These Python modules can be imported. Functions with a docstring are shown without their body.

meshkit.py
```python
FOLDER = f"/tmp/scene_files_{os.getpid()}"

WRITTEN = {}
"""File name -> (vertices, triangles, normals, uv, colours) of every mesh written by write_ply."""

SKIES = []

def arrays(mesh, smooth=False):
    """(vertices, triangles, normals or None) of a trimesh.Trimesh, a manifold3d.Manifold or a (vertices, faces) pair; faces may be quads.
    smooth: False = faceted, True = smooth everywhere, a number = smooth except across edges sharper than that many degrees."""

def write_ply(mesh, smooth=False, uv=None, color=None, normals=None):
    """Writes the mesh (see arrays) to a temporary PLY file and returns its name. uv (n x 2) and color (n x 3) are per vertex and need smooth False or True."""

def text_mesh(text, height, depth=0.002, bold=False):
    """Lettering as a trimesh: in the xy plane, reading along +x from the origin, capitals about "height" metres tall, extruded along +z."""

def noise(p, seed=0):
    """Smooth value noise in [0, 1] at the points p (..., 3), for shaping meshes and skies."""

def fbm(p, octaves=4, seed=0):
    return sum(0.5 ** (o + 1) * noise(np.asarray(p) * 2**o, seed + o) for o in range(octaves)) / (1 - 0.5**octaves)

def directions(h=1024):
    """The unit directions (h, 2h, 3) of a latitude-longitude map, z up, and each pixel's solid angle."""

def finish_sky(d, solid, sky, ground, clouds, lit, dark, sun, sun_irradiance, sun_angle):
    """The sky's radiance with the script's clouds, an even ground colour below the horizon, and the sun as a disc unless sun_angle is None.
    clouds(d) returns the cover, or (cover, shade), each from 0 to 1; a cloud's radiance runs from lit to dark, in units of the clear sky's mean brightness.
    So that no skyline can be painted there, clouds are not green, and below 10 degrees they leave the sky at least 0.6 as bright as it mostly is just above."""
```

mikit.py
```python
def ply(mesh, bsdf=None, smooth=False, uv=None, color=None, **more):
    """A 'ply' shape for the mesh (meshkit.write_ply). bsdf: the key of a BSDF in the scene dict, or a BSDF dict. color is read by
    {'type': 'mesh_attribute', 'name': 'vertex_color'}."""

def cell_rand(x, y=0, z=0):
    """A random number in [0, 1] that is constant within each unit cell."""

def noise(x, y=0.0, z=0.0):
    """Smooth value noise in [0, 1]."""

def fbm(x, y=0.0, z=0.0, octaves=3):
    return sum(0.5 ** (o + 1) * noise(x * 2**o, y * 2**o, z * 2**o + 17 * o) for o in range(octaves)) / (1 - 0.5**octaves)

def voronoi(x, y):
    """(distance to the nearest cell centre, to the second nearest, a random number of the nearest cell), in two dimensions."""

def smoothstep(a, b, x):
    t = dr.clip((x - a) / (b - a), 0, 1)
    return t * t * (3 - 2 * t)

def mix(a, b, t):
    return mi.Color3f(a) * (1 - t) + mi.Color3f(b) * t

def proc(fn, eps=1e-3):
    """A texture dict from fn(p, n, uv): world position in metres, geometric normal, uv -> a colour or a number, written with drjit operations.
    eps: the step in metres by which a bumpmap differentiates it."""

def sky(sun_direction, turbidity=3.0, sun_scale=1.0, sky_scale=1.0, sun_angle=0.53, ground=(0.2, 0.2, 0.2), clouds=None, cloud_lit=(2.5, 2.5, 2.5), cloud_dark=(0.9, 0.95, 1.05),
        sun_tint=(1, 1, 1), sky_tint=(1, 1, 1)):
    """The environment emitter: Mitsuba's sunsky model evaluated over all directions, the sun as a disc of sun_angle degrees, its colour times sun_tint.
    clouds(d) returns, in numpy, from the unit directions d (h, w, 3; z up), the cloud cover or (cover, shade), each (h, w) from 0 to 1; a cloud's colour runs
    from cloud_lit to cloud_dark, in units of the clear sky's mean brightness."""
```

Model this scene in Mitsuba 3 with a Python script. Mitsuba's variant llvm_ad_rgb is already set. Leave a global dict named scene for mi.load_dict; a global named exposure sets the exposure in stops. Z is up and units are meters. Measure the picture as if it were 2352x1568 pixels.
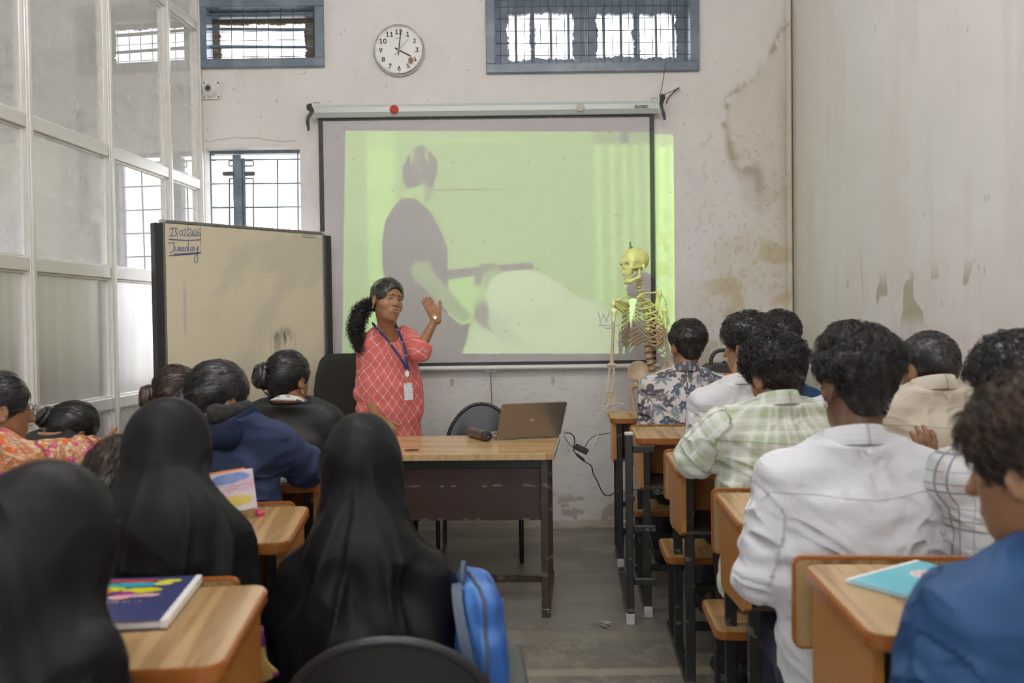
import math, random
import numpy as np, trimesh, shapely, drjit as dr, mitsuba as mi
import mikit, meshkit
from mikit import proc, noise, fbm, voronoi, cell_rand, smoothstep, mix
from shapely.geometry import Polygon, LineString, Point, box as sbox
T = mi.ScalarTransform4f
scene, labels = {}, {}
A = lambda *v: np.array(v, float)
RNG = np.random.default_rng(7)

# ---------------- camera (eye 1.38 m above the floor, slight downward pitch and roll) ----------------
EYE, FPX, PITCH, ROLL = A(0, 0, 1.38), 2050.0, math.radians(1.31), math.radians(0.75)
FWD = A(0, math.cos(PITCH), -math.sin(PITCH))
UP0 = A(0, math.sin(PITCH), math.cos(PITCH))
CUP = UP0 * math.cos(ROLL) + A(1, 0, 0) * math.sin(ROLL)
CRT = A(1, 0, 0) * math.cos(ROLL) - UP0 * math.sin(ROLL)
scene['camera'] = {'type': 'thinlens', 'fov': math.degrees(2 * math.atan(1176 / FPX)), 'fov_axis': 'x', 'aperture_radius': 0.0045, 'focus_distance': 5.0,
                   'near_clip': 0.05, 'far_clip': 200.0, 'to_world': T().look_at(origin=EYE.tolist(), target=(EYE + FWD).tolist(), up=CUP.tolist())}
exposure = 1.4
SKY_SCALE = 14.0
scene['sky'] = mikit.sky([0.3, -0.6, 0.75], turbidity=5.0, sun_scale=0.0, sky_scale=SKY_SCALE, ground=(0.35, 0.33, 0.3),
                         clouds=lambda d: np.full(d.shape[:2], 0.85), cloud_lit=(1.25, 1.25, 1.25), cloud_dark=(1.0, 1.0, 1.0))
TUBE_RADIANCE, PROJECTOR_POWER = 53.0, 22.0

def ray(px, py):
    return FWD * FPX + CRT * (px - 1176) - CUP * (py - 784)
def at(px, py, y):
    "the point seen at a pixel of the photograph, at the distance y from the eye"
    d = ray(px, py); return EYE + d * (y / d[1])
def atz(px, py, z):
    d = ray(px, py); return EYE + d * ((z - EYE[2]) / d[2])

# ---------------- helpers ----------------
def fresh(key):
    if key not in scene and key not in labels and not any(k.startswith(key + '__') for k in scene): return key
    n = 1
    while f'{key}_{n:03d}' in scene or f'{key}_{n:03d}' in labels: n += 1
    return f'{key}_{n:03d}'
def mat(name, **kw):
    scene[name] = kw; return name
def princ(name, color, rough=0.5, spec=0.5, two=True, **kw):
    c = color if isinstance(color, dict) else {'type': 'rgb', 'value': [float(x) for x in color]}
    b = {'type': 'principled', 'base_color': c, 'roughness': rough, 'specular': spec, **kw}
    scene[name] = {'type': 'twosided', 'bsdf': b} if two else b
    return name
def bumped(name, fn, scale, eps=1e-3):
    "wraps an existing twosided bsdf in a bump map"
    b = scene[name]['bsdf']
    scene[name] = {'type': 'twosided', 'bsdf': {'type': 'bumpmap', 'arbitrary': proc(fn, eps), 'scale': scale, 'bsdf': b}}
    return name
def srgb(r, g, b):
    c = A(r, g, b) / 255.0
    return np.where(c < 0.04045, c / 12.92, ((c + 0.055) / 1.055) ** 2.4)
def put(key, mesh, m, label=None, cat=None, group=None, kind=None, smooth=False, uv=None, color=None, **kw):
    key = fresh(key)
    scene[key] = mikit.ply(mesh, m, smooth, uv, color, **kw)
    tag(key, label, cat, group, kind)
    return key
def tag(key, label=None, cat=None, group=None, kind=None):
    d = {k: v for k, v in (('label', label), ('category', cat), ('group', group), ('kind', kind)) if v}
    if d: labels[key] = {**labels.get(key, {}), **d}
    return key
def thing(key, label, cat, group=None):
    key = fresh(key); labels[key] = {'label': label, 'category': cat}
    if group: labels[key]['group'] = group
    return key
def struct(key, mesh, m, **kw): return put(key, mesh, m, kind='structure', **kw)
def part(parent, name, mesh, m, label=None, **kw): return put(parent + '__' + name, mesh, m, label, **kw)

def M(v, f): return trimesh.Trimesh(np.asarray(v, float), np.asarray(f, int), process=False)
def cat_(ms): return trimesh.util.concatenate(list(ms))
_bv = np.array([[sx * (1 - .3 * (a != 0)), sy * (1 - .3 * (a != 1)), sz * (1 - .3 * (a != 2))] for sx in (-1, 1) for sy in (-1, 1) for sz in (-1, 1) for a in range(3)])
_bs = np.array([[sx, sy, sz, a] for sx in (-1, 1) for sy in (-1, 1) for sz in (-1, 1) for a in range(3)])
_h = trimesh.convex.convex_hull(_bv, repair=False) if False else None
def _bevel_faces():
    from scipy.spatial import ConvexHull
    h = ConvexHull(_bv); f = h.simplices.copy(); c = _bv[f]
    n = np.cross(c[:, 1] - c[:, 0], c[:, 2] - c[:, 0]); flip = (n * c.mean(1)).sum(1) < 0
    f[flip] = f[flip][:, ::-1]; return f
_BF = _bevel_faces()
def rotz(a): c, s = math.cos(a), math.sin(a); return np.array([[c, -s, 0], [s, c, 0], [0, 0, 1.0]])
def rotx(a): c, s = math.cos(a), math.sin(a); return np.array([[1.0, 0, 0], [0, c, -s], [0, s, c]])
def roty(a): c, s = math.cos(a), math.sin(a); return np.array([[c, 0, s], [0, 1.0, 0], [-s, 0, c]])
def box(c, s, bevel=0.002, R=None):
    h = A(*s) / 2; b = min(bevel, h.min() * 0.49)
    v = np.empty((24, 3))
    for k in range(3): v[:, k] = _bs[:, k] * np.where(_bs[:, 3] == k, h[k], h[k] - b)
    if R is not None: v = v @ np.asarray(R).T
    return M(v + A(*c), _BF)
def box2(lo, hi, bevel=0.002): lo, hi = A(*lo), A(*hi); return box((lo + hi) / 2, np.abs(hi - lo), bevel)
def bar(a, b, w, h=None, bevel=0.002, up=(0, 0, 1)):
    "a square bar from a to b"
    a, b = A(*a), A(*b); h = h or w; d = b - a; L = np.linalg.norm(d); d = d / L
    u = A(*up)
    if abs(d @ u) > 0.98: u = A(0, 1, 0)
    s = np.cross(d, u); s /= np.linalg.norm(s); u = np.cross(s, d)
    return box((a + b) / 2, (w, L, h), bevel, np.stack([s, d, u], 1))
def tube(pts, r, sides=8, cap=True, closed=False):
    p = np.asarray(pts, float); n = len(p); r = np.broadcast_to(r, (n,)).astype(float)
    t = np.roll(p, -1, 0) - np.roll(p, 1, 0) if closed else np.gradient(p, axis=0)
    t /= np.linalg.norm(t, axis=1, keepdims=True) + 1e-12
    u = np.cross(t[0], [0, 0, 1.0] if abs(t[0][2]) < .9 else [1.0, 0, 0]); us = []
    for k in range(n):
        u = u - t[k] * (u @ t[k]); u /= np.linalg.norm(u) + 1e-12; us.append(u)
    us = np.array(us); vs = np.cross(t, us); ang = np.arange(sides) * 2 * np.pi / sides
    V = p[:, None] + r[:, None, None] * (np.cos(ang)[None, :, None] * us[:, None] + np.sin(ang)[None, :, None] * vs[:, None])
    nn = n if closed else n - 1
    i, j = np.meshgrid(np.arange(nn), np.arange(sides), indexing='ij'); i2 = (i + 1) % n; j2 = (j + 1) % sides
    q = np.stack([i * sides + j, i * sides + j2, i2 * sides + j2, i2 * sides + j], -1).reshape(-1, 4)
    f = np.vstack([q[:, [0, 1, 2]], q[:, [0, 2, 3]]]); V = V.reshape(-1, 3)
    if cap and not closed:
        c0, c1 = len(V), len(V) + 1; V = np.vstack([V, p[:1], p[-1:]]); k = np.arange(sides); k2 = (k + 1) % sides
        f = np.vstack([f, np.stack([k2, k, np.full(sides, c0)], 1), np.stack([(n - 1) * sides + k, (n - 1) * sides + k2, np.full(sides, c1)], 1)])
    return M(V, f)
def spline(pts, n=40):
    from scipy.interpolate import CubicSpline
    p = np.asarray(pts, float); t = np.r_[0, np.cumsum(np.linalg.norm(np.diff(p, axis=0), axis=1))]
    return CubicSpline(t, p)(np.linspace(0, t[-1], n))
def lathe(profile, sides=32, axis=None, at_=(0, 0, 0)):
    "profile (r, h) from bottom to top around z; axis: direction of h"
    pr = np.asarray(profile, float); ang = np.arange(sides) * 2 * np.pi / sides; n = len(pr)
    V = np.stack([pr[:, :1] * np.cos(ang), pr[:, :1] * np.sin(ang), np.repeat(pr[:, 1:], sides, 1)], -1)
    i, j = np.meshgrid(np.arange(n - 1), np.arange(sides), indexing='ij'); j2 = (j + 1) % sides
    q = np.stack([i * sides + j, i * sides + j2, (i + 1) * sides + j2, (i + 1) * sides + j], -1).reshape(-1, 4)
    V = V.reshape(-1, 3); f = np.vstack([q[:, [0, 1, 2]], q[:, [0, 2, 3]]])
    if axis is not None:
        z = A(*axis) / np.linalg.norm(axis); x = np.cross(z, [0, 0, 1.0] if abs(z[2]) < .9 else [1.0, 0, 0]); x /= np.linalg.norm(x)
        V = V @ np.stack([x, np.cross(z, x), z])
    return M(V + A(*at_), f)
def extrude(poly, depth, R=None, t=(0, 0, 0)):
    "a shapely polygon in xy, pulled along +z, then turned by R and moved"
    gs = getattr(poly, 'geoms', [poly])
    m = cat_([trimesh.creation.extrude_polygon(g, depth, engine='earcut') for g in gs if g.area > 1e-9])
    v = np.array(m.vertices)
    if R is not None: v = v @ np.asarray(R).T
    return M(v + A(*t), m.faces)
XZ = np.array([[1.0, 0, 0], [0, 0, -1.0], [0, 1.0, 0]])       # turns xy artwork into the xz plane, pulled towards -y (the viewer)
def xf(mesh, R=None, t=(0, 0, 0), s=1.0):
    v = np.array(mesh.vertices) * s
    if R is not None: v = v @ np.asarray(R).T
    return M(v + A(*t), mesh.faces)
def merged(parts):
    return cat_(parts)
def rrect(x0, y0, x1, y1, r, n=6): return sbox(x0 + r, y0 + r, x1 - r, y1 - r).buffer(r, quad_segs=n)

# ---------------- signed distance modelling: smooth bodies, cloth and hair ----------------
def sm(a, b, k):
    h = np.clip(0.5 + 0.5 * (b - a) / k, 0, 1)
    return b + (a - b) * h - k * h * (1 - h)
def smx(a, b, k): return -sm(-a, -b, k)
def s_cap(p, a, b, ra, rb=None):
    a, b = A(*a).astype(np.float32), A(*b).astype(np.float32); rb = ra if rb is None else rb
    ab = b - a; t = np.clip(((p - a) @ ab) / max(float(ab @ ab), 1e-9), 0, 1)
    q = p - a - t[:, None] * ab
    return np.sqrt((q * q).sum(1)) - (ra + (rb - ra) * t)
def s_ell(p, c, r, R=None):
    q = p - A(*c).astype(np.float32)
    if R is not None: q = q @ np.asarray(R, np.float32)
    r = A(*r).astype(np.float32)
    k0 = np.sqrt(((q / r) ** 2).sum(1)); k1 = np.sqrt(((q / (r * r)) ** 2).sum(1)) + 1e-9
    return k0 * (k0 - 1) / k1
def s_box(p, c, h, r=0.0, R=None):
    q = p - A(*c).astype(np.float32)
    if R is not None: q = q @ np.asarray(R, np.float32)
    q = np.abs(q) - (A(*h).astype(np.float32) - r)
    return np.sqrt((np.maximum(q, 0) ** 2).sum(1)) + np.minimum(q.max(1), 0) - r
def s_plane(p, c, n):
    n = A(*n) / np.linalg.norm(n); return ((p - A(*c).astype(np.float32)) @ n.astype(np.float32))
def nz(p, f, seed=0): return (meshkit.noise(np.asarray(p) * f, seed) - 0.5).astype(np.float32)
def sdf_mesh(f, lo, hi, h, slack=1.35, newton=1):
    "surface nets on a grid of step h, evaluated only in the blocks near the surface"
    B = 8; lo, hi = A(*lo), A(*hi); nb = np.maximum(np.ceil((hi - lo) / (h * B)).astype(int), 1); n = nb * B
    g = np.stack(np.meshgrid(*[np.arange(k) for k in nb], indexing='ij'), -1).reshape(-1, 3)
    c = (lo + (g * B + (B - 1) / 2) * h).astype(np.float32); d = f(c)
    D = np.repeat(np.repeat(np.repeat((np.sign(d) * 1.0).reshape(nb), B, 0), B, 1), B, 2).astype(np.float32)
    keep = np.abs(d) < slack * B * h * 0.87
    off = np.stack(np.meshgrid(*[np.arange(B)] * 3, indexing='ij'), -1).reshape(-1, 3)
    gk = g[keep]
    for s in range(0, len(gk), 400):
        idx = (gk[s:s + 400, None] * B + off[None]).reshape(-1, 3)
        D[idx[:, 0], idx[:, 1], idx[:, 2]] = f((lo + idx * h).astype(np.float32))
    D[0], D[-1], D[:, 0], D[:, -1], D[:, :, 0], D[:, :, -1] = 1, 1, 1, 1, 1, 1
    I = D < 0
    corners = [(i, j, k) for i in (0, 1) for j in (0, 1) for k in (0, 1)]
    cnt = sum(I[i:n[0] - 1 + i, j:n[1] - 1 + j, k:n[2] - 1 + k].astype(np.int8) for i, j, k in corners)
    act = np.argwhere((cnt > 0) & (cnt < 8))
    if len(act) == 0: return M(np.zeros((0, 3)), np.zeros((0, 3), int))
    vals = np.stack([D[act[:, 0] + i, act[:, 1] + j, act[:, 2] + k] for i, j, k in corners], 1)
    ca = np.array(corners); acc = np.zeros((len(act), 3)); num = np.zeros(len(act))
    for a in range(8):
        for b in range(a + 1, 8):
            if np.abs(ca[a] - ca[b]).sum() != 1: continue
            x = (vals[:, a] < 0) != (vals[:, b] < 0)
            t = vals[x, a] / (vals[x, a] - vals[x, b]); acc[x] += ca[a] + t[:, None] * (ca[b] - ca[a]); num[x] += 1
    V = lo + (act + acc / num[:, None]) * h
    ID = np.full(tuple(n), -1, np.int64); ID[act[:, 0], act[:, 1], act[:, 2]] = np.arange(len(act))
    F = []
    for ax in range(3):
        u, w = (ax + 1) % 3, (ax + 2) % 3
        s0 = [slice(1, -1)] * 3; s1 = [slice(1, -1)] * 3
        s0[ax] = slice(0, -1); s1[ax] = slice(1, None)
        e = np.argwhere(I[tuple(s0)] != I[tuple(s1)])
        if len(e) == 0: continue
        e = e + np.array([0 if k == ax else 1 for k in range(3)])
        ins = I[e[:, 0], e[:, 1], e[:, 2]]
        du, dw = np.eye(3, dtype=int)[u], np.eye(3, dtype=int)[w]
        q = np.stack([ID[tuple((e - x).T)] for x in (du * 0, du, du + dw, dw)], 1)
        q[~ins] = q[~ins][:, ::-1]
        F.append(q)
    F = np.vstack(F); F = F[(F >= 0).all(1)]
    for _ in range(newton):
        e = 0.25 * h; v32 = V.astype(np.float32)
        tet = np.array([[1, 1, 1], [1, -1, -1], [-1, 1, -1], [-1, -1, 1]], np.float32)
        ds = [f(v32 + k * e) for k in tet]; gr = sum(k[None] * dd[:, None] for k, dd in zip(tet, ds)) / (4 * e); dv = sum(ds) / 4
        g2 = (gr * gr).sum(1) + 1e-6
        st = np.clip(dv / g2, -h, h); V = V - gr * st[:, None] * 0.9
    return M(V, np.vstack([F[:, [0, 1, 2]], F[:, [0, 2, 3]]]))
# ---------------- the room ----------------
D_WALL, WT, CEIL, Y_BACK = 5.98, 0.24, 3.95, -2.6
SK = 0.0654                                     # the side walls run slightly askew to the front wall
XL = lambda y: -2.07 - SK * (D_WALL - y)        # partition plane
XR = lambda y: 1.885 - SK * (D_WALL - y)        # right wall plane
def wx(px, py=300): return at(px, py, D_WALL)[0]
def wz(px, py): return at(px, py, D_WALL)[2]

def wall_front_color(p, n, uv):
    x, z = p.x, p.z
    base = mi.Color3f(0.71, 0.68, 0.66)
    m = fbm(x * 2.2, z * 2.2, 1.7, 3)
    c = base * (0.95 + 0.10 * m)
    # dabbed plaster mottling
    q = fbm(x * 9 + 5, z * 6, 3.1, 3)
    c = mix(c, c * 0.93, smoothstep(0.55, 0.75, q) * 0.6)
    # water stain near the right corner: outline running down and left from the ceiling, ochre blooms lower down
    wob = (fbm(x * 3, z * 3, 9.0, 3) - 0.5) * 0.30
    edge = 1.86 - 0.48 * smoothstep(3.45, 2.75, z) + 0.27 * smoothstep(2.75, 2.1, z) - 0.42 * smoothstep(2.15, 1.7, z) + wob
    d = x - edge
    inside = smoothstep(-0.02, 0.10, d)
    rim = dr.exp(-dr.square((d - 0.02) / 0.045)) * smoothstep(0.25, 0.55, fbm(x * 12, z * 12, 2.0, 2))
    c = mix(c, mi.Color3f(0.63, 0.57, 0.47), inside * 0.55 * (0.5 + 0.5 * smoothstep(0.3, 0.7, fbm(x * 4, z * 3, 5.0, 3))))
    c = mix(c, mi.Color3f(0.36, 0.29, 0.21), rim * 0.75 * smoothstep(1.9, 2.4, z))
    bl = smoothstep(0.57, 0.70, fbm(x * 5.5 + 3, z * 5.0, 8.0, 4)) * smoothstep(1.10, 1.5, x) * smoothstep(2.75, 2.3, z)
    c = mix(c, mi.Color3f(0.50, 0.36, 0.14), bl * 0.5 * smoothstep(2.2, 1.75, z))
    c = mix(c, mi.Color3f(0.50, 0.45, 0.36), bl * 0.35)
    fine = smoothstep(0.62, 0.74, fbm(x * 30, z * 24, 4.0, 3)) * smoothstep(1.0, 1.4, x) * smoothstep(2.9, 2.4, z)
    c = mix(c, mi.Color3f(0.42, 0.36, 0.24), fine * 0.35)
    # browner, darker strip along the right corner
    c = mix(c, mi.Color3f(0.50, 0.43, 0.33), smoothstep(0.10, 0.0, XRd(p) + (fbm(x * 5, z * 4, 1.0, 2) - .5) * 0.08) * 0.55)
    # scuffs and scratches low on the wall
    sc = smoothstep(0.71, 0.78, fbm(x * 22, z * 50, 6.0, 2)) * smoothstep(1.15, 0.9, z)
    c = mix(c, mi.Color3f(0.36, 0.30, 0.25), sc * 0.18)
    sp = smoothstep(0.085, 0.04, voronoi(x * 11, z * 11)[0]) * smoothstep(0.8, 0.9, voronoi(x * 11, z * 11)[2])
    c = mix(c, mi.Color3f(0.30, 0.25, 0.2), sp * 0.6)
    # faint cracks above the lower window
    cr = smoothstep(0.010, 0.0, dr.abs(z - 2.62 - 0.10 * (fbm(x * 4, 0.3, 2.0, 3) - 0.5))) * smoothstep(-0.9, -1.3, x) * smoothstep(0.45, 0.6, noise(x * 6, 2.0))
    c = mix(c, mi.Color3f(0.42, 0.37, 0.33), cr * 0.6)
    # peeling damp band at the foot of the wall
    pe = 0.20 + 0.14 * (fbm(x * 3.3, 0.0, 4.0, 3) - 0.4)
    f = fbm(x * 11, z * 11, 7.0, 4)
    low = smoothstep(pe + 0.06, pe - 0.02, z)
    c = mix(c, mi.Color3f(0.62, 0.585, 0.54), low * 0.7)
    c = mix(c, mi.Color3f(0.36, 0.31, 0.24), low * smoothstep(0.52, 0.62, f) * 0.75)
    c = mix(c, mi.Color3f(0.40, 0.36, 0.30), smoothstep(0.05, 0.015, z + (f - .5) * .04) * 0.7)
    # faint marks: plaster patch and rust around the screen's right edge
    c = mix(c, mi.Color3f(0.58, 0.50, 0.30), smoothstep(0.5, 0.7, fbm(x * 14, z * 10, 3.0, 3)) * smoothstep(0.10, 0.0, dr.abs(x - 1.03)) * smoothstep(1.1, 1.3, z) * smoothstep(2.2, 1.9, z) * 0.5)
    return c
def XRd(p): return (1.885 - SK * (D_WALL - p.y)) - p.x
def wall_relief(p, n, uv):
    a = fbm(p.x * 5, p.y * 5, p.z * 5, 3); b = fbm(p.x * 40, p.y * 40, p.z * 40, 2)
    low = smoothstep(0.26, 0.1, p.z) * smoothstep(0.45, 0.6, fbm(p.x * 11, p.z * 11, 7.0, 4))
    return a + 0.12 * b - 0.35 * low
princ('mat_wall_front', proc(wall_front_color), 0.62, 0.3)
bumped('mat_wall_front', wall_relief, 0.006, 4e-3)

def wall_right_color(p, n, uv):
    y, z = p.y, p.z
    c = mi.Color3f(0.68, 0.655, 0.64) * (0.94 + 0.12 * fbm(y * 1.3, z * 0.9, 3.0, 3))
    st = fbm(y * 7.0, z * 1.1, 4.0, 4)                              # vertical streaks
    c = mix(c, mi.Color3f(0.60, 0.545, 0.52), smoothstep(0.5, 0.68, st) * 0.35)
    c = mix(c, mi.Color3f(0.71, 0.70, 0.69), smoothstep(0.5, 0.7, fbm(y * 4 + 7, z * 1.4, 1.0, 3)) * smoothstep(2.4, 1.6, z) * 0.6)
    g = smoothstep(4.9, 5.9, y + (fbm(y * 5, z * 2, 8.0, 3) - .5) * 1.2)   # greenish damp near the corner
    c = mix(c, mi.Color3f(0.52, 0.51, 0.40), g * smoothstep(2.9, 1.7, z) * 0.55)
    c = mix(c, mi.Color3f(0.66, 0.62, 0.53), smoothstep(5.0, 5.9, y) * 0.3)
    pk = smoothstep(0.53, 0.66, fbm(y * 2.6, z * 2.0, 12.0, 3)) * smoothstep(1.9, 1.3, z)
    c = mix(c, mi.Color3f(0.63, 0.55, 0.53), pk * 0.5)
    v = fbm(y * 6.5 + 1.3, z * 4.5 + 2.0, 15.0, 4)                  # bare plaster patches at head height
    hb = smoothstep(1.62, 1.50, z) * smoothstep(1.30, 1.40, z)
    c = mix(c, mi.Color3f(0.40, 0.345, 0.26), smoothstep(0.66, 0.685, v) * hb * 0.85)
    ck = smoothstep(0.006, 0.0, dr.abs(y - 4.55 - 0.12 * (z - 1.5) - 0.10 * (fbm(z * 5, 0.4, 2.0, 3) - .5))) * smoothstep(1.44, 1.5, z) * smoothstep(1.75, 1.68, z)
    c = mix(c, mi.Color3f(0.22, 0.19, 0.17), ck * 0.8)
    sp = voronoi(y * 5, z * 3)
    c = mix(c, mi.Color3f(0.42, 0.38, 0.34), smoothstep(0.06, 0.03, sp[0]) * smoothstep(0.75, 0.85, sp[2]) * 0.5)
    return c
princ('mat_wall_right', proc(wall_right_color), 0.55, 0.35)
bumped('mat_wall_right', wall_relief, 0.007, 4e-3)
princ('mat_plain_wall', (0.64, 0.63, 0.60), 0.7, 0.3)
princ('mat_green_wall', (0.40, 0.46, 0.40), 0.7, 0.3)
princ('mat_ceiling', (0.72, 0.71, 0.69), 0.8, 0.2)

def floor_color(p, n, uv):
    x, y = p.x, p.y
    c = mi.Color3f(0.155, 0.142, 0.122) * (0.80 + 0.40 * fbm(x * 1.1, y * 1.1, 2.0, 3))
    sw = fbm(x * 2.0 + 1.5 * fbm(x, y, 3.0, 2), y * 7.0, 5.0, 3)
    c = mix(c, mi.Color3f(0.235, 0.21, 0.178), smoothstep(0.5, 0.72, sw) * 0.45)
    near = smoothstep(4.6, 3.3, y)
    fl = voronoi(x * 55, y * 55)
    c = mix(c, mi.Color3f(0.42, 0.36, 0.27), smoothstep(0.33, 0.2, fl[0]) * smoothstep(0.72, 0.8, fl[2]) * smoothstep(0.40, 0.62, fbm(x * 3.1, y * 3.1, 8.0, 3)) * near * 0.75)
    c = mix(c, mi.Color3f(0.30, 0.265, 0.215), smoothstep(0.48, 0.7, fbm(x * 16, y * 16, 11.0, 3)) * near * 0.4)
    ln = dr.abs(y - 3.47 - 0.012 * (fbm(x * 6, 1.0, 2.0, 3) - .5))
    c = mix(c, mi.Color3f(0.36, 0.315, 0.25), smoothstep(0.05, 0.02, ln) * 0.65)
    c = mix(c, mi.Color3f(0.44, 0.40, 0.34), smoothstep(0.10, 0.02, D_WALL - y + (fbm(x * 8, y * 8, 3., 2) - .5) * .08) * 0.6)
    return c
def floor_rough(p, n, uv): return 0.24 + 0.26 * fbm(p.x * 3, p.y * 3, 6.0, 3) + 0.15 * smoothstep(4.2, 3.2, p.y)
princ('mat_floor', proc(floor_color), proc(floor_rough), 0.5)
bumped('mat_floor', lambda p, n, uv: fbm(p.x * 7, p.y * 7, 1.0, 3), 0.003, 4e-3)

def quad(a, b, c, d): return M([a, b, c, d], [[0, 1, 2], [0, 2, 3]])
# floor, ceiling, right wall, back of the room
struct('floor', box2((-5.2, Y_BACK - .2, -0.12), (2.9, D_WALL + WT, 0), 0.0), 'mat_floor')
struct('ceiling', box2((-5.2, Y_BACK - .2, CEIL), (2.9, D_WALL + WT, CEIL + .12), 0.0), 'mat_ceiling')
yr0, yr1 = Y_BACK, D_WALL + WT
struct('wall_right', M([[XR(yr0), yr0, 0], [XR(yr1), yr1, 0], [XR(yr1) + .25, yr1, 0], [XR(yr0) + .25, yr0, 0],
                        [XR(yr0), yr0, CEIL], [XR(yr1), yr1, CEIL], [XR(yr1) + .25, yr1, CEIL], [XR(yr0) + .25, yr0, CEIL]],
                       [[0, 4, 5], [0, 5, 1], [1, 5, 6], [1, 6, 2], [2, 6, 7], [2, 7, 3], [3, 7, 4], [3, 4, 0], [4, 7, 6], [4, 6, 5], [0, 1, 2], [0, 2, 3]]), 'mat_wall_right')
# front wall with the two high openings, the low window and the neighbouring room's window
W1 = (wx(471), wz(600, 151), wx(742), wz(600, 3))          # inner opening of the small high window (x0, z0, x1, z1)
W2 = (wx(1124), wz(1360, 160), wx(1600), wz(1360, -40))
W3 = (wx(471, 450), 0.98, wx(690, 430), wz(580, 338))
W1o, W2o = (W1[0], W1[1], W1[2], W1[3]), W2
holes = [sbox(*W1), sbox(*W2), sbox(*W3)]
wall_poly = sbox(-5.2, 0, 2.35, CEIL)
for h_ in holes: wall_poly = wall_poly.difference(h_)
struct('wall_front', extrude(wall_poly, WT, XZ, (0, D_WALL + WT, 0)), 'mat_wall_front')
# rear wall with two wide windows behind the camera, and the far side of the room beyond the partition
rear = sbox(-5.2, 0, 2.35, CEIL)
for h_ in (sbox(-1.9, 1.0, -0.4, 2.9), sbox(0.1, 1.0, 1.2, 2.9)): rear = rear.difference(h_)
struct('wall_rear', extrude(rear, 0.2, XZ, (0, Y_BACK, 0)), 'mat_plain_wall')
side_ = sbox(Y_BACK, 0, D_WALL, CEIL).difference(sbox(1.6, .9, 5.0, 2.9))  # unseen opening added to let daylight in behind the partition
struct('wall_left', extrude(side_, .2, np.array([[0, 0, 1.0], [1, 0, 0], [0, 1, 0]]), (-5.2, 0, 0)), 'mat_green_wall')
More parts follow.
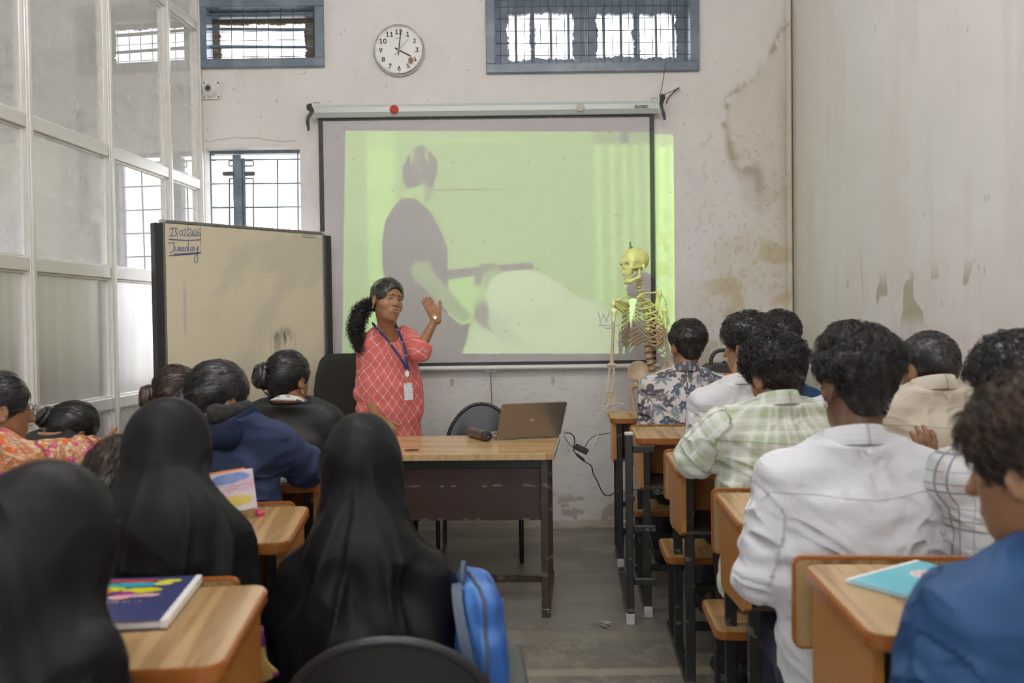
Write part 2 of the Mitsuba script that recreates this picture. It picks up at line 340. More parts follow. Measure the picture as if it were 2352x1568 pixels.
# ---------------- materials shared by many things ----------------
princ('mat_aluminium', (0.70, 0.68, 0.65), 0.40, 0.5, metallic=0.4)
princ('mat_black_metal', (0.018, 0.018, 0.02), 0.35, 0.5)
princ('mat_black_plastic', (0.02, 0.02, 0.022), 0.45, 0.5)
princ('mat_dark_grey', (0.06, 0.06, 0.062), 0.5, 0.5)
princ('mat_white_plastic', (0.72, 0.71, 0.68), 0.4, 0.5)
princ('mat_grey_plastic', (0.42, 0.42, 0.41), 0.45, 0.5)
princ('mat_blue_paint', proc(lambda p, n, uv: mix((0.135, 0.175, 0.225), (0.19, 0.235, 0.285), smoothstep(0.4, 0.7, fbm(p.x * 9, p.y * 9 + p.z * 3, p.z * 9, 3)))), 0.35, 0.5)
princ('mat_old_wood', proc(lambda p, n, uv: mix((0.13, 0.11, 0.085), (0.30, 0.24, 0.17), fbm(p.x * 20, p.y * 20, p.z * 20, 3))), 0.8, 0.2)
princ('mat_wire', (0.10, 0.11, 0.125), 0.4, 0.5, metallic=0.4)
princ('mat_rope', (0.16, 0.135, 0.11), 0.9, 0.1)
princ('mat_chrome', (0.75, 0.75, 0.76), 0.18, 0.5, metallic=0.95)
princ('mat_ink_black', (0.02, 0.02, 0.025), 0.6, 0.3)
princ('mat_cable_grey', (0.50, 0.48, 0.43), 0.5, 0.4)
princ('mat_red_wax', (0.50, 0.03, 0.03), 0.5, 0.4)
scene['mat_glass_clear'] = {'type': 'thindielectric', 'int_ior': 1.52}
def smear(p, n, uv):
    a = fbm(p.y * 3, p.z * 2.2, 1.0, 3); sw = fbm(p.y * 5 + 2 * fbm(p.y * 4, p.z * 4, 3.0, 2), p.z * 5, 2.0, 3)
    lowhaze = smoothstep(2.02, 1.92, p.z + 0.10 * (p.y - 4.4) + 0.05 * (sw - .5)) * 0.30 * smoothstep(4.7, 4.5, p.y) * smoothstep(4.0, 4.1, p.y)
    return 0.05 + 0.07 * smoothstep(0.45, 0.7, a) + 0.13 * smoothstep(0.56, 0.66, sw) + lowhaze
scene['mat_haze'] = {'type': 'twosided', 'bsdf': {'type': 'diffuse', 'reflectance': {'type': 'rgb', 'value': [0.62, 0.64, 0.62]}}}
scene['mat_glass_dirty'] = {'type': 'blendbsdf', 'weight': proc(smear), 'a': {'type': 'thindielectric', 'int_ior': 1.55}, 'b': {'type': 'ref', 'id': 'mat_haze'}}
def sheet_color(p, n, uv):
    s = fbm(p.y * 30, p.z * 1.6, 2.0, 3)
    return mix((0.62, 0.615, 0.61), (0.72, 0.71, 0.70), s)
princ('mat_sheet', proc(sheet_color), proc(lambda p, n, uv: 0.24 + 0.12 * fbm(p.y * 18, p.z * 2.0, 5.0, 2)), 0.6, metallic=0.6)

# ---------------- glazed partition on the left ----------------
PU = A(SK, 1, 0) / math.hypot(SK, 1); PN = A(1, -SK, 0) / math.hypot(SK, 1)
PR = np.stack([PN, PU, A(0, 0, 1)], 1)
def PP(y, z, off=0.0): return A(XL(y), y, z) + PN * off
labels['wall_partition'] = {'kind': 'structure'}
posts = [5.952, 5.49, 4.78, 4.06, 3.34, 2.62, 1.90, 1.18, 0.46, -0.26, -0.98, -1.70, -2.42]
rails = [0.05, 0.97, 1.665, 2.31, 3.35, 3.90]
for y in posts:
    w = 0.05
    part('wall_partition', 'post', cat_([box(PP(y, CEIL / 2), (0.062, w, CEIL), 0.003, PR), box(PP(y, CEIL / 2, 0.033), (0.008, w * 0.42, CEIL), 0.002, PR)]), 'mat_aluminium')
for a, b in zip(posts[1:], posts[:-1]):
    L = b - a - 0.05
    for z in rails:
        part('wall_partition', 'rail', cat_([box(PP((a + b) / 2, z), (0.054, L, 0.062), 0.003, PR), box(PP((a + b) / 2, z + 0.036), (0.024, L, 0.012), 0.002, PR), box(PP((a + b) / 2, z - 0.036), (0.024, L, 0.012), 0.002, PR)]), 'mat_aluminium')
    part('wall_partition', 'post_stop', cat_([box(PP(s, CEIL / 2, 0), (0.026, 0.014, CEIL - .1), 0.002, PR) for s in (a + 0.032, b - 0.032)]), 'mat_aluminium')
    for z0, z1 in zip(rails[:-1], rails[1:]):
        if z1 < 1.7: part('wall_partition', 'sheet_panel', box(PP((a + b) / 2, (z0 + z1) / 2, -0.006), (0.006, L, z1 - z0 - 0.062), 0.001, PR), 'mat_sheet')
        else:
            y0, y1, g0, g1 = a + .025, b - .025, z0 + .03, z1 - .03
            part('wall_partition', 'glass_pane', quad(PP(y0, g0), PP(y1, g0), PP(y1, g1), PP(y0, g1)), 'mat_glass_dirty')
# ---------------- windows of the front wall ----------------
def ragged(poly, amp, seed, step=0.012):
    "a cut-out with a torn edge"
    r = np.random.default_rng(seed); L = poly.exterior.length; n = int(L / step); pts = []
    ph = r.uniform(0, 9, 4)
    for k in range(n):
        q = poly.exterior.interpolate(k * L / n); t = k * L / n
        w = amp * (0.5 * math.sin(23 * t + ph[0]) + 0.35 * math.sin(51 * t + ph[1]) + 0.5 * r.normal())
        c = poly.centroid; d = A(q.x - c.x, q.y - c.y); d /= np.linalg.norm(d); pts.append((q.x + d[0] * w, q.y + d[1] * w))
    return Polygon(pts).buffer(0)
def frame_bars(key, x0, z0, x1, z1, w, y0, y1, m, names=('frame_top', 'frame_bottom', 'frame_side', 'frame_side'), top=True):
    segs = [((x0, z1 - w), (x1, z1)), ((x0, z0), (x1, z0 + w)), ((x0, z0 + w), (x0 + w, z1 - w)), ((x1 - w, z0 + w), (x1, z1 - w))]
    for nme, (a, b) in zip(names, segs):
        part(key, nme, box2((a[0], y0, a[1]), (b[0], y1, b[1]), 0.004), m)
YW = D_WALL
def px_rect(x0, y0, x1, y1, y=D_WALL): a, b = at(x0, y1, y), at(x1, y0, y); return sbox(a[0], a[2], b[0], b[2])
# window_1: the small high window
labels['window_1'] = {'kind': 'structure'}
x0, z0, x1, z1 = wx(462), wz(600, 157), wx(749), wz(600, -1)
frame_bars('window_1', x0, z0, x1, z1, 0.058, YW - .035, YW + .06, 'mat_blue_paint')
part('window_1', 'inner_frame', extrude(sbox(x0 + .05, z0 + .045, x1 - .05, z1 - .05).difference(px_rect(478, 30, 717, 141)), 0.04, XZ, (0, YW + .10, 0)), 'mat_blue_paint')
part('window_1', 'old_board', extrude(sbox(x0 + .03, z0 + .02, x1 - .03, z1 - .03).difference(ragged(px_rect(506, 54, 700, 139, YW + .16), .009, 3)).difference(px_rect(483, 88, 487, 140, YW + .16)), 0.02, XZ, (0, YW + .18, 0)), 'mat_old_wood')
for pxx in (475, 502.5, 531, 559, 588, 616, 644.5, 673, 702, 719):
    part('window_1', 'mesh_wire', tube([at(pxx, 20, YW - .002), at(pxx + 1.5, 142, YW - .002)], 0.0026, 5), 'mat_wire')
for pyy in (35, 54, 73, 93, 111, 131):
    part('window_1', 'mesh_wire', tube([at(466, pyy + 1, YW - .006), at(724, pyy - 2.2, YW - .006)], 0.0022, 5), 'mat_wire')
for pyy in (67, 107):
    part('window_1', 'bar', tube([at(474, pyy, YW + .05), at(722, pyy + 1, YW + .05)], 0.010, 8), 'mat_blue_paint', smooth=True)
# window_2: the wide high window
labels['window_2'] = {'kind': 'structure'}
x0, z0, x1, z1 = wx(1119), wz(1360, 167.5), wx(1606), wz(1360, -46)
frame_bars('window_2', x0, z0, x1, z1, 0.06, YW - .035, YW + .06, 'mat_blue_paint')
part('window_2', 'frame_lip', box2((x0 + .055, YW + .0, z0 + .05), (x1 - .055, YW + .05, z0 + .075), .003), 'mat_blue_paint')
yb = YW + .17
for k, (a, b, hs) in enumerate(((1136, 1345, ((1167, 34, 1217, 139), (1229, 31, 1316, 137))), (1346, 1592, ((1371, 33, 1453, 133), (1468, 33, 1551, 134))))):
    p = sbox(at(a, 0, yb)[0], z0 + .05, at(b, 0, yb)[0], z1 - .05)
    for j, h_ in enumerate(hs): p = p.difference(ragged(px_rect(*h_, yb), .010, 11 + 3 * k + j))
    part('window_2', 'sash', extrude(p, 0.035, XZ, (0, yb + .02, 0)), 'mat_blue_paint')
for pxx in (1183, 1223, 1263, 1303.5, 1344, 1384, 1424, 1464, 1504.5, 1544):
    part('window_2', 'bar', tube([at(pxx, -40, YW + .035), at(pxx + 3.5, 152, YW + .035)], 0.0085, 8), 'mat_blue_paint', smooth=True)
for k in range(25):
    pxx = 1148 + 18.4 * k
    part('window_2', 'mesh_wire', tube([at(pxx, -40, YW - .004), at(pxx + 2.5, 154, YW - .004)], 0.0021, 5), 'mat_wire')
for pyy in (-14, 14.5, 42.5, 70, 98.5, 126.5):
    part('window_2', 'mesh_wire', tube([at(1140, pyy + 2, YW - .008), at(1588, pyy - 2, YW - .008)], 0.0024, 5), 'mat_wire')
# window_3: the low window beside the partition
labels['window_3'] = {'kind': 'structure'}
x0, z0, x1, z1 = W3
y3 = YW + .13
a3 = lambda px, py: at(px, py, y3)
xm0, xm1 = a3(538, 430)[0], a3(557, 430)[0]
frame_bars('window_3', x0 - .02, z0 - .01, x1 + .005, a3(580, 344)[2], 0.028, y3 - .02, y3 + .05, 'mat_blue_paint')
part('window_3', 'mullion', cat_([box2((xm0, y3 - .03, z0), (xm1, y3 + .04, z1 - .03), .004), box2((xm1 + .003, y3 - .01, z0), (xm1 + .022, y3 + .04, z1 - .05), .003)]), 'mat_blue_paint')
part('window_3', 'casement_rail', box2((xm1 + .02, y3 - .01, a3(580, 352)[2]), (x1, y3 + .03, a3(580, 347)[2]), .002), 'mat_blue_paint')
for pyy in (367.5, 422.5, 477, 531, 585, 640, 694, 748):
    part('window_3', 'grille_bar', bar(a3(472, pyy), a3(691, pyy - 2), 0.009), 'mat_blue_paint')
for u0, v0, v1 in ((527, 410, 850), (582, 410, 850), (637.5, 367, 850), (684, 350, 850)):
    part('window_3', 'grille_bar', bar(a3(u0, v0), a3(u0 + 2.2, v1), 0.009), 'mat_blue_paint')
for (u0, v0), (u1, v1) in (((526, 369), (582, 369)), ((526, 381), (582, 381)), ((526, 369), (526, 381)), ((582, 369), (582, 381)), ((527, 410), (582, 410))):
    part('window_3', 'grille_bar', bar(a3(u0, v0), a3(u1, v1), 0.008), 'mat_blue_paint')
for u0, u1 in ((512, 537), (562, 586)):
    q = at((u0 + u1) / 2, 399, y3 - .045); part('window_3', 'latch', box(q, ((u1 - u0) / 343, .03, .026), .005), 'mat_wire')
# rear windows (behind the photographer)
for n_, (xa, xb) in ((4, (-1.9, -0.4)), (5, (0.1, 1.2))):
    labels[f'window_{n_}'] = {'kind': 'structure'}
    frame_bars(f'window_{n_}', xa, 1.0, xb, 2.9, 0.06, Y_BACK - .15, Y_BACK - .08, 'mat_blue_paint')
# conduit and corner strip
struct('trim_1', box2((XR(5.9) - .052, 5.88, 0.02), (XR(5.9) - .028, 5.91, CEIL - .01), .004), 'mat_wall_front')
struct('trim_2', box2((XR(5.97) - .045, D_WALL - .03, 0), (XR(5.97) - .01, D_WALL - .001, CEIL), .006), 'mat_wall_front')

# ---------------- lamps of the room ----------------
def tube_lamp(x, y, along, lab):
    t = thing('tube_light', lab, 'light', 'tube lights on the ceiling')
    d = A(1, 0, 0) if along == 'x' else A(0, 1, 0)
    c = A(x, y, CEIL - .03)
    part(t, 'batten', box(c, tuple(np.abs(d) * 1.24 + (1 - np.abs(d)) * .05), .004), 'mat_white_plastic')
    part(t, 'tube', tube([c - d * .58 - A(0, 0, .055), c + d * .58 - A(0, 0, .055)], .016, 8), 'mat_white_plastic', emitter={'type': 'area', 'radiance': {'type': 'rgb', 'value': [TUBE_RADIANCE * k for k in (1.0, 0.985, 0.97)]}})
for x, y, lab in ((-0.9, 0.6, 'white tube light on the ceiling above the nearest left desk'), (0.5, -0.6, 'white tube light on the ceiling behind the photographer'), (0.6, 2.5, 'white tube light on the ceiling above the right rows'), (-1.0, 2.9, 'white tube light on the ceiling above the left rows')): tube_lamp(x, y, 'x', lab)

# ---------------- projector: a real lamp that throws the slide onto the screen ----------------
PJ = A(-0.28, 1.15, 3.30)
Y_SCREEN = 5.935
PT = A(-0.02, Y_SCREEN, 1.80)
PJT = T().look_at(origin=PJ.tolist(), target=PT.tolist(), up=[0, 0, 1])
PJM = np.array(PJT.matrix)[:3, :3]
CUT = 21.0
def crop1(px): return [at(720 + a / 2.751, 280 + b / 2.751, Y_SCREEN)[[0, 2]] for a, b in px]
def d_poly(x, z, pts):
    "signed distance to a polygon, drjit"
    pts = [tuple(map(float, p)) for p in pts]; n = len(pts)
    d = mi.Float(1e9); s = mi.Float(1.0)
    for i in range(n):
        (ax, az), (bx, bz) = pts[i], pts[i - 1]
        ex, ez = bx - ax, bz - az; wx_, wz_ = x - ax, z - az
        t = dr.clip((wx_ * ex + wz_ * ez) / (ex * ex + ez * ez), 0, 1)
        d = dr.minimum(d, dr.square(wx_ - ex * t) + dr.square(wz_ - ez * t))
        c1, c2, c3 = z >= az, z < bz, ex * wz_ > ez * wx_
        flip = (c1 & c2 & c3) | (~c1 & ~c2 & ~c3)
        s = dr.select(flip, -s, s)
    return s * dr.sqrt(d)
def soft(d, w=0.008): return smoothstep(w, -w, d)
SL = {'rect': [at(793, 300, Y_SCREEN)[[0, 2]], at(1545, 303, Y_SCREEN)[[0, 2]], at(1549, 812, Y_SCREEN)[[0, 2]], at(786, 812, Y_SCREEN)[[0, 2]]],
      'body': crop1([(560, 480), (500, 545), (455, 620), (433, 750), (433, 900), (452, 1000), (470, 1100), (480, 1480), (930, 1480), (965, 1390), (990, 1270), (930, 1280), (850, 1215), (848, 790), (800, 680), (745, 575), (650, 480)]),
      'arm': crop1([(614, 920), (640, 882), (735, 880), (748, 935), (850, 1055), (940, 1160), (990, 1205), (985, 1255), (930, 1262), (800, 1150), (690, 1040), (635, 1000)]),
      'neck': crop1([(585, 405), (700, 400), (722, 500), (690, 520), (640, 482), (570, 478)]),
      'head': crop1([(600, 210), (640, 155), (700, 150), (745, 190), (785, 250), (785, 320), (760, 390), (735, 420), (700, 385), (650, 410), (590, 420), (560, 360), (565, 280)]),
      'cheek': crop1([(700, 385), (765, 385), (770, 430), (735, 500), (700, 505)]),
      'board': crop1([(850, 935), (1370, 885), (1392, 905), (1390, 938), (1050, 965), (850, 1000)]),
      'pillow': crop1([(850, 1000), (1020, 975), (1060, 1030), (1010, 1180), (1000, 1330), (950, 1460), (850, 1215)]),
      'hair2': crop1([(1060, 895), (1150, 895), (1170, 925), (1080, 960), (1050, 1040), (1015, 1030), (1020, 950)]),
      'face2': crop1([(1080, 960), (1150, 915), (1195, 940), (1150, 1000), (1090, 1030), (1060, 1015)]),
      'sheet': crop1([(1130, 985), (1200, 945), (1380, 930), (1430, 950), (1550, 1010), (1640, 1090), (1780, 1130), (1880, 1200), (1960, 1290), (1960, 1480), (940, 1480), (1000, 1330), (1025, 1240), (1060, 1170), (1090, 1080)]),
      'arm2': crop1([(1030, 1160), (1090, 1130), (1115, 1200), (1110, 1290), (1150, 1335), (1060, 1290), (1010, 1230)]),
      'fore2': crop1([(1110, 1180), (1190, 1200), (1230, 1300), (1330, 1390), (1280, 1420), (1200, 1390), (1130, 1320)])}
def CL(a, b): q = at(720 + a / 2.751, 280 + b / 2.751, Y_SCREEN); return float(q[0]), float(q[2])
def band(x, z, a, b, c, e, w=.006):
    (xa, za), (xb, zb) = CL(a, e), CL(c, b)
    return smoothstep(xa - w, xa + w, x) * smoothstep(xb + w, xb - w, x) * smoothstep(za - w, za + w, z) * smoothstep(zb + w, zb - w, z)
def slide(p, n, uv):
    t = math.tan(math.radians(CUT))
    lx, ly = (2 * uv.x - 1) * t, (2 * uv.y - 1) * t
    d = [float(PJM[i, 0]) * lx + float(PJM[i, 1]) * ly + float(PJM[i, 2]) for i in range(3)]
    k = (Y_SCREEN - float(PJ[1])) / d[1]
    x, z = float(PJ[0]) + d[0] * k, float(PJ[2]) + d[2] * k
    fall = dr.square(dr.norm(mi.Vector3f(*d)) * k) / 26.0
    P = lambda nme, w=.008: soft(d_poly(x, z, SL[nme]), w)
    v = mi.Float(0.66) + 0.06 * noise(x * 2, z * 1.5)
    v = v + band(x, z, 355, 55, 522, 1480) * (0.20 + 0.14 * band(x, z, 355, 165, 500, 1480))
    fold = 0.5 + 0.5 * dr.sin(x * 75 + 3 * noise(x * 9, z * 0.7))
    cur = band(x, z, 1765, 140, 2600, 1480, .012); v = v + cur * (0.06 + 0.30 * fold * fold)
    v = v + band(x, z, 2160, 55, 2600, 1480, .01) * 0.16
    v = v - band(x, z, 1770, 40, 2600, 138) * 0.22 - band(x, z, 1940, 40, 1990, 135) * 0.35
    v = v + band(x, z, 545, 90, 1355, 98, .003) * .5 + band(x, z, 545, 133, 1355, 141, .003) * .5 + band(x, z, 545, 98, 1355, 133, .004) * (.14 + .12 * dr.sin(x * 300))
    v = v - band(x, z, 750, 181, 1310, 190, .003) * .55 - band(x, z, 765, 421, 1305, 433, .005) * .75
    g = mi.Float(1.0)     # how yellow-green (1) or white (0)
    b = P('board', .006); v = dr.lerp(v, 0.10, b)
    q = P('pillow', .015); v = dr.lerp(v, 0.92, q)
    h = P('hair2', .010); v = dr.lerp(v, 0.18, h); v = dr.lerp(v, 0.52, P('face2', .012))
    q = P('sheet', .012); fo = fbm(x * 3 + z * 4, z * 5 - x, 3.0, 3)
    v = dr.lerp(v, 0.92 + 0.22 * (fo - .5), q); g = dr.lerp(g, 0.35, q)
    v = dr.lerp(v, 0.22, P('arm2', .02)); v = dr.lerp(v, 0.78, P('fore2', .02))
    q = P('body', .008); v = dr.lerp(v, 0.02 + 0.03 * noise(x * 12, z * 5), q)
    q = P('arm', .010); v = dr.lerp(v, 0.50 - 0.18 * noise(x * 7, z * 7), q)
    v = dr.lerp(v, 0.80, P('neck', .006)); v = dr.lerp(v, 0.42, P('cheek', .010))
    hd = P('head', .008); streak = smoothstep(.5, .8, noise((x - CL(700, 0)[0]) * 55, z * 6)) * band(x, z, 560, 165, 790, 290, .03)
    v = dr.lerp(v, 0.04 + 0.5 * streak + 0.10 * noise(x * 20, z * 8), hd)
    wl = mi.Float(0)
    for (a, bb), (c, e) in (((1800, 1207), (1815, 1262)), ((1815, 1262), (1833, 1212)), ((1833, 1212), (1850, 1262)), ((1850, 1262), (1868, 1207)), ((1795, 1284), (1995, 1284)), ((1845, 1303), (1900, 1303)), ((1885, 1262), (1885, 1225)), ((1905, 1262), (1905, 1225))):
        (xa, za), (xb, zb) = CL(a, bb), CL(c, e); ex, ez = xb - xa, zb - za
        tt = dr.clip(((x - xa) * ex + (z - za) * ez) / (ex * ex + ez * ez), 0, 1)
        wl = dr.maximum(wl, smoothstep(.006, .002, dr.sqrt(dr.square(x - xa - ex * tt) + dr.square(z - za - ez * tt))))
    v = v * (1 - 0.8 * wl)
    col = mix((0.80, 1.08, 0.62), (0.50, 1.05, 0.14), g)
    return col * dr.maximum(v, 0.0) * soft(d_poly(x, z, SL['rect']), .004) * fall
scene['projector_lens_light'] = {'type': 'spot', 'to_world': PJT, 'intensity': {'type': 'rgb', 'value': [PROJECTOR_POWER] * 3}, 'cutoff_angle': CUT, 'beam_width': CUT - .2, 'texture': proc(slide)}
PRJ = np.stack([PJM[:, 0], PJM[:, 2], PJM[:, 1]], 1)
pj = thing('projector', 'white ceiling projector hanging above the aisle', 'projector')
part(pj, 'case', box(PJ - PJM[:, 2] * .18, (.30, .26, .10), .015, PRJ), 'mat_white_plastic')
part(pj, 'lens_ring', lathe([(.030, 0), (.036, 0), (.036, .03), (.028, .03), (.030, 0)], 24, PJM[:, 2], PJ - PJM[:, 2] * .055), 'mat_black_plastic')
part(pj, 'ceiling_pole', tube([PJ - PJM[:, 2] * .18 + A(0, 0, .04), A(*(PJ - PJM[:, 2] * .18)[:2], CEIL)], .018, 10), 'mat_white_plastic')

# ---------------- projection screen ----------------
def screen_color(p, n, uv):
    c = mi.Color3f(0.52, 0.49, 0.50) * (0.97 + 0.05 * fbm(p.x * 1.5, p.z * 1.5, 2.0, 2))
    s = voronoi(p.x * 5.5, p.z * 5.5)
    c = mix(c, (0.3, 0.25, 0.22), smoothstep(.05, .02, s[0]) * smoothstep(.72, .8, s[2]) * .6)
    st = smoothstep(.55, .75, noise(p.x * 42, p.z * 3)) * smoothstep(1.20, 1.10, p.z)
    return mix(c, (0.50, 0.36, 0.33), st * .35)
princ('mat_screen', proc(screen_color), 0.75, 0.2)
sc = thing('projection_screen', 'pull-down projection screen with black borders showing a green tinted slide', 'projection screen')
S = lambda px, py, y=Y_SCREEN: at(px, py, y)
xa, xb = S(735, 500)[0], S(1504, 500)[0]; zt, zb = S(1120, 262)[2], S(1180, 838)[2]
part(sc, 'fabric', box2((xa + .008, Y_SCREEN, zb), (xb - .008, Y_SCREEN + .002, zt), 0), 'mat_screen')
bw = 0.030
for nme, (u0, u1) in (('border_side', (xa, xa + bw)), ('border_side', (xb - bw, xb))):
    part(sc, nme, box2((u0, Y_SCREEN - .0015, zb + .01), (u1, Y_SCREEN + .003, zt), 0), 'mat_black_plastic')
part(sc, 'border_top', box2((xa, Y_SCREEN - .002, zt - bw * 1.1), (xb, Y_SCREEN - .0005, zt), 0), 'mat_black_plastic')
part(sc, 'border_bottom', box2((xa, Y_SCREEN - .002, zb), (xb, Y_SCREEN - .0005, zb + .022), 0), 'mat_black_plastic')
prof = Polygon([(-.045, -.012), (-.045, .020), (-.030, .040), (.035, .040), (.035, -.038), (-.020, -.038)])
zc = S(1120, 251, 5.90)[2]; h0, h1 = S(722, 250, 5.9)[0], S(1512, 250, 5.9)[0]
RX = np.array([[0, 0, 1.0], [1.0, 0, 0], [0, 1.0, 0]])
princ('mat_case', (0.56, 0.60, 0.585), 0.35, 0.5)
part(sc, 'case', extrude(prof, h1 - h0, RX, (h0, 5.925, zc)), 'mat_case')
for u in (h0 - .014, h1 - .004): part(sc, 'end_cap', extrude(prof.buffer(.004), .018, RX, (u, 5.925, zc)), 'mat_white_plastic')
for u in (h0 + .01, h1 - .02): part(sc, 'bracket', tube([(u - .02, 5.93, zc + .03), (u - .02, 5.93, zc + .065), (u + .02, 5.93, zc + .065), (u + .02, 5.93, zc + .03)], .004, 6), 'mat_chrome')
part(sc, 'weight_bar', tube([(h0 + .0, Y_SCREEN - .008, zb - .016), (h1, Y_SCREEN - .008, zb - .016)], .016, 12), 'mat_white_plastic', smooth=40)
hp = S(1127, 850, 5.91); part(sc, 'pull_handle', tube([hp + A(-.036, 0, .012), hp + A(-.036, 0, -.006), hp + A(0, 0, -.014), hp + A(.036, 0, -.006), hp + A(.036, 0, .012)], .0045, 6), 'mat_grey_plastic', smooth=True)
part(sc, 'pull_cord', tube([hp + A(0, 0, -.012), hp + A(.006, 0, -.30)], .003, 6), 'mat_rope')
tx = meshkit.text_mesh('QLOGIC', 0.0165, 0.001, bold=True); tx = xf(tx, XZ, S(1457, 247.5, 5.876)); part(sc, 'lettering', tx, 'mat_ink_black', 'black QLOGIC lettering on the case')
q = S(905, 251, 5.874); tag(put('red_seal', lathe([(0, .006), (.012, .0065), (.022, .004), (.028, .001), (.030, -.003)], 9, (0, -1, 0), q), 'mat_red_wax'), 'red round seal stuck on the screen case', 'sticker')
q = S(1333, 246, 5.874); tag(put('clear_seal', lathe([(0, .005), (.013, .005), (.014, .002), (.026, .002), (.028, -.002)], 8, (0, -1, 0), q), 'mat_cable_grey'), 'pale worn sticker near the right end of the screen case', 'sticker')
def ribbon(pts, w, th=.004, up=(0, -1, 0)):
    p = spline(pts, 24); t = np.gradient(p, axis=0); t /= np.linalg.norm(t, axis=1, keepdims=True)
    s = np.cross(t, A(*up)); s /= np.linalg.norm(s, axis=1, keepdims=True); nn = np.cross(s, t)
    w = np.interp(np.linspace(0, 1, 24), np.linspace(0, 1, len(np.atleast_1d(w))), np.atleast_1d(w))[:, None]
    V = np.stack([p - s * w - nn * th, p + s * w - nn * th, p + s * w + nn * th, p - s * w + nn * th], 1).reshape(-1, 3)
    F = []
    for i in range(23):
        for j in range(4): a, b = i * 4 + j, i * 4 + (j + 1) % 4; F += [[a, b, b + 4], [a, b + 4, a + 4]]
    F += [[0, 2, 1], [0, 3, 2], [92, 93, 94], [92, 94, 95]]
    return M(V, F)
yS = 5.86
tag(put('black_strap', ribbon([S(716, 240, yS), S(709, 246, yS - .01), S(716, 254, yS), S(709, 268, yS), S(707, 285, yS), S(708, 300, yS)], [.006, .02, .010, .012, .010, .006]), 'mat_black_plastic'), 'black cloth strap hanging at the left end of the screen case', 'strap')
tag(put('black_strap', ribbon([S(1515, 221, yS), S(1522, 219, yS - .01), S(1519, 236, yS), S(1521, 250, yS), S(1525, 264, yS), S(1527, 276, yS)], [.004, .018, .012, .008, .011, .006]), 'mat_black_plastic'), 'black cloth strap hanging at the right end of the screen case', 'strap')
tag(put('hanging_string', tube(spline([S(1530, 140, 5.93), S(1525, 170, 5.93), S(1519, 205, 5.92), S(1514, 221, 5.89)], 16), .0025, 5), 'mat_rope'), 'thin knotted string from the wide window down to the screen', 'string')
tag(put('tie_cord', cat_([tube(spline([S(1515, 221, 5.9), S(1535, 213, 5.92), S(1557, 203, 5.95)], 10), .0028, 5), tube(spline([S(1557, 203, 5.95), S(1544, 215, 5.95), S(1534, 227, 5.95), S(1531, 238, 5.955)], 10), .005, 5)]), 'mat_rope'), 'dark cord looped round a nail right of the screen case', 'cord')
tag(put('wall_nail', tube([S(1559, 202, 5.985), S(1557, 203, 5.93)], .006, 8), 'mat_rope'), 'nail in the wall holding the looped cord', 'nail')
# two little fittings on the wall below the screen
for u, v, lab in ((1038, 872, 'small broken wall hook left of the pull cord'), (1269, 867, 'small metal wall clip right of the pull cord')):
    q = S(u, v, 5.972); k = put('wall_hook', cat_([box(q, (.022, .014, .02), .004), tube(spline([q + A(0, -.006, -.005), q + A(.004, -.02, -.022), q + A(-.006, -.014, -.036)], 8), .004, 6)]), 'mat_cable_grey'); tag(k, lab, 'hook')

# ---------------- wall clock ----------------
ck = thing('wall_clock', 'round white wall clock with silver rim showing four o\'clock', 'clock')
C0 = at(917, 117, 5.975); RC = 0.166
part(ck, 'rim', lathe([(RC - .012, .016), (RC - .010, .034), (RC - .004, .042), (RC + .002, .036), (RC + .004, .012), (RC, 0), (RC - .01, 0)], 64, (0, -1, 0), C0), 'mat_chrome', smooth=40)
part(ck, 'face', lathe([(0, .018), (RC - .010, .018), (RC - .008, .0)], 64, (0, -1, 0), C0), 'mat_white_plastic')
cr = lambda a, r: C0 + A(math.sin(a) * r, -.019, math.cos(a) * r)
for k in range(1, 13):
    t = meshkit.text_mesh(str(k), 0.029, .0008, bold=True); c = np.array(t.bounds).mean(0); a = k * math.pi / 6
    part(ck, 'numeral', xf(xf(t, None, -c * A(1, 1, 0)), XZ, cr(a, .120)), 'mat_ink_black')
part(ck, 'minute_marks', cat_([bar(cr(k * math.pi / 30, .142), cr(k * math.pi / 30, .150), .0030 if k % 5 == 0 else .0018, .0008, 0) for k in range(60)]), 'mat_ink_black')
def hand(a, r0, r1, w, y): u = A(math.sin(a), 0, math.cos(a)); c = C0 + A(0, -.019 - y, 0); return bar(c - u * r0, c + u * r1, w, .0012, 0, up=(0, 1, 0))
tl = math.radians(-0.6)
part(ck, 'hour_hand', hand(math.radians(118), .030, .090, .0075, .003), 'mat_ink_black')
part(ck, 'minute_hand', hand(math.radians(7), .034, .136, .006, .005), 'mat_ink_black')
part(ck, 'second_hand', hand(math.radians(42), .048, .102, .0018, .007), 'mat_dark_grey')
part(ck, 'hub', lathe([(0, .011), (.005, .010), (.006, 0)], 12, (0, -1, 0), C0 + A(0, -.019, 0)), 'mat_chrome')
princ('mat_clock_sticker', proc(lambda p, n, uv: mix((0.68, 0.64, 0.58), (0.22, 0.12, 0.07), smoothstep(.022, .014, dr.sqrt(dr.square(p.x - float(cr(2.3, .105)[0])) + dr.square((p.z - float(cr(2.3, .105)[2])) * .8))))), 0.5, .4)
part(ck, 'sticker', box(cr(2.3, .108) + A(0, -.001, 0), (.042, .001, .05), 0), 'mat_clock_sticker', 'small portrait sticker between four and five')
t = meshkit.text_mesh('Ajanta', 0.008, .0006); part(ck, 'maker_name', xf(xf(t, None, -np.array(t.bounds).mean(0) * A(1, 1, 0)), XZ, C0 + A(-.003, -.019, .078)), 'mat_dark_grey')
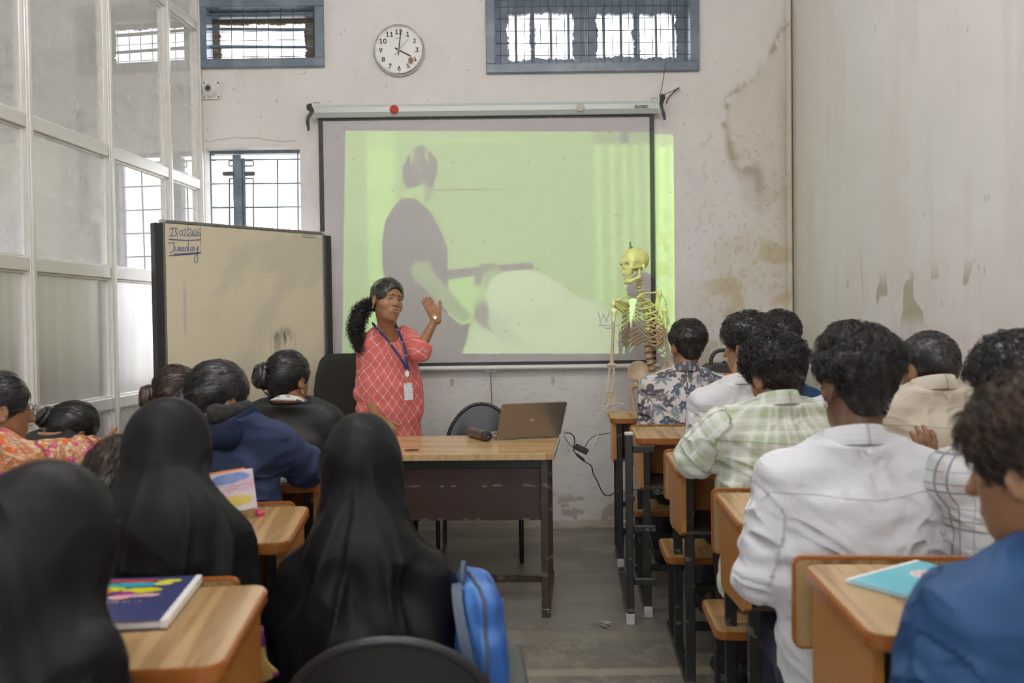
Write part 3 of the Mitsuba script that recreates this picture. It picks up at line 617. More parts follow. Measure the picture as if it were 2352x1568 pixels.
# ---------------- dome camera ----------------
cm = thing('security_camera', 'white dome security camera on a square plate beside the partition', 'security camera')
C1 = at(487, 208, 5.975)
part(cm, 'mounting_plate', extrude(rrect(-.058, -.058, .058, .058, .008), .016, XZ, C1), 'mat_white_plastic')
for sx in (-1, 1):
    for sz in (-1, 1): part(cm, 'screw', lathe([(0, .004), (.006, .003), (.006, 0)], 10, (0, -1, 0), C1 + A(sx * .047, -.015, sz * .047)), 'mat_wire')
part(cm, 'dome', lathe([(.052, 0), (.052, .018), (.046, .034), (.034, .050), (.024, .055), (.024, .050)], 36, (-.12, -1, 0), C1 + A(0, -.01, 0)), 'mat_white_plastic', smooth=50)
part(cm, 'lens', lathe([(0, .054), (.012, .054), (.026, .050), (.026, .040)], 24, (-.12, -1, 0), C1 + A(0, -.01, 0)), 'mat_black_plastic')
part(cm, 'infrared_leds', cat_([lathe([(0, .058), (.0028, .057), (.003, .05)], 6, (-.12, -1, 0), C1 + A(math.cos(a) * .018, -.01, math.sin(a) * .018)) for a in np.arange(12) * math.pi / 6]), 'mat_white_plastic')

# ---------------- whiteboard on a stand ----------------
BA, BB = at(375, 600, 5.0) * A(1, 1, 0), at(741, 600, 5.80) * A(1, 1, 0)
BU = (BB - BA) / np.linalg.norm(BB - BA); BN = np.cross(BU, A(0, 0, 1)); BL = np.linalg.norm(BB - BA)   # BN faces the class
if BN[1] > 0: BN = -BN
ZT, ZB = 1.962, 0.78
def bpt(px, py, off=.003):
    d = ray(px, py); o = BA + BN * (.012 + off); return EYE + d * (((o - EYE) @ BN) / (d @ BN))
BO = BA; bnx = (float(BU[0]), float(BU[1]), float(BO[0]), float(BO[1]))
def board_color(p, n, uv):
    s = (p.x - bnx[2]) * bnx[0] + (p.y - bnx[3]) * bnx[1]; z = p.z
    c = mix((0.70, 0.625, 0.46), (0.65, 0.58, 0.43), fbm(s * 2.2, z * 2.2, 1.0, 3))
    c = mix(c, (0.40, 0.39, 0.37), smoothstep(.5, .75, fbm(s * 5 - z * 3, z * 4, 3.0, 3)) * .30)
    sx, sz = float(SMG[0]), float(SMG[1])
    f = smoothstep(.10, .0, dr.sqrt(dr.square((s - sx)) + dr.square((z - sz) * 1.2))) * smoothstep(.35, .65, fbm(s * 40, z * 14, 2.0, 3))
    st = smoothstep(.6, .8, noise(s * 90, z * 3.0)) * smoothstep(.11, .06, dr.abs(s - sx)) * smoothstep(.12, .05, dr.abs(z - sz + .06)) * .7
    c = mix(c, (0.14, 0.125, 0.12), dr.minimum(f * .85 + st * .6, .9))
    b = smoothstep(.018, .0, dr.abs(s - float(SMG[2]))) * smoothstep(.20, .08, dr.abs(z - float(SMG[3])))
    return mix(c, (0.30, 0.36, 0.46), b * .45)
def bsz(px, py): q = bpt(px, py); return (q - BO) @ BU, q[2]
SMG = (*bsz(652, 770), *bsz(426, 710))
princ('mat_board', proc(board_color), 0.32, 0.5)
princ('mat_board_edge', (0.20, 0.20, 0.19), 0.4, 0.5, metallic=0.4)
princ('mat_marker_blue', (0.03, 0.07, 0.28), 0.5, 0.4)
princ('mat_marker_red', (0.40, 0.12, 0.08), 0.5, 0.4)
BR = np.stack([BU, -BN, A(0, 0, 1)], 1)
wb = thing('whiteboard', 'yellowed whiteboard on a dark stand with the date written in blue', 'whiteboard')
mid = (BA + BB) / 2
part(wb, 'panel', box(mid + A(0, 0, (ZT + ZB) / 2), (BL - .01, .02, ZT - ZB), .002, BR), 'mat_board')
for s in (0, BL): part(wb, 'edge_side', box(BA + BU * s + A(0, 0, (ZT + ZB) / 2), (.016, .032, ZT - ZB), .003, BR), 'mat_board_edge')
for z in (ZT, ZB): part(wb, 'edge_rail', box(mid + A(0, 0, z), (BL + .02, .034, .018), .004, BR), 'mat_board_edge')
for s in (0.0, BL):
    part(wb, 'corner', box(BA + BU * s + A(0, 0, ZT), (.03, .04, .024), .006, BR), 'mat_grey_plastic')
    q = BA + BU * (s - .035 if s == 0 else s + .03)
    part(wb, 'stand_post', box(q + A(0, 0, .985), (.05, .05, 1.93), .004, BR), 'mat_black_metal')
    part(wb, 'stand_foot', box(q + A(0, 0, .02), (.05, .50, .04), .004, BR), 'mat_black_metal')
part(wb, 'stand_brace', box(mid + A(0, 0, .30) , (BL, .03, .04), .004, BR), 'mat_black_metal')
lp = [bpt(*q) for q in ((692, 539), (729, 544))]; part(wb, 'maker_label', box((lp[0] + lp[1]) / 2 + A(0, 0, 0), (.105, .001, .022), 0, BR), 'mat_grey_plastic')
W = lambda pts: [bpt(360 + a / 4.2375, 490 + b / 4.2375) for a, b in pts]
def ell(cx, cy, rx, ry, n=14, a0=0): return [(cx + rx * math.sin(a0 + 2 * math.pi * k / n), cy - ry * math.cos(a0 + 2 * math.pi * k / n)) for k in range(n + 1)]
def write(key, strokes, r, m, lab):
    ms = []
    for s in strokes:
        p = W(s); p = spline(p, max(8, 5 * len(p))) if len(p) > 2 else np.array(p)
        ms.append(tube(p, r, 5))
    part(wb, key, cat_(ms), m, lab)
write('date_writing', [[(125, 152), (146, 141), (143, 216)], [(124, 219), (158, 213)], [(163, 150), (180, 140), (192, 152), (178, 172), (193, 190), (186, 210), (163, 216)],
     ell(238, 188, 14, 25), [(260, 166), (274, 156), (270, 213)], [(258, 215), (285, 213)],
     [(305, 168), (316, 146), (332, 154), (325, 186), (303, 214), (320, 218), (340, 212), (350, 200)], ell(354, 195, 9, 21), [(368, 168), (378, 158), (388, 170), (374, 205), (368, 213), (395, 210)],
     [(416, 148), (403, 178), (401, 205), (415, 216), (428, 202), (420, 188), (404, 195)]], .0014, 'mat_marker_blue', 'blue handwritten date 13 01 2026')
write('day_writing', [[(124, 302), (119, 284), (140, 281), (172, 288)], [(163, 286), (172, 325), (162, 362), (142, 381), (126, 372)],
     [(180, 326), (181, 352), (194, 362), (209, 350), (211, 325), (213, 361)], [(222, 350), (238, 341), (234, 328), (221, 340), (226, 361), (246, 358)],
     [(266, 329), (251, 336), (265, 351), (248, 363)], ell(290, 347, 14, 18), [(312, 272), (308, 340), (316, 372)], ell(340, 347, 13, 18), [(354, 326), (352, 350), (360, 366)],
     [(368, 320), (371, 346), (386, 354), (402, 318)], [(402, 318), (396, 375), (399, 445), (382, 478), (369, 462), (380, 410), (402, 372)]], .0014, 'mat_marker_blue', 'blue handwritten word Tuesday')
write('underline', [[(119, 250), (250, 259), (431, 255)], [(168, 396), (300, 389), (428, 379)], [(120, 408), (270, 399), (428, 383)]], .0019, 'mat_marker_blue', 'blue underlines')
write('date_divider', [[(205, 86), (205, 246)], [(300, 92), (300, 246)], [(430, 106), (427, 376)]], .0009, 'mat_marker_red', 'thin red dividing lines')
# ---------------- student desks: a top with a shelf box, and the bench with its backrest in front of it ----------------
def wood(base, dark, light, sx=28.0, sy=2.2, seed=0.0):
    def f(p, n, uv):
        x, y = uv.x, uv.y
        w = fbm(x * 4 + seed, y * 0.9 + seed, seed, 3)
        g = fbm((x + 0.10 * w) * sx, y * sy, seed + 1, 3)
        c = mix(base, dark, smoothstep(0.48, 0.72, g))
        c = mix(c, light, smoothstep(0.55, 0.30, g) * 0.6)
        return mix(c, mi.Color3f(dark) * 0.7, smoothstep(0.62, 0.78, fbm((x + .05 * w) * sx * 3.1, y * sy * 1.3, seed + 2, 2)) * 0.35)
    return f
princ('mat_wood', proc(wood((0.43, 0.275, 0.125), (0.31, 0.185, 0.08), (0.49, 0.335, 0.17))), 0.30, 0.5)
princ('mat_wood_board', proc(wood((0.40, 0.255, 0.11), (0.25, 0.145, 0.06), (0.47, 0.31, 0.145), 40, 2.5, 5.0)), 0.35, 0.5)
princ('mat_edge_band', (0.30, 0.10, 0.022), 0.25, 0.5)
princ('mat_side_panel', (0.42, 0.175, 0.04), 0.28, 0.5)
princ('mat_desk_inside', (0.05, 0.035, 0.025), 0.6, 0.4)
princ('mat_desk_frame', proc(lambda p, n, uv: mix((0.016, 0.017, 0.016), (0.12, 0.11, 0.095), smoothstep(.68, .76, fbm(p.x * 30, p.y * 30, p.z * 30, 3)) * .8)), 0.35, 0.5)
princ('mat_foot_cap', (0.55, 0.55, 0.54), 0.5, 0.4)
DESK_Z, SEAT_Z = 0.836, 0.415
def placed(R, o):
    return lambda m: xf(m, R, o)
def desk_unit(corner, ang, side, label, W=1.08, depth=0.45, dx=0.0, bench=True, outrigger=False):
    "corner: far inner corner of the top (left one on the right side of the aisle, right one on the left side)"
    R = rotz(math.radians(ang)); o = A(corner[0], corner[1], 0)
    t = thing('school_desk', label, 'desk')
    fl = (lambda x: x) if side == 'right' else (lambda x: -x)
    X = lambda a, b: (min(fl(a), fl(b)), max(fl(a), fl(b)))
    def P(name, m, mt, uvax=None, **kw):
        uv = None if uvax is None else np.array(m.vertices)[:, list(uvax)]
        return part(t, name, xf(m, R, o), mt, uv=uv, **kw)
    x0, x1 = X(0, W)
    top = rrect(x0, -depth, x1, 0, .035)
    P('tabletop', extrude(top.buffer(-.004), .028, None, (0, 0, DESK_Z - .028)), 'mat_wood', (0, 1))
    ring = cat_([extrude(top.buffer(e).difference(top.buffer(-.0045)), h, None, (0, 0, DESK_Z - .0008 - (.030 + h) / 2)) for e, h in ((-.0015, .0285), (.0005, .024), (.0022, .017))])
    P('edge_band', ring, 'mat_edge_band')
    for a in (.015, W - .033):
        xa, xb = X(a, a + .018)
        pr = Polygon([(-depth + .03, DESK_Z - .03), (-.02, DESK_Z - .03), (-.02, .56), (-.05, .55), (-depth + .07, .585), (-depth + .03, .605)])
        P('side_panel', extrude(pr, xb - xa, np.array([[0, 0, 1.0], [1, 0, 0], [0, 1, 0]]), (xa, 0, 0)), 'mat_side_panel')
    xa, xb = X(.033, W - .033)
    P('shelf', box2((xa, -depth + .05, .592), (xb, -.02, .605)), 'mat_desk_inside')
    P('front_panel', box2((xa, -.036, .575), (xb, -.02, DESK_Z - .03)), 'mat_side_panel')
    for a in (.0335, W - .0675):
        xa, xb = X(a, a + .034)
        P('desk_leg', box2((xa, -depth + .07, .03), (xb, -depth + .104, DESK_Z - .03), .003), 'mat_desk_frame')
        P('floor_skid', box2((xa, -depth + .04, .006), (xb, .33 if bench else .0, .036), .003), 'mat_desk_frame')
        P('foot_cap', box2((xa - .002, -depth + .03, .0), (xb + .002, -depth + .075, .04), .003), 'mat_foot_cap')
        P('back_post', box2((xa, .0, .03), (xb, .034, DESK_Z - .06), .003), 'mat_desk_frame')
        if bench:
            P('seat_post', box2((xa, .22, .03), (xb, .254, SEAT_Z - .02), .003), 'mat_desk_frame')
            P('seat_bearer', box2((xa, .0, SEAT_Z - .055), (xb, .26, SEAT_Z - .024), .003), 'mat_desk_frame')
    xa, xb = X(.08, W - .08)
    P('cross_bar', box2((xa, .003, .10), (xb, .03, .13), .003), 'mat_desk_frame')
    P('cross_bar', box2((xa, .003, .26), (xb, .03, .29), .003), 'mat_desk_frame')
    if outrigger:
        xa, xb = X(-.055, -.022)
        P('frame_post', box2((xa, -depth - .07, .03), (xb, -depth - .036, .862), .003), 'mat_desk_frame')
        P('post_cap', box2((xa - .002, -depth - .072, .858), (xb + .002, -depth - .034, .872), .003), 'mat_foot_cap')
        P('foot_cap', box2((xa - .003, -depth - .073, 0), (xb + .003, -depth - .033, .05), .003), 'mat_foot_cap')
        for z in (.18, .42, .78): P('cross_bar', box2((xb, -depth - .066, z), (xb + .10, -depth - .04, z + .03), .003), 'mat_desk_frame')
        P('floor_skid', box2((xa, -depth - .05, .008), (xb, .30, .036), .003), 'mat_desk_frame')
    if bench:
        xa, xb = X(-dx if side == 'left' else .0 - dx, W - .02)
        b = rrect(xa, .632, xb, DESK_Z + .003, .02)
        P('backrest', extrude(b.buffer(-.004), .020, XZ, (0, .060, 0)), 'mat_wood_board', (0, 2))
        P('backrest_edge', cat_([extrude(b.buffer(e).difference(b.buffer(-.0045)), h, XZ, (0, .050 + h / 2, 0)) for e, h in ((-.001, .0215), (.0016, .014))]), 'mat_edge_band')
        sp = rrect(xa - .005, -.055, xb, .275, .03)
        P('seat', extrude(sp.buffer(-.004), .026, None, (0, 0, SEAT_Z - .026)), 'mat_wood', (0, 1))
        P('seat_edge', cat_([extrude(sp.buffer(e).difference(sp.buffer(-.0045)), h, None, (0, 0, SEAT_Z - .013 - h / 2)) for e, h in ((-.001, .0255), (.0016, .018))]), 'mat_edge_band')
    return t
RA, LA = -4.0, 6.0
desk_unit((.566, 5.31), RA, 'right', 'front desk of the right row, beside the skeleton, half hidden by the floral shirt man', bench=False, depth=.40, W=1.18)
desk_unit((.595, 4.52), RA, 'right', 'wooden desk behind the floral shirt man, with a free black post on its aisle side', outrigger=True, W=1.165)
desk_unit((.620, 3.64), RA, 'right', 'wooden desk where the green plaid shirt man rests his elbow', W=1.13)
desk_unit((.626, 2.78), RA, 'right', 'wooden desk in front of the broad white shirt man, orange side panel on the aisle', W=1.06)
desk_unit((.636, 1.96), RA, 'right', 'nearest right desk carrying the turquoise notebook', W=1.06, dx=.01)
desk_unit((-.517, 1.86), LA, 'left', 'nearest left desk carrying the colourful doodle covered book', W=1.08, dx=-.07)
desk_unit((-.612, 2.66), LA, 'left', 'left desk with a glossy bright top where the pastel covered book stands', W=1.08, dx=-.05)
desk_unit((-.70, 3.47), LA, 'left', 'left desk with white paper under the elbow of the navy hoodie girl', W=1.28, dx=-.05)
desk_unit((-1.17, 4.26), LA, 'left', 'front left desk by the partition under the bowed head', W=.98, dx=-.05)

# ---------------- teacher's desk ----------------
princ('mat_desk_top', proc(wood((0.50, 0.33, 0.165), (0.42, 0.265, 0.12), (0.56, 0.385, 0.20), 18, 1.2, 9.0)), 0.16, 0.55)
princ('mat_desk_front_edge', proc(wood((0.56, 0.38, 0.19), (0.50, 0.33, 0.15), (0.62, 0.43, 0.22), 3, 30, 2.0)), 0.3, 0.5)
def panel_color(p, n, uv):
    c = mix((0.036, 0.019, 0.016), (0.046, 0.026, 0.022), fbm(uv.x * 6, uv.y * 20, 2.0, 3))
    s = smoothstep(.006, .001, dr.abs(uv.y - .605 - .006 * (noise(uv.x * 30, 1.0) - .5))) * smoothstep(.45, .6, noise(uv.x * 40, 3.0)) * smoothstep(-.75, -.6, uv.x) * smoothstep(-.05, -.15, uv.x)
    e = smoothstep(.455, .443, uv.y) * smoothstep(.6, .72, noise(uv.x * 50, uv.y * 40))
    return mix(c, (0.30, 0.20, 0.12), dr.minimum(s + e * .7, 1) * .8)
princ('mat_modesty', proc(panel_color), 0.38, 0.5)
princ('mat_desk_legs', proc(lambda p, n, uv: mix((0.045, 0.028, 0.025), (0.16, 0.13, 0.11), smoothstep(.66, .76, fbm(p.x * 26, p.y * 26, p.z * 26, 3)) * .7)), 0.35, 0.5)
td = thing('teacher_desk', 'long teacher\'s desk with pale wood top and dark brown front panel', 'desk')
TR, TO = rotz(math.radians(-2.5)), A(.185, 4.135, 0)
TW, TDp, TZ = 1.20, .66, .765
def TP(name, m, mt, uvax=None, **kw):
    return part(td, name, xf(m, TR, TO), mt, uv=None if uvax is None else np.array(m.vertices)[:, list(uvax)], **kw)
tp = Polygon([(-TW, 0), (-.035, 0), (0, .012), (.035, TDp), (-TW, TDp)])
TP('tabletop', extrude(tp.buffer(-.003), .030, None, (0, 0, TZ - .030)), 'mat_desk_top', (1, 0))
TP('front_edge', box2((-TW, -.006, TZ - .033), (-.034, .004, TZ - .001), .003), 'mat_desk_front_edge', (2, 0))
TP('corner_edge', xf(box((0, 0, 0), (.040, .012, .032), .004), rotz(math.radians(22)), (-.016, .006, TZ - .017)), 'mat_desk_top', (1, 0))
TP('side_edge', bar((.002, .014, TZ - .017), (.036, TDp, TZ - .017), .008, .030), 'mat_grey_plastic')
TP('cable_hole', lathe([(0, .0006), (.030, .0006), (.032, .0014), (.036, .0012), (.037, 0)], 28, None, (-.68, .12, TZ)), 'mat_desk_inside')
TP('apron', box2((-TW + .03, .035, TZ - .075), (-.045, .055, TZ - .033)), 'mat_black_metal')
TP('modesty_panel', box2((-TW + .04, .048, .440), (-.060, .066, TZ - .062), .002), 'mat_modesty', (0, 2))
for xa in (-.062, -TW + .03):
    TP('front_leg', box2((xa, .010, .0), (xa + .038, .048, TZ - .03), .003), 'mat_desk_legs')
    TP('rear_leg', box2((xa + .02, TDp - .10, .0), (xa + .056, TDp - .062, TZ - .03), .003), 'mat_desk_legs')
    TP('floor_bar', bar((xa + .019, -.02, .02), (xa + .042, TDp - .02, .02), .038, .04), 'mat_desk_legs')
    TP('top_bar', bar((xa + .019, .02, TZ - .05), (xa + .038, TDp - .06, TZ - .05), .03, .035), 'mat_desk_legs')
TP('foot_rail', box2((-TW + .05, .24, .09), (-.04, .272, .122), .003), 'mat_desk_legs')
DZ = TZ

# ---------------- laptop, bottle, cables ----------------
princ('mat_laptop', (0.36, 0.315, 0.265), 0.34, 0.5, metallic=0.65)
princ('mat_laptop_dark', (0.10, 0.10, 0.10), 0.4, 0.5, metallic=0.3)
lt = thing('laptop', 'open silver laptop seen from behind its lid, on the right end of the teacher\'s desk', 'laptop')
LO = atz(1140, 1011, DZ); LR = rotz(math.radians(15))
lw, ll = .345, .235
def LP(name, m, mt, **kw): return part(lt, name, xf(m, LR, LO), mt, **kw)
LP('base', extrude(rrect(0, .004, lw, ll, .012), .015, None, (0, 0, DZ + .002 - LO[2])), 'mat_laptop')
LP('keyboard', cat_([box((.03 + .0205 * i, .07 + .020 * j, DZ + .0185 - LO[2]), (.017, .016, .003), .001) for i in range(15) for j in range(5)]), 'mat_laptop_dark', kind='stuff')
lid = extrude(rrect(0, 0, lw, .225, .012), .007)
LP('lid', xf(lid, rotx(math.radians(90 + 34)) , (0, 0, DZ + .014 - LO[2])), 'mat_laptop')
LP('screen_glass', xf(extrude(rrect(.008, .012, lw - .008, .217, .006), .0006), rotx(math.radians(90 + 34)), A(0, 0, DZ + .014 - LO[2]) + rotx(math.radians(124)) @ A(0, 0, -.0012)), 'mat_black_plastic')
LP('lid_emblem', xf(lathe([(0, .0012), (.010, .0010), (.011, 0)], 20), rotx(math.radians(124)), A(0, 0, DZ + .014 - LO[2]) + rotx(math.radians(124)) @ A(lw * .5, .11, .007)), 'mat_chrome')
LP('hinge', tube([(.05, .002, DZ + .012 - LO[2]), (lw - .05, .002, DZ + .012 - LO[2])], .006, 8), 'mat_laptop_dark')
bt = thing('water_bottle', 'dark steel bottle with black cap lying beside the laptop', 'bottle')
B0 = atz(1121, 1002 + 12, DZ) + A(0, 0, .027); B1 = B0 + A(-.10, .20, 0)
ax = (B1 - B0) / np.linalg.norm(B1 - B0)
princ('mat_steel_dark', (0.17, 0.16, 0.15), 0.3, 0.5, metallic=0.7)
part(bt, 'body', lathe([(.022, .025), (.026, .03), (.0268, .05), (.0268, .21), (.024, .222), (0, .224)], 28, ax, B0), 'mat_steel_dark', smooth=40)
part(bt, 'cap', lathe([(0, 0), (.021, .0005), (.0255, .004), (.0262, .010), (.0262, .034), (.022, .036)], 28, ax, B0), 'mat_black_plastic', smooth=40)
part(bt, 'cap_dots', cat_([lathe([(0, .001), (.0022, .0008), (.0024, 0)], 8, -ax, B0 + A(-.002 + .006 * k, 0, -.003)) for k in range(2)]), 'mat_white_plastic')  # two small white dots on the face of the cap
Lc = lambda pts, y: [at(a, b, y + (0 if len(c) == 0 else c[0])) for a, b, *c in pts]
cab = lambda key, pts, y, r, m, lab: tag(put(key, tube(spline(Lc(pts, y), 6 * len(pts)), r, 6), m, smooth=True), lab, 'cable')
cab('laptop_cable', [(1296, 996), (1310, 995), (1318, 1003), (1319, 1020), (1318, 1035), (1325, 1044), (1332, 1049)], 4.72, .0032, 'mat_black_plastic', 'black cable bending down from the laptop\'s rear corner to the inline plug')
cab('power_cable', [(1336, 1052), (1347, 1062), (1358, 1070), (1362, 1085), (1372, 1105), (1395, 1138), (1402, 1137), (1412, 1130), (1425, 1128)], 4.72, .0034, 'mat_black_plastic', 'black cable running down across the wall to the front desk')
cab('thin_cable', [(1294, 1001), (1304, 1014), (1316, 1027), (1322, 1030)], 4.72, .0020, 'mat_black_plastic', 'thin black cable from the laptop to the adapter box')
cab('adapter_lead', [(1343, 1028), (1352, 1012), (1362, 1003), (1380, 997), (1402, 994)], 4.72, .0022, 'mat_black_plastic', 'thin dark lead from the adapter box to the desk behind')
cab('video_cable', [(1355, 1037), (1364, 1028), (1369, 1014), (1373, 990), (1374, 965), (1384, 942), (1400, 930), (1418, 926), (1436, 931)], 4.72, .0042, 'mat_cable_grey', 'pale grey video cable arching over the corner of the front desk')
q = at(1369, 1011, 4.715); tag(put('ferrite_bead', tube([q + A(.004, 0, .018), q + A(-.004, 0, -.018)], .010, 10), 'mat_cable_grey'), 'pale bead on the grey video cable', 'cable bead')
q = at(1335, 1031, 4.72); tag(put('adapter_box', box(q, (.075, .02, .032), .004, roty(math.radians(28))), 'mat_black_plastic'), 'small black adapter box hanging between the cables', 'adapter')
q = at(1333, 1050, 4.72); tag(put('inline_plug', xf(lathe([(.002, -.03), (.007, -.024), (.008, 0), (.007, .024), (.003, .03)], 10, (.75, 0, -.66)), None, q), 'mat_black_plastic'), 'black inline plug on the cable below the adapter box', 'plug')
tag(put('cable_coil', cat_([tube(spline([at(1440, 1136, 4.65), at(1452, 1138, 4.6), at(1458, 1148, 4.6), at(1450, 1152, 4.6), at(1447, 1142, 4.6), at(1462, 1126, 4.6)], 18), .003, 6)]), 'mat_black_plastic'), 'loose black cable end lying at the front bench', 'cable')

# ---------------- chairs ----------------
def perf(p, n, uv):
    a = dr.sin(uv.x * 2 * math.pi / .0085) * dr.sin(uv.y * 2 * math.pi / .0085)
    return mix((0.035, 0.035, 0.038), (0.002, 0.002, 0.002), smoothstep(.05, .35, a))
princ('mat_perforated', proc(perf), 0.28, 0.6, metallic=0.3)
def mesh_chair(c, ang, label, arms=True, rise=.37, az=.0):
    t = thing('perforated_chair', label, 'chair')
    R = rotz(math.radians(ang)); o = A(c[0], c[1], 0)
    P = lambda name, m, mt, **kw: part(t, name, xf(m, R, o), mt, **kw)
    # local: sitter looks along +y, back at y=-.23
    n, mrow = 28, 12
    th = np.linspace(-1, 1, n); V, UV = [], []
    for j in range(mrow):
        f = j / (mrow - 1)
        for a in th:
            hw = .225; top = .50 + rise * math.sqrt(max(1 - (a * .97) ** 2, 0)) ** .9
            z = .50 + (top - .50) * f
            V.append((a * hw, -.23 - .05 * f + .05 * a * a, z)); UV.append((a * hw, z))
    V = np.array(V); F = [(j * n + i, j * n + i + 1, (j + 1) * n + i + 1, (j + 1) * n + i) for j in range(mrow - 1) for i in range(n - 1)]
    F = np.array(F); F = np.vstack([F[:, [0, 1, 2]], F[:, [0, 2, 3]]]); V2 = np.vstack([V, V + A(0, -.004, 0)]); F2 = np.vstack([F, F[:, ::-1] + len(V)])
    P('back_panel', M(V2, F2), 'mat_perforated', smooth=True, uv=np.vstack([UV, UV]))
    rim = [V[i] for i in [0]] + [V[(mrow - 1) * n + i] for i in range(n)] + [V[n - 1]]
    P('back_frame', tube(np.vstack([[V[0]], V[(mrow - 1) * n:], [V[n - 1]]]) + A(0, -.002, 0), .011, 10), 'mat_black_metal', smooth=True)
    g = np.stack(np.meshgrid(np.linspace(-.22, .22, 12), np.linspace(-.20, .22, 12), indexing='ij'), -1).reshape(-1, 2)
    sz = .44 + .02 * (g[:, 1] / .2) ** 2 * (g[:, 1] > .1)
    Vs = np.c_[g, sz]; Fs = np.array([(i * 12 + j, (i + 1) * 12 + j, (i + 1) * 12 + j + 1, i * 12 + j + 1) for i in range(11) for j in range(11)]); Fs = np.vstack([Fs[:, [0, 1, 2]], Fs[:, [0, 2, 3]]])
    P('seat', M(np.vstack([Vs, Vs - A(0, 0, .006)]), np.vstack([Fs, Fs[:, ::-1] + 144])), 'mat_perforated', smooth=True, uv=np.vstack([g, g]))
    for s in (-1, 1):
        leg = spline([(s * .225, -.255, .52), (s * .235, -.25, .40), (s * .235, -.26, .10), (s * .235, -.235, .018), (s * .235, .0, .014), (s * .235, .19, .018), (s * .235, .225, .06), (s * .235, .21, .36), (s * .235, .185, .415), (s * .232, .12, .428), (s * .23, .0, .428), (s * .225, -.1, .428)], 50)
        P('sled_leg', tube(leg, .0125, 8), 'mat_black_metal', smooth=True)
        if arms is True or (arms and s in arms):
            P('arm_post', tube(spline([(s * .23, .12, .43), (s * .27, .13, .50), (s * .275, .10, .62 + az), (s * .27, .0, .655 + az)], 16), .010, 8), 'mat_black_metal', smooth=True)
            P('armrest', box((s * .27, -.03, .665 + az), (.05, .26, .025), .010), 'mat_dark_grey')
    P('cross_bar', tube([(-.235, .17, .40), (.235, .17, .40)], .010, 8), 'mat_black_metal')
    return t
mesh_chair((-.195, 5.24), 180, 'black perforated metal chair behind the teacher\'s desk')
mesh_chair((-.275, 2.05), 3, 'black perforated chair in the foreground aisle under the centre student in a black hijab', arms=(1,), rise=.245, az=-.085)
princ('mat_office_fabric', proc(lambda p, n, uv: mix((0.022, 0.022, 0.019), (0.034, 0.033, 0.029), fbm(p.x * 60, p.y * 60, p.z * 60, 2))), 0.85, 0.2)
oc = thing('office_chair', 'dark high backed office chair behind the teacher', 'chair')
OC = A(-.975, 5.55, 0)
def f_back(p):
    q = p - OC.astype(np.float32)
    w = .265 - .05 * np.clip((q[:, 2] - .95) / .25, 0, 1) ** 2
    h = np.stack([q[:, 0] * (.265 / w), q[:, 1] - .06 + .10 * (q[:, 0] / .26) ** 2 - .10 * (q[:, 2] - .55), q[:, 2]], 1)
    return s_box(h, (0, 0, .84), (.262, .05, .35), .16 * .3)
m_ = sdf_mesh(f_back, OC + A(-.33, -.2, .44), OC + A(.33, .26, 1.26), .02)
part(oc, 'backrest', m_, 'mat_office_fabric', smooth=True)
part(oc, 'seat', xf(extrude(rrect(-.25, -.30, .25, .18, .10), .09), None, OC + A(0, 0, .42)), 'mat_office_fabric')
part(oc, 'gas_column', tube([OC + A(0, -.05, .10), OC + A(0, -.05, .43)], .028, 12), 'mat_black_metal')
for k in range(5):
    a = k * 2 * math.pi / 5 + .3; e = OC + A(.29 * math.cos(a), -.05 + .29 * math.sin(a), .085)
    part(oc, 'base_arm', bar(OC + A(0, -.05, .11), e, .045, .03), 'mat_black_plastic')
    part(oc, 'caster', xf(lathe([(0, -.022), (.024, -.02), (.029, -.01), (.029, .01), (.024, .02), (0, .022)], 14, (math.sin(a), -math.cos(a), 0)), None, e * A(1, 1, 0) + A(0, 0, .029)), 'mat_black_plastic')
for s in (-1, 1):
    part(oc, 'armrest', box(OC + A(s * .29, -.10, .66), (.06, .26, .03), .012), 'mat_black_plastic')
    part(oc, 'arm_post', bar(OC + A(s * .29, -.08, .46), OC + A(s * .29, -.08, .65), .03, .05), 'mat_black_plastic')

# ---------------- loudspeaker ----------------
princ('mat_speaker_case', (0.045, 0.047, 0.045), 0.5, 0.4)
princ('mat_speaker_olive', (0.085, 0.082, 0.065), 0.55, 0.4)
princ('mat_orange', (0.80, 0.22, 0.01), 0.4, 0.5)
princ('mat_yellow_print', (0.50, 0.42, 0.02), 0.5, 0.4)
sp = thing('trolley_speaker', 'black party loudspeaker with an orange ring and carrying handle in the corner', 'speaker')
YS = 5.62; s0 = at(1614, 838, YS); s1 = at(1760, 838, YS); SH = s0[2]; SX0, SX1 = s0[0] + .01, s0[0] + .46; SXC = (SX0 + SX1) / 2
part(sp, 'cabinet', extrude(rrect(SX0 + .03, 0.06, SX1 - .03, SH, .07), .26, XZ, (0, YS + .30, 0)), 'mat_speaker_case', smooth=30)
part(sp, 'bumper', extrude(rrect(SX0, SH - .34, SX1, SH - .03, .12).difference(rrect(SX0 + .05, SH - .40, SX1 - .05, SH - .05, .06)), .20, XZ, (0, YS + .27, 0)), 'mat_speaker_olive', smooth=30)
g0 = rrect(SX0 + .062, .12, SX1 - .062, SH - .055, .05)
part(sp, 'orange_ring', extrude(g0.difference(g0.buffer(-.011)), .016, XZ, (0, YS + .04, 0)), 'mat_orange')
part(sp, 'grille', extrude(g0.buffer(-.011), .006, XZ, (0, YS + .04, 0)), 'mat_black_plastic')
for k in range(18): part(sp, 'grille_slat', box((SXC, YS + .030, SH - .10 - .043 * k), (SX1 - SX0 - .18, .012, .014), .004), 'mat_speaker_case')
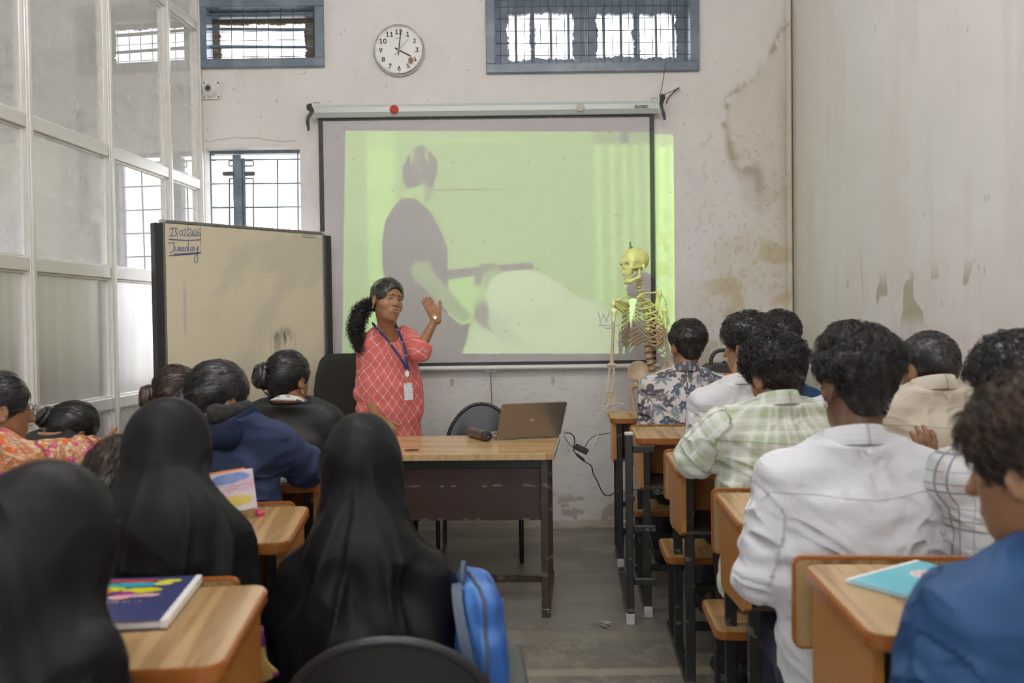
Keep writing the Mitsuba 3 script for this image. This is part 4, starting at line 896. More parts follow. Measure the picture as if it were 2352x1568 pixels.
part(sp, 'handle', tube(spline([(SX0 + .085, YS + .16, SH - .02), (SX0 + .085, YS + .16, SH + .045), (SX0 + .115, YS + .16, SH + .078), (SX0 + .16, YS + .16, SH + .085), (SX1 - .16, YS + .16, SH + .085), (SX1 - .115, YS + .16, SH + .078), (SX1 - .085, YS + .16, SH + .045), (SX1 - .085, YS + .16, SH - .02)], 60), .013, 10), 'mat_speaker_case', smooth=True)
part(sp, 'control_knobs', cat_([lathe([(.012, 0), (.012, .018), (0, .02)], 10, None, (SXC - .06 + .03 * k, YS + .16, SH - .002)) for k in range(5)]), 'mat_black_plastic', kind='stuff')
part(sp, 'emblem', extrude(Point(0, 0).buffer(.024).difference(Point(0, 0).buffer(.017)).difference(sbox(-.004, .012, .004, .03)).union(sbox(-.010, -.003, .010, .003)), .002, XZ, at(1679, 900, YS + .02)), 'mat_yellow_print', 'yellow round emblem')
for s in (SX0 + .08, SX1 - .08): part(sp, 'wheel', lathe([(0, -.02), (.05, -.02), (.06, -.01), (.06, .01), (.05, .02), (0, .02)], 20, (1, 0, 0), (s, YS + .2, .06)), 'mat_black_plastic')
# ---------------- people ----------------
def skin(name, c):
    c = A(*c)
    princ(name, proc(lambda p, n, uv: mix(tuple((c * 0.90).tolist()), tuple((c * 1.08).tolist()), fbm(p.x * 22, p.y * 22, p.z * 22, 2))), 0.42, 0.45)
skin('mat_skin', (0.27, 0.135, 0.072)); skin('mat_skin_light', (0.33, 0.175, 0.098)); skin('mat_skin_dark', (0.14, 0.068, 0.040)); skin('mat_skin_teacher', (0.33, 0.165, 0.085))
def hair_fn(a, b, f=60.0):
    return proc(lambda p, n, uv: mix(a, b, smoothstep(.45, .75, fbm(p.x * f, p.y * f, p.z * f * .35, 2))))
princ('mat_hair', hair_fn((0.010, 0.009, 0.009), (0.030, 0.026, 0.024)), 0.33, 0.6)
princ('mat_hair_brown', hair_fn((0.022, 0.013, 0.009), (0.065, 0.036, 0.022)), 0.36, 0.5)
princ('mat_hair_sleek', hair_fn((0.008, 0.0075, 0.008), (0.020, 0.018, 0.018), 90), 0.34, 0.55)
princ('mat_eye_white', (0.70, 0.67, 0.62), 0.2, 0.5)
princ('mat_iris', (0.02, 0.012, 0.008), 0.12, 0.6)
princ('mat_lips', (0.21, 0.075, 0.055), 0.4, 0.4)
princ('mat_gold', (0.80, 0.45, 0.20), 0.22, 0.5, metallic=0.9)
def folds(p, n, uv):
    "creases of worn cloth, in the cloth's own coordinates"
    u, v = uv.x, uv.y
    a = fbm(u * 7 + v * 4, v * 11 - dr.abs(u) * 5, 2.0, 3); b = fbm(u * 5 - v * 7, v * 8 + 3, 6.0, 2)
    r1 = 1 - dr.abs(2 * a - 1); r2 = 1 - dr.abs(2 * b - 1)
    return r1 * r1 * r1 + .7 * r2 * r2 * r2 + .05 * noise(u * 300, v * 300)
def weave(name, col, rough=0.85, crease=.016, **kw):
    princ(name, proc(col) if callable(col) else col, rough, 0.25, sheen=0.3, **kw)
    if crease: bumped(name, folds, crease, 2e-3)
    return name
def yoke(c, uv, z=-.075): return mix(c, c * .62, smoothstep(.0022, .0008, dr.abs(uv.y - z - .012 * dr.abs(uv.x) / .2)) * smoothstep(.30, .27, dr.abs(uv.x)))
princ('mat_black_cloth', (0.0065, 0.0065, 0.0075), 0.50, 0.42)
scene['mat_black_cloth']['bsdf']['specular'] = .16
bumped('mat_black_cloth', lambda p, n, uv: dr.square(1 - dr.abs(2 * fbm(p.x * 5 + p.z * 2, p.y * 5, p.z * 4, 3) - 1)), .012, 3e-3)
princ('mat_black_top', (0.010, 0.0105, 0.010), 0.6, 0.4)
weave('mat_navy', (0.022, 0.032, 0.072))
weave('mat_fleece', lambda p, n, uv: mix((0.012, 0.012, 0.012), (0.04, 0.038, 0.036), noise(p.x * 150, p.y * 150, p.z * 150)), 0.95, 0)
weave('mat_green_dress', (0.08, 0.27, 0.15), crease=0)
weave('mat_white_shirt', lambda p, n, uv: yoke(mix((0.68, 0.68, 0.71), (0.73, 0.73, 0.76), fbm(uv.x * 90, uv.y * 90, 1.0, 2)), uv), 0.8)
def fine_check(p, n, uv):
    a = dr.abs(dr.sin(uv.x * 420)) ; b = dr.abs(dr.sin(uv.y * 420))
    return yoke(mix((0.67, 0.67, 0.705), (0.735, 0.735, 0.765), smoothstep(.08, .4, a) * smoothstep(.08, .4, b)), uv)
weave('mat_fine_check', fine_check, 0.8)
weave('mat_beige_shirt', lambda p, n, uv: yoke(mix((0.56, 0.50, 0.41), (0.64, 0.58, 0.48), fbm(uv.x * 60, uv.y * 60, 1.0, 2)), uv), 0.85)
def tri(x): return dr.abs(x - dr.floor(x) - 0.5) * 2
def stripe(x, c, w, s=.004): return smoothstep(w + s, w - s, dr.abs(x - dr.floor(x) - c))
def green_plaid(p, n, uv):
    u, v = uv.x / .082, uv.y / .082
    g = stripe(u, .27, .17, .03) + 0.5 * stripe(u, .72, .10, .03); h = stripe(v, .27, .17, .03) + 0.5 * stripe(v, .72, .10, .03)
    c = mix((0.68, 0.69, 0.64), (0.36, 0.44, 0.27), dr.minimum(.42 * g + .42 * h, 1))
    w = dr.maximum(stripe(u, .56, .02, .012), stripe(v, .56, .02, .012)); w = dr.maximum(w, dr.maximum(stripe(u, .98, .015, .012), stripe(v, .98, .015, .012)))
    return yoke(mix(c, (0.76, 0.77, 0.73), w * .8), uv)
weave('mat_green_plaid', green_plaid)
def blue_plaid(p, n, uv):
    u, v = uv.x / .088, uv.y / .088
    c = mi.Color3f(0.66, 0.67, 0.68)
    pk = dr.maximum(stripe(u, .30, .08, .02), stripe(v, .30, .08, .02)); c = mix(c, (0.62, 0.50, 0.46), pk * .45)
    k = dr.maximum(dr.maximum(stripe(u, .20, .028, .015), stripe(v, .20, .028, .015)), dr.maximum(stripe(u, .42, .020, .012), stripe(v, .42, .020, .012)))
    k = dr.maximum(k, .7 * dr.maximum(stripe(u, .75, .015, .012), stripe(v, .75, .015, .012)))
    return mix(c, (0.10, 0.13, 0.20), k * .75)
weave('mat_blue_plaid', blue_plaid)
weave('mat_blue_shirt', (0.022, 0.062, 0.155), 0.55)
def leafs(u, v, s, seed, k):
    "scattered leaf sprays: distance-like masks from jittered cells with petal shaped lobes"
    x, y = u / s, v / s; best = mi.Float(0); kind = mi.Float(0)
    for a in (-1, 0, 1):
        for b in (-1, 0, 1):
            cx, cy = dr.floor(x) + a, dr.floor(y) + b
            r1, r2, r3 = cell_rand(cx, cy, seed), cell_rand(cx, cy, seed + 1), cell_rand(cx, cy, seed + 2)
            dx, dy = x - cx - .2 - .6 * r1, y - cy - .2 - .6 * r2
            an = dr.atan2(dy, dx) + 6.28 * r3; rad = dr.sqrt(dx * dx + dy * dy)
            lob = dr.abs(dr.cos(an * k * .5)); lob = .20 + .36 * lob * lob * (0.55 + .45 * dr.cos(an))
            m = smoothstep(.03, -.02, rad - lob)
            vein = .55 + .45 * smoothstep(.02, .08, dr.abs(dr.sin(an * k))) * smoothstep(.03, .10, rad)
            kind = dr.select(m > best, r3 * .999 + dr.floor(vein * 0), kind); best = dr.maximum(best, m * vein)
    return best, kind
def floral_shirt(p, n, uv):
    c = mi.Color3f(0.66, 0.60, 0.585)
    m, k = leafs(uv.x, uv.y, .085, 3, 5.0)
    c = mix(c, mix((0.045, 0.11, 0.17), (0.075, 0.07, 0.095), smoothstep(.45, .55, k)), m * .95)
    m2, k2 = leafs(uv.x + .043, uv.y + .03, .085, 31, 9.0)
    return mix(c, mix((0.10, 0.19, 0.26), (0.05, 0.045, 0.06), smoothstep(.4, .6, k2)), m2 * .75 * (1 - m))
weave('mat_floral_shirt', floral_shirt)
def floral_blouse(p, n, uv):
    u, v = uv.x, uv.y
    f = voronoi(u * 75, v * 75); c = mix((0.42, 0.12, 0.03), (0.62, 0.42, 0.26), f[2])
    c = mix(c, (0.05, 0.06, 0.10), smoothstep(.10, .02, f[1] - f[0]) * .8)
    g = voronoi(u * 30 + 3, v * 30); c = mix(c, mix((0.50, 0.03, 0.20), (0.62, 0.10, 0.015), smoothstep(.45, .55, g[2])), smoothstep(.36, .26, g[0]) * .85)
    return mix(c, (0.72, 0.55, 0.40), smoothstep(.18, .10, f[0]) * .6)
weave('mat_floral_blouse', floral_blouse)
def kurta(p, n, uv):
    s = .062; a, b = (uv.x + uv.y * .86) / s, (uv.x - uv.y * .86) / s
    wob = (fbm(uv.x * 30, uv.y * 30, 2.0, 2) - .5) * .10
    la, lb = dr.abs(a + wob - dr.round(a + wob)), dr.abs(b + wob - dr.round(b + wob))
    l = dr.maximum(smoothstep(.055, .025, la), smoothstep(.055, .025, lb)) * (0.55 + .45 * noise(uv.x * 160, uv.y * 160))
    node = smoothstep(.16, .05, dr.sqrt(la * la + lb * lb))
    return mix((0.66, 0.155, 0.14), (0.74, 0.56, 0.53), dr.minimum(l * .8 + node * .5, 1))
weave('mat_kurta', kurta, 0.8, 0)
weave('mat_trousers_dark', (0.022, 0.022, 0.030), crease=0); weave('mat_trousers_navy', (0.035, 0.038, 0.062), crease=0); weave('mat_trousers_plum', (0.055, 0.026, 0.030), crease=0); weave('mat_trousers_grey', (0.10, 0.10, 0.10), crease=0)
princ('mat_shoe', (0.03, 0.025, 0.022), 0.5, 0.4)
princ('mat_collar_print', proc(lambda p, n, uv: mix((0.62, 0.60, 0.57), (0.10, 0.11, 0.14), smoothstep(.62, .68, fbm(p.x * 45, p.y * 45, p.z * 45, 2)))), 0.8, .2)

FEM = dict(hw=.158, chest=(.150, .100), waist=(.130, .095), arm=.040, fore=.033, neck=.044, head=.93)
MAL = dict(hw=.185, chest=(.172, .112), waist=(.150, .105), arm=.046, fore=.037, neck=.055, head=.97)
def headR(yaw, pitch, roll): return rotz(yaw) @ rotx(pitch) @ roty(roll)

def f_head(q, ears=True, face=False):
    "head in its own frame: x right, y forward, z up, unit about metres"
    d = s_ell(q, (0, -.014, .036), (.0765, .096, .088))
    d = sm(d, s_ell(q, (0, .030, -.030), (.063 if face else .061, .060, .078), ), .035)
    d = sm(d, s_ell(q, (0, .050, -.085 if face else -.088), (.040 if face else .036, .032, .026)), .030)
    if face:
        d = sm(d, s_ell(q, (0, .072, .034), (.048, .018, .011)), .018)
        for s in (-1, 1):
            d = sm(d, s_ell(q, (s * .042, .052, -.026), (.024, .024, .022)), .020)
            d = smx(d, -s_ell(q, (s * .031, .096, .010), (.020, .018, .0125)), .012)
            d = sm(d, s_ell(q, (s * .031, .0740, .0085), (.0175, .0115, .0135)), .004)
            d = smx(d, -s_ell(q, (s * .031, .0905, .0078), (.0152, .0120, .0050)), .0015)
            d = sm(d, s_ell(q, (s * .0135, .0895, -.0245), (.0090, .0095, .0072)), .006)
        d = sm(d, s_cap(q, (0, .083, .016), (0, .098, -.020), .0070, .0112), .010)
        d = sm(d, s_ell(q, (0, .078, -.058), (.030, .018, .020)), .014)
        d = smx(d, -s_ell(q, (0.0, .0975, -.0555), (.0195, .010, .0042)), .003)
        d = sm(d, s_ell(q, (0, .070, -.098), (.018, .013, .013)), .016)
    else:
        d = sm(d, s_cap(q, (0, .086, .012), (0, .104, -.026), .0075, .0125), .012)
        for s in (-1, 1): d = smx(d, -s_ell(q, (s * .032, .100, .008), (.018, .020, .012)), .012)
        d = sm(d, s_ell(q, (0, .079, -.060), (.026, .014, .012)), .012)
    if ears:
        for s in (-1, 1):
            e = s_ell(q, (s * .081, -.006, -.004), (.010, .021, .033), rotz(s * -.35))
            e = smx(e, -s_ell(q, (s * .092, -.002, .0), (.008, .011, .020), rotz(s * -.35)), .006)
            d = sm(d, e, .008)
    return d
def f_hand(p, w, d, n, side, curl=.5, spread=.10, thumb=.7, s=1.0):
    "w wrist, d pointing direction, n palm normal (where the fingers close to), side +1 thumb towards n x d"
    d = A(*d) / np.linalg.norm(d); n = A(*n) - d * (A(*n) @ d); n /= np.linalg.norm(n); t = np.cross(n, d) * side
    R = np.stack([t, d, n], 1)
    o = s_box(p, A(*w) + d * .048 * s, (.037 * s, .048 * s, .0135 * s), .012 * s, R)
    o = sm(o, s_cap(p, A(*w) - d * .02, A(*w) + d * .02, .024 * s, .026 * s), .02)
    for k, (x, L) in enumerate(((.027, .072), (.009, .081), (-.009, .076), (-.026, .060))):
        b = A(*w) + d * .092 * s + t * x * s; a = (k - 1.5) * -spread; dd = d * math.cos(a) + t * math.sin(a)
        pts = [b]; ang = 0
        for j, fr in enumerate((.45, .32, .23)):
            ang += curl * (.7 if j == 0 else .9); pts.append(pts[-1] + (dd * math.cos(ang) + n * math.sin(ang)) * L * fr * s)
        r = .0088 * s
        for j in range(3): o = sm(o, s_cap(p, pts[j], pts[j + 1], r * (1 - .07 * j), r * (1 - .07 * (j + 1))), .004)
    b = A(*w) + d * .022 * s + t * .026 * s; m1 = b + (d * math.cos(thumb) + t * math.sin(thumb) + n * .25) * .046 * s; m2 = m1 + (d * math.cos(thumb * .6) + t * math.sin(thumb * .6) + n * .2) * .034 * s; m3 = m2 + (d * math.cos(thumb * .45) + t * math.sin(thumb * .45)) * .026 * s
    o = sm(o, s_cap(p, b, m1, .0145 * s, .0115 * s), .012); o = sm(o, s_cap(p, m1, m2, .0112 * s, .0098 * s), .004); return sm(o, s_cap(p, m2, m3, .0096 * s, .008 * s), .004)
def s_capx(p, a, b, ra, rb, kx, c=0.0):
    "capsule chain stretched sideways: radius ra is front-to-back, ra / kx sideways"
    q = p.copy(); q[:, 0] = (q[:, 0] - c) * kx
    a, b = A(*a), A(*b); a = A((a[0] - c) * kx, a[1], a[2]); b = A((b[0] - c) * kx, b[1], b[2])
    return s_cap(q, a, b, ra, rb)

def hair_locks(p0, nn, base, L, curl, r, rng, seg=5, sides=3, lift=.0015):
    n = len(p0); t = base - nn * (base * nn).sum(1, keepdims=True); t /= np.linalg.norm(t, axis=1, keepdims=True) + 1e-9; b = np.cross(nn, t)
    ph = rng.uniform(0, 6.28, (n, 1)); k = np.linspace(0, 1, seg)[None, :]; L = L * rng.uniform(.6, 1.3, (n, 1))
    side = curl * L * .30 * np.sin(ph + 4.5 * k); up = -.003 + curl * L * .30 * np.sin(np.pi * k) + (lift + .003) * np.minimum(k * 3, 1) - (L * k) ** 2 / .19
    P = p0[:, None] + t[:, None] * (L * k)[..., None] + b[:, None] * side[..., None] + nn[:, None] * up[..., None]
    rad = r * rng.uniform(.7, 1.3, (n, 1)) * np.interp(k[0], [0, .6, 1], [1, .85, .12])[None]
    a = np.arange(sides) * 2 * np.pi / sides
    V = P[:, :, None] + rad[..., None, None] * (np.cos(a)[:, None] * b[:, None, None] + np.sin(a)[:, None] * nn[:, None, None])
    V = V.reshape(-1, 3); i, j = np.meshgrid(np.arange(seg - 1), np.arange(sides), indexing='ij'); j2 = (j + 1) % sides
    q = np.stack([i * sides + j, i * sides + j2, (i + 1) * sides + j2, (i + 1) * sides + j], -1).reshape(-1, 4)
    q = (q[None] + (np.arange(n) * seg * sides)[:, None, None]).reshape(-1, 4)
    return M(V, np.vstack([q[:, [0, 1, 2]], q[:, [0, 2, 3]]]))

class Person:
    def __init__(s, label, X, Y, yaw=0.0, build=MAL, sh=1.03, top=1.36, lean=.04, side_lean=0.0, head=(0, 0, 0), head_off=(0, 0), skin='mat_skin', seat=.50,
                 elbows=None, wrists=None, hands=((0, 1, 0), (0, 1, 0)), palms=((0, 0, -1), (0, 0, -1)), curl=(.45, .45), standing=False, fine=.0085, bulk=1.0, ears=True, face=False, group=None, hair_top=.030, hw=None, rest=.418):
        s.key = thing('person', label, 'person', group); s.B = build; s.sk = skin; s.bulk = bulk; s.fine = fine; s.ears = ears; s.face = face
        s.R = rotz(yaw); s.o = A(X, Y, 0)                 # X, Y: under the middle of the shoulders
        hw = hw or build['hw'] * (1 + .5 * (bulk - 1)); s.hs = build['head']; s.hw = hw
        s.rest = 0.0 if standing else rest; s.sh = sh; s.hip = A(-side_lean, -lean, seat if not standing else .90)
        s.chest = A(0, -.01, sh - .15); s.neck = A(0, -.005, sh + .045)
        s.head = A(head_off[0], .03 + head_off[1], top - .122 * s.hs - hair_top); s.hR = headR(*[math.radians(v) for v in head])
        s.S = [A(-hw, 0, sh - .04), A(hw, 0, sh - .04)]
        s.E = [A(*e) for e in (elbows or ((-hw - .022, .0, sh - .31), (hw + .022, .0, sh - .31)))]
        s.Wr = [A(*e) for e in (wrists or ((-.11, .12, .665), (.11, .12, .665)))]
        s.hd, s.pn, s.curl = hands, palms, curl; s.spread = (.10, .10)
        hx = .095 if build is MAL else .080
        s.H = [s.hip + A(-hx, 0, 0), s.hip + A(hx, 0, 0)]
        if standing: s.K = [A(-.09, .0, .48), A(.09, .02, .48)]; s.An = [A(-.09, -.02, .09), A(.09, .0, .09)]
        else:           # thighs point straight at the desk ahead, whatever way the shoulders turn
            fw = s.R.T @ A(0.07 if X > 0 else -.06, 1, 0); fw /= np.linalg.norm(fw)
            s.K = [s.H[j] + fw * .40 + A((-.01, .01)[j], 0, -.025) for j in (0, 1)]; s.An = [k - fw * .03 + A(0, 0, -.385) for k in s.K]
    def hl(s, p): return ((p - s.head.astype(np.float32)) @ s.hR.astype(np.float32)) / np.float32(s.hs)
    def torso(s, p, grow=0.0):
        B, k = s.B, s.bulk; cw, cd = B['chest']; ww, wd = B['waist']; g = grow
        d = s_capx(p, s.chest + A(0, 0, .02), s.chest - A(0, 0, .10), cd * k + g, cd * k + g, cd / cw)
        w = s.chest * .45 + s.hip * .55
        d = sm(d, s_capx(p, s.chest - A(0, 0, .12), w, cd * k * .95 + g, wd * k + g, wd / ww), .05)
        d = sm(d, s_capx(p, w, s.hip, wd * k + g, wd * k * 1.08 + g, .66), .05)
        for j in (0, 1):
            d = sm(d, s_cap(p, s.neck + A((-.04, .04)[j], -.012, -.012), s.S[j] + A(0, -.005, .0), .042 + g, .050 + g), .045)
        return d
    def arm(s, p, j, grow=0.0, upper=True, lower=True):
        B = s.B; d = None
        if upper: d = s_cap(p, s.S[j], s.E[j], B['arm'] * 1.14 * s.bulk + grow, B['arm'] * s.bulk * .95 + grow)
        if lower:
            f = s_cap(p, s.E[j], s.Wr[j], B['fore'] * 1.15 + grow, B['fore'] * .72 + grow); d = f if d is None else sm(d, f, .025)
        return d
    def f_body(s, p):
        q = s.hl(p); d = f_head(q, s.ears, s.face) * s.hs
        up = s.hR @ A(0, -.018, -.055) * s.hs + s.head
        d = sm(d, s_cap(p, up, s.neck - A(0, 0, .04), s.B['neck'], s.B['neck'] * 1.08), .028)
        d = sm(d, s.torso(p, -.012), .03)
        for j in (0, 1):
            d = sm(d, s.arm(p, j, -.004), .03)
            d = sm(d, f_hand(p, s.Wr[j], s.hd[j], s.pn[j], (1, -1)[j], s.curl[j], s.spread[j], s=1.0 if s.B is MAL else .88), .012)
            d = s.sit(p, sm(d, s_cap(p, s.H[j], s.K[j], .062, .046), .04), .006); d = sm(d, s_cap(p, s.K[j], s.An[j], .050, .034), .02)
            d = sm(d, s_cap(p, s.An[j] + A(0, -.02, -.05), s.An[j] + A(0, .12, -.062), .030, .024), .02)
        return d
    def sit(s, p, d, e=.0):
        "flat underside where the figure rests on its seat"
        return np.maximum(d, np.where(p[:, 1] < s.K[0][1] - .085, s.rest + e - p[:, 2], -1.0).astype(np.float32)) if s.rest else d
    def bounds(s, pad=.16):
        P = np.array([s.head, s.neck, s.hip, *s.S, *s.E, *s.Wr, *[w + A(*h) / np.linalg.norm(h) * .12 for w, h in zip(s.Wr, s.hd)], *s.K, *s.An, *[a + A(0, .14, -.07) for a in s.An], *[a + A(0, -.06, -.07) for a in s.An]])
        return P.min(0) - pad, P.max(0) + pad
    def add(s, name, mesh, m, label=None, smooth=True, uv=None, **kw):
        return part(s.key, name, xf(mesh, s.R, s.o), m, label, smooth=smooth, uv=uv, **kw)
    def mesh(s, f, h=None, lo=None, hi=None):
        a, b = s.bounds(); a, b = (a if lo is None else lo), (b if hi is None else hi)
        return sdf_mesh(f, a, b, h or s.fine)
    def body(s, h=None): s.add('body', s.mesh(s.f_body, h or s.fine), s.sk); return s
    # -------- clothes --------
    def cloth_uv(s, v, front_cut=True):
        p = v.astype(np.float32); t = s.torso(p); uv = np.empty((len(v), 2))
        th = np.arctan2(v[:, 0], -(v[:, 1] + .0) if front_cut else (v[:, 1])); uv[:, 0] = th * .165; uv[:, 1] = v[:, 2] - s.sh
        for j in (0, 1):
            m = (np.minimum(s.arm(p, j, 0, True, False), s.arm(p, j, 0, False, True)) < t - .004) & (np.abs(v[:, 0]) > s.hw * .80)
            for a, b, off in ((s.S[j], s.E[j], 0.0), (s.E[j], s.Wr[j], np.linalg.norm(s.E[j] - s.S[j]))):
                ax = b - a; L = np.linalg.norm(ax); ax = ax / L; r = v - a; tt = r @ ax
                sel = m & ((tt > 0) if off else (tt <= L)); x = np.cross(ax, A(0, 1, 0.2)); x /= np.linalg.norm(x); y = np.cross(ax, x)
                uv[sel, 0] = np.arctan2(r[sel] @ y, r[sel] @ x) * .055; uv[sel, 1] = s.S[j][2] - s.sh - (tt[sel] + off)
        return uv
    def shirt(s, name, m, grow=.012, sleeve=1.0, hem=None, neck_r=1.12, neck_drop=.0, fold=.006, collar=None, seed=1, h=None, label=None, front_cut=True, loose=0.0, stand=.012, extra=None):
        wr = [s.E[j] + (s.Wr[j] - s.E[j]) * (sleeve - 1) if sleeve > 1 else s.S[j] + (s.E[j] - s.S[j]) * sleeve for j in (0, 1)]
        hem = s.hip[2] - .06 if hem is None else hem
        def f(p):
            d = s.torso(p, grow + loose)
            if extra is not None: d = extra(p, d)
            fo = fold * (nz(p * A(1, 1, .55).astype(np.float32), 9, seed) * 1.2 + nz(p * A(.6, 1, 1.5).astype(np.float32), 17, seed + 3))
            wav = nz(np.stack([p[:, 0] * 3 + p[:, 2] * 5, p[:, 1] * 3, p[:, 2] * 9 - np.abs(p[:, 0]) * 12], 1), 1.6, seed + 5)
            fo = fo + fold * 1.3 * wav * np.clip((s.sh - .05 - p[:, 2]) / .12, 0, 1)
            for j in (0, 1):
                a = s_cap(p, s.S[j], s.E[j], s.B['arm'] * 1.18 * s.bulk + grow + .006, s.B['arm'] * 1.0 * s.bulk + grow + .008)
                ax = (s.E[j] - s.S[j]) / np.linalg.norm(s.E[j] - s.S[j])
                if sleeve <= 1: a = np.maximum(a, s_plane(p, wr[j], ax))
                else:
                    ax2 = (s.Wr[j] - s.E[j]) / np.linalg.norm(s.Wr[j] - s.E[j])
                    fo_ = np.maximum(s_cap(p, s.E[j], wr[j] + ax2 * .02, s.B['fore'] * 1.18 + grow + .006, s.B['fore'] * (1.25 - .25 * (sleeve - 1)) + grow), s_plane(p, wr[j], ax2))
                    a = sm(a, fo_, .025)
                el = np.sqrt(((p - s.E[j].astype(np.float32)) ** 2).sum(1)); ww = np.clip(1 - el / .16, 0, 1)
                a = a + ww * .005 * np.sin((p - s.E[j].astype(np.float32)) @ ax.astype(np.float32) * 120 + 4 * nz(p, 14, seed + j))
                d = sm(d, a, .016)
            d = d + fo
            hole = s_cap(p, s.neck - A(0, -.015, .020), s.neck + A(0, .02, .2), s.B['neck'] * neck_r, s.B['neck'] * (neck_r + .9))
            d = np.maximum(d, -(hole))
            d = np.maximum(d, s_plane(p, s.neck + A(0, -.03, stand - neck_drop), (0, -.35, 1)))
            return np.maximum(d, max(hem, s.rest + .003) - p[:, 2])
        lo, hi = s.bounds(.14); lo[2] = hem - .03; hi[2] = s.neck[2] + .10
        mm = s.mesh(f, h, lo, hi); s.add(name, mm, m, label, uv=s.cloth_uv(np.array(mm.vertices), front_cut))
        if collar:
            n = 40; th = np.linspace(-math.pi, math.pi, n + 1)[:-1]; r0 = s.B['neck'] * 1.12
            prof = [(.004, -.012), (.0, .026), (.006, .030), (.014, .010), (.018, -.016), (.010, -.020)]
            V = []; UV = []
            for a in th:
                up = -.02 * math.cos(a) * 1.0           # lower at the throat
                for k, (dr_, dz) in enumerate(prof):
                    r = r0 + dr_; V.append(s.neck + A(math.sin(a) * r, math.cos(a) * r * 1.0 + .004, .004 + dz + up)); UV.append((a * .06, k * .012))
            k = len(prof); F = []
            for i in range(n):
                for j in range(k): a, b = i * k + j, ((i + 1) % n) * k + j; c, d = ((i + 1) % n) * k + (j + 1) % k, i * k + (j + 1) % k; F += [[a, b, c], [a, c, d]]
            s.add('collar', M(V, F), m if collar is True else collar, uv=np.array(UV))
        return s
    def trousers(s, m, grow=.014, name='trousers', h=.014):
        def f(p):
            hr = .115 if s.rest else .085
            d = s_capx(p, s.hip + A(0, 0, .10), s.hip - A(0, 0, .02), hr * s.bulk, (hr + .008) * s.bulk, .72)
            for j in (0, 1):
                d = sm(d, s_cap(p, s.H[j], s.K[j], .066 + grow, .050 + grow), .05); d = sm(d, s_cap(p, s.K[j], s.An[j] + A(0, 0, .02), .049 + grow, .046 + grow), .03)
            return s.sit(p, d + nz(p, 12, 5) * .010, .002)
        lo, hi = s.bounds(.12); hi[2] = s.hip[2] + .28
        s.add(name, s.mesh(f, h, lo, hi), m); return s
    def shoes(s, m='mat_shoe'):
        for j in (0, 1):
            a = s.An[j]; f = lambda p: np.maximum(sm(s_cap(p, a + A(0, -.03, -.045), a + A(0, .13, -.058), .040, .034), s_cap(p, a, a + A(0, -.01, -.06), .042, .042), .03), .004 - p[:, 2])
            s.add('shoe', sdf_mesh(f, a + A(-.09, -.12, -.10), a + A(.09, .22, .05), .012), m)
        return s
    # -------- hair --------
    def f_hairshell(s, q, thick, nape=-.075, face=(0, .105, -.035, .078, .075, .098), ear=.026, back=0.0, side=None, boost=0.0):
        side = thick if side is None else side
        w = np.clip((q[:, 2] + .012) / .075, 0, 1); w = w * w * (3 - 2 * w)
        d = s_ell(q, (0, -.016, .038), (.0765 + side, .096 + side + back, .088 + side)) - w * (thick - side)
        d = d - boost * np.clip((q[:, 2] - .03) / .10, 0, 1)
        d = sm(d, s_cap(q, (0, -.055, .0), (0, -.052, nape + .03), .052 + side * .5, .046 + side * .3), .03)
        d = np.maximum(d, -s_ell(q, face[:3], face[3:])); d = np.maximum(d, (nape - q[:, 2]) - .35 * np.clip(-q[:, 1] - .05, -.1, .0) - np.clip(q[:, 1] + .02, 0, 1) * 1.6)
        for sgn in (-1, 1): d = np.maximum(d, -s_ell(q, (sgn * .090, .004, -.018), (.028, ear, .036)))
        return d
    def hair_mesh(s, f, h, pad=.05):
        R, o, k = s.hR, s.head, s.hs; m = sdf_mesh(f, A(-.14, -.20 - pad, -.20 - pad), A(.14, .15, .19), h)
        return m
    def hair(s, m='mat_hair', thick=.022, curl=.5, lock=.026, n=1500, seed=3, nape=-.060, h=.0055, amp=.006, top_boost=.010, flow=None, r=.0014, name='hair', side=.006, **kw):
        def f(q):
            d = s.f_hairshell(q, thick, nape, side=side, boost=top_boost, ear=.032, **kw)
            w = np.clip((q[:, 2] + .01) / .06, .12, 1)
            wv = nz(np.stack([q[:, 0] * 30 + 5 * nz(q, 18, seed), q[:, 1] * 16, q[:, 2] * 20], 1), 1.0, seed) + .5 * nz(q, 62, seed + 1)
            return d + amp * wv * 1.9 * w
        m0 = s.hair_mesh(f, h); v = np.array(m0.vertices); fn = np.array(m0.face_normals); ar = m0.area_faces
        rng = np.random.default_rng(seed); c = v[m0.faces].mean(1)
        ok = np.where((fn @ A(0, 0, 1) > -.6) & (np.linalg.norm(c - A(0, -.015, .03), axis=1) > .078))[0]
        pick = rng.choice(ok, n, p=ar[ok] / ar[ok].sum()); p0, nn = c[pick], fn[pick]
        base = np.array([flow(q) for q in p0]) if flow else np.c_[p0[:, 0] * 5, -.75 + p0[:, 1] * 3, -.45 - p0[:, 2] * 2]
        base = base + rng.normal(size=base.shape) * (.16 + .35 * curl)
        t = np.clip((p0[:, 2] + .02) / .06, 0, 1)[:, None]
        mm = cat_([m0, hair_locks(p0, nn, base, lock * (.30 + .70 * t), curl, r, rng, lift=.0025)])
        s.add(name, xf(mm, s.hR * s.hs, s.head), m, smooth=True); return s
    def head_part(s, name, mesh, m, label=None, smooth=True): s.add(name, xf(mesh, s.hR * s.hs, s.head), m, label, smooth=smooth)
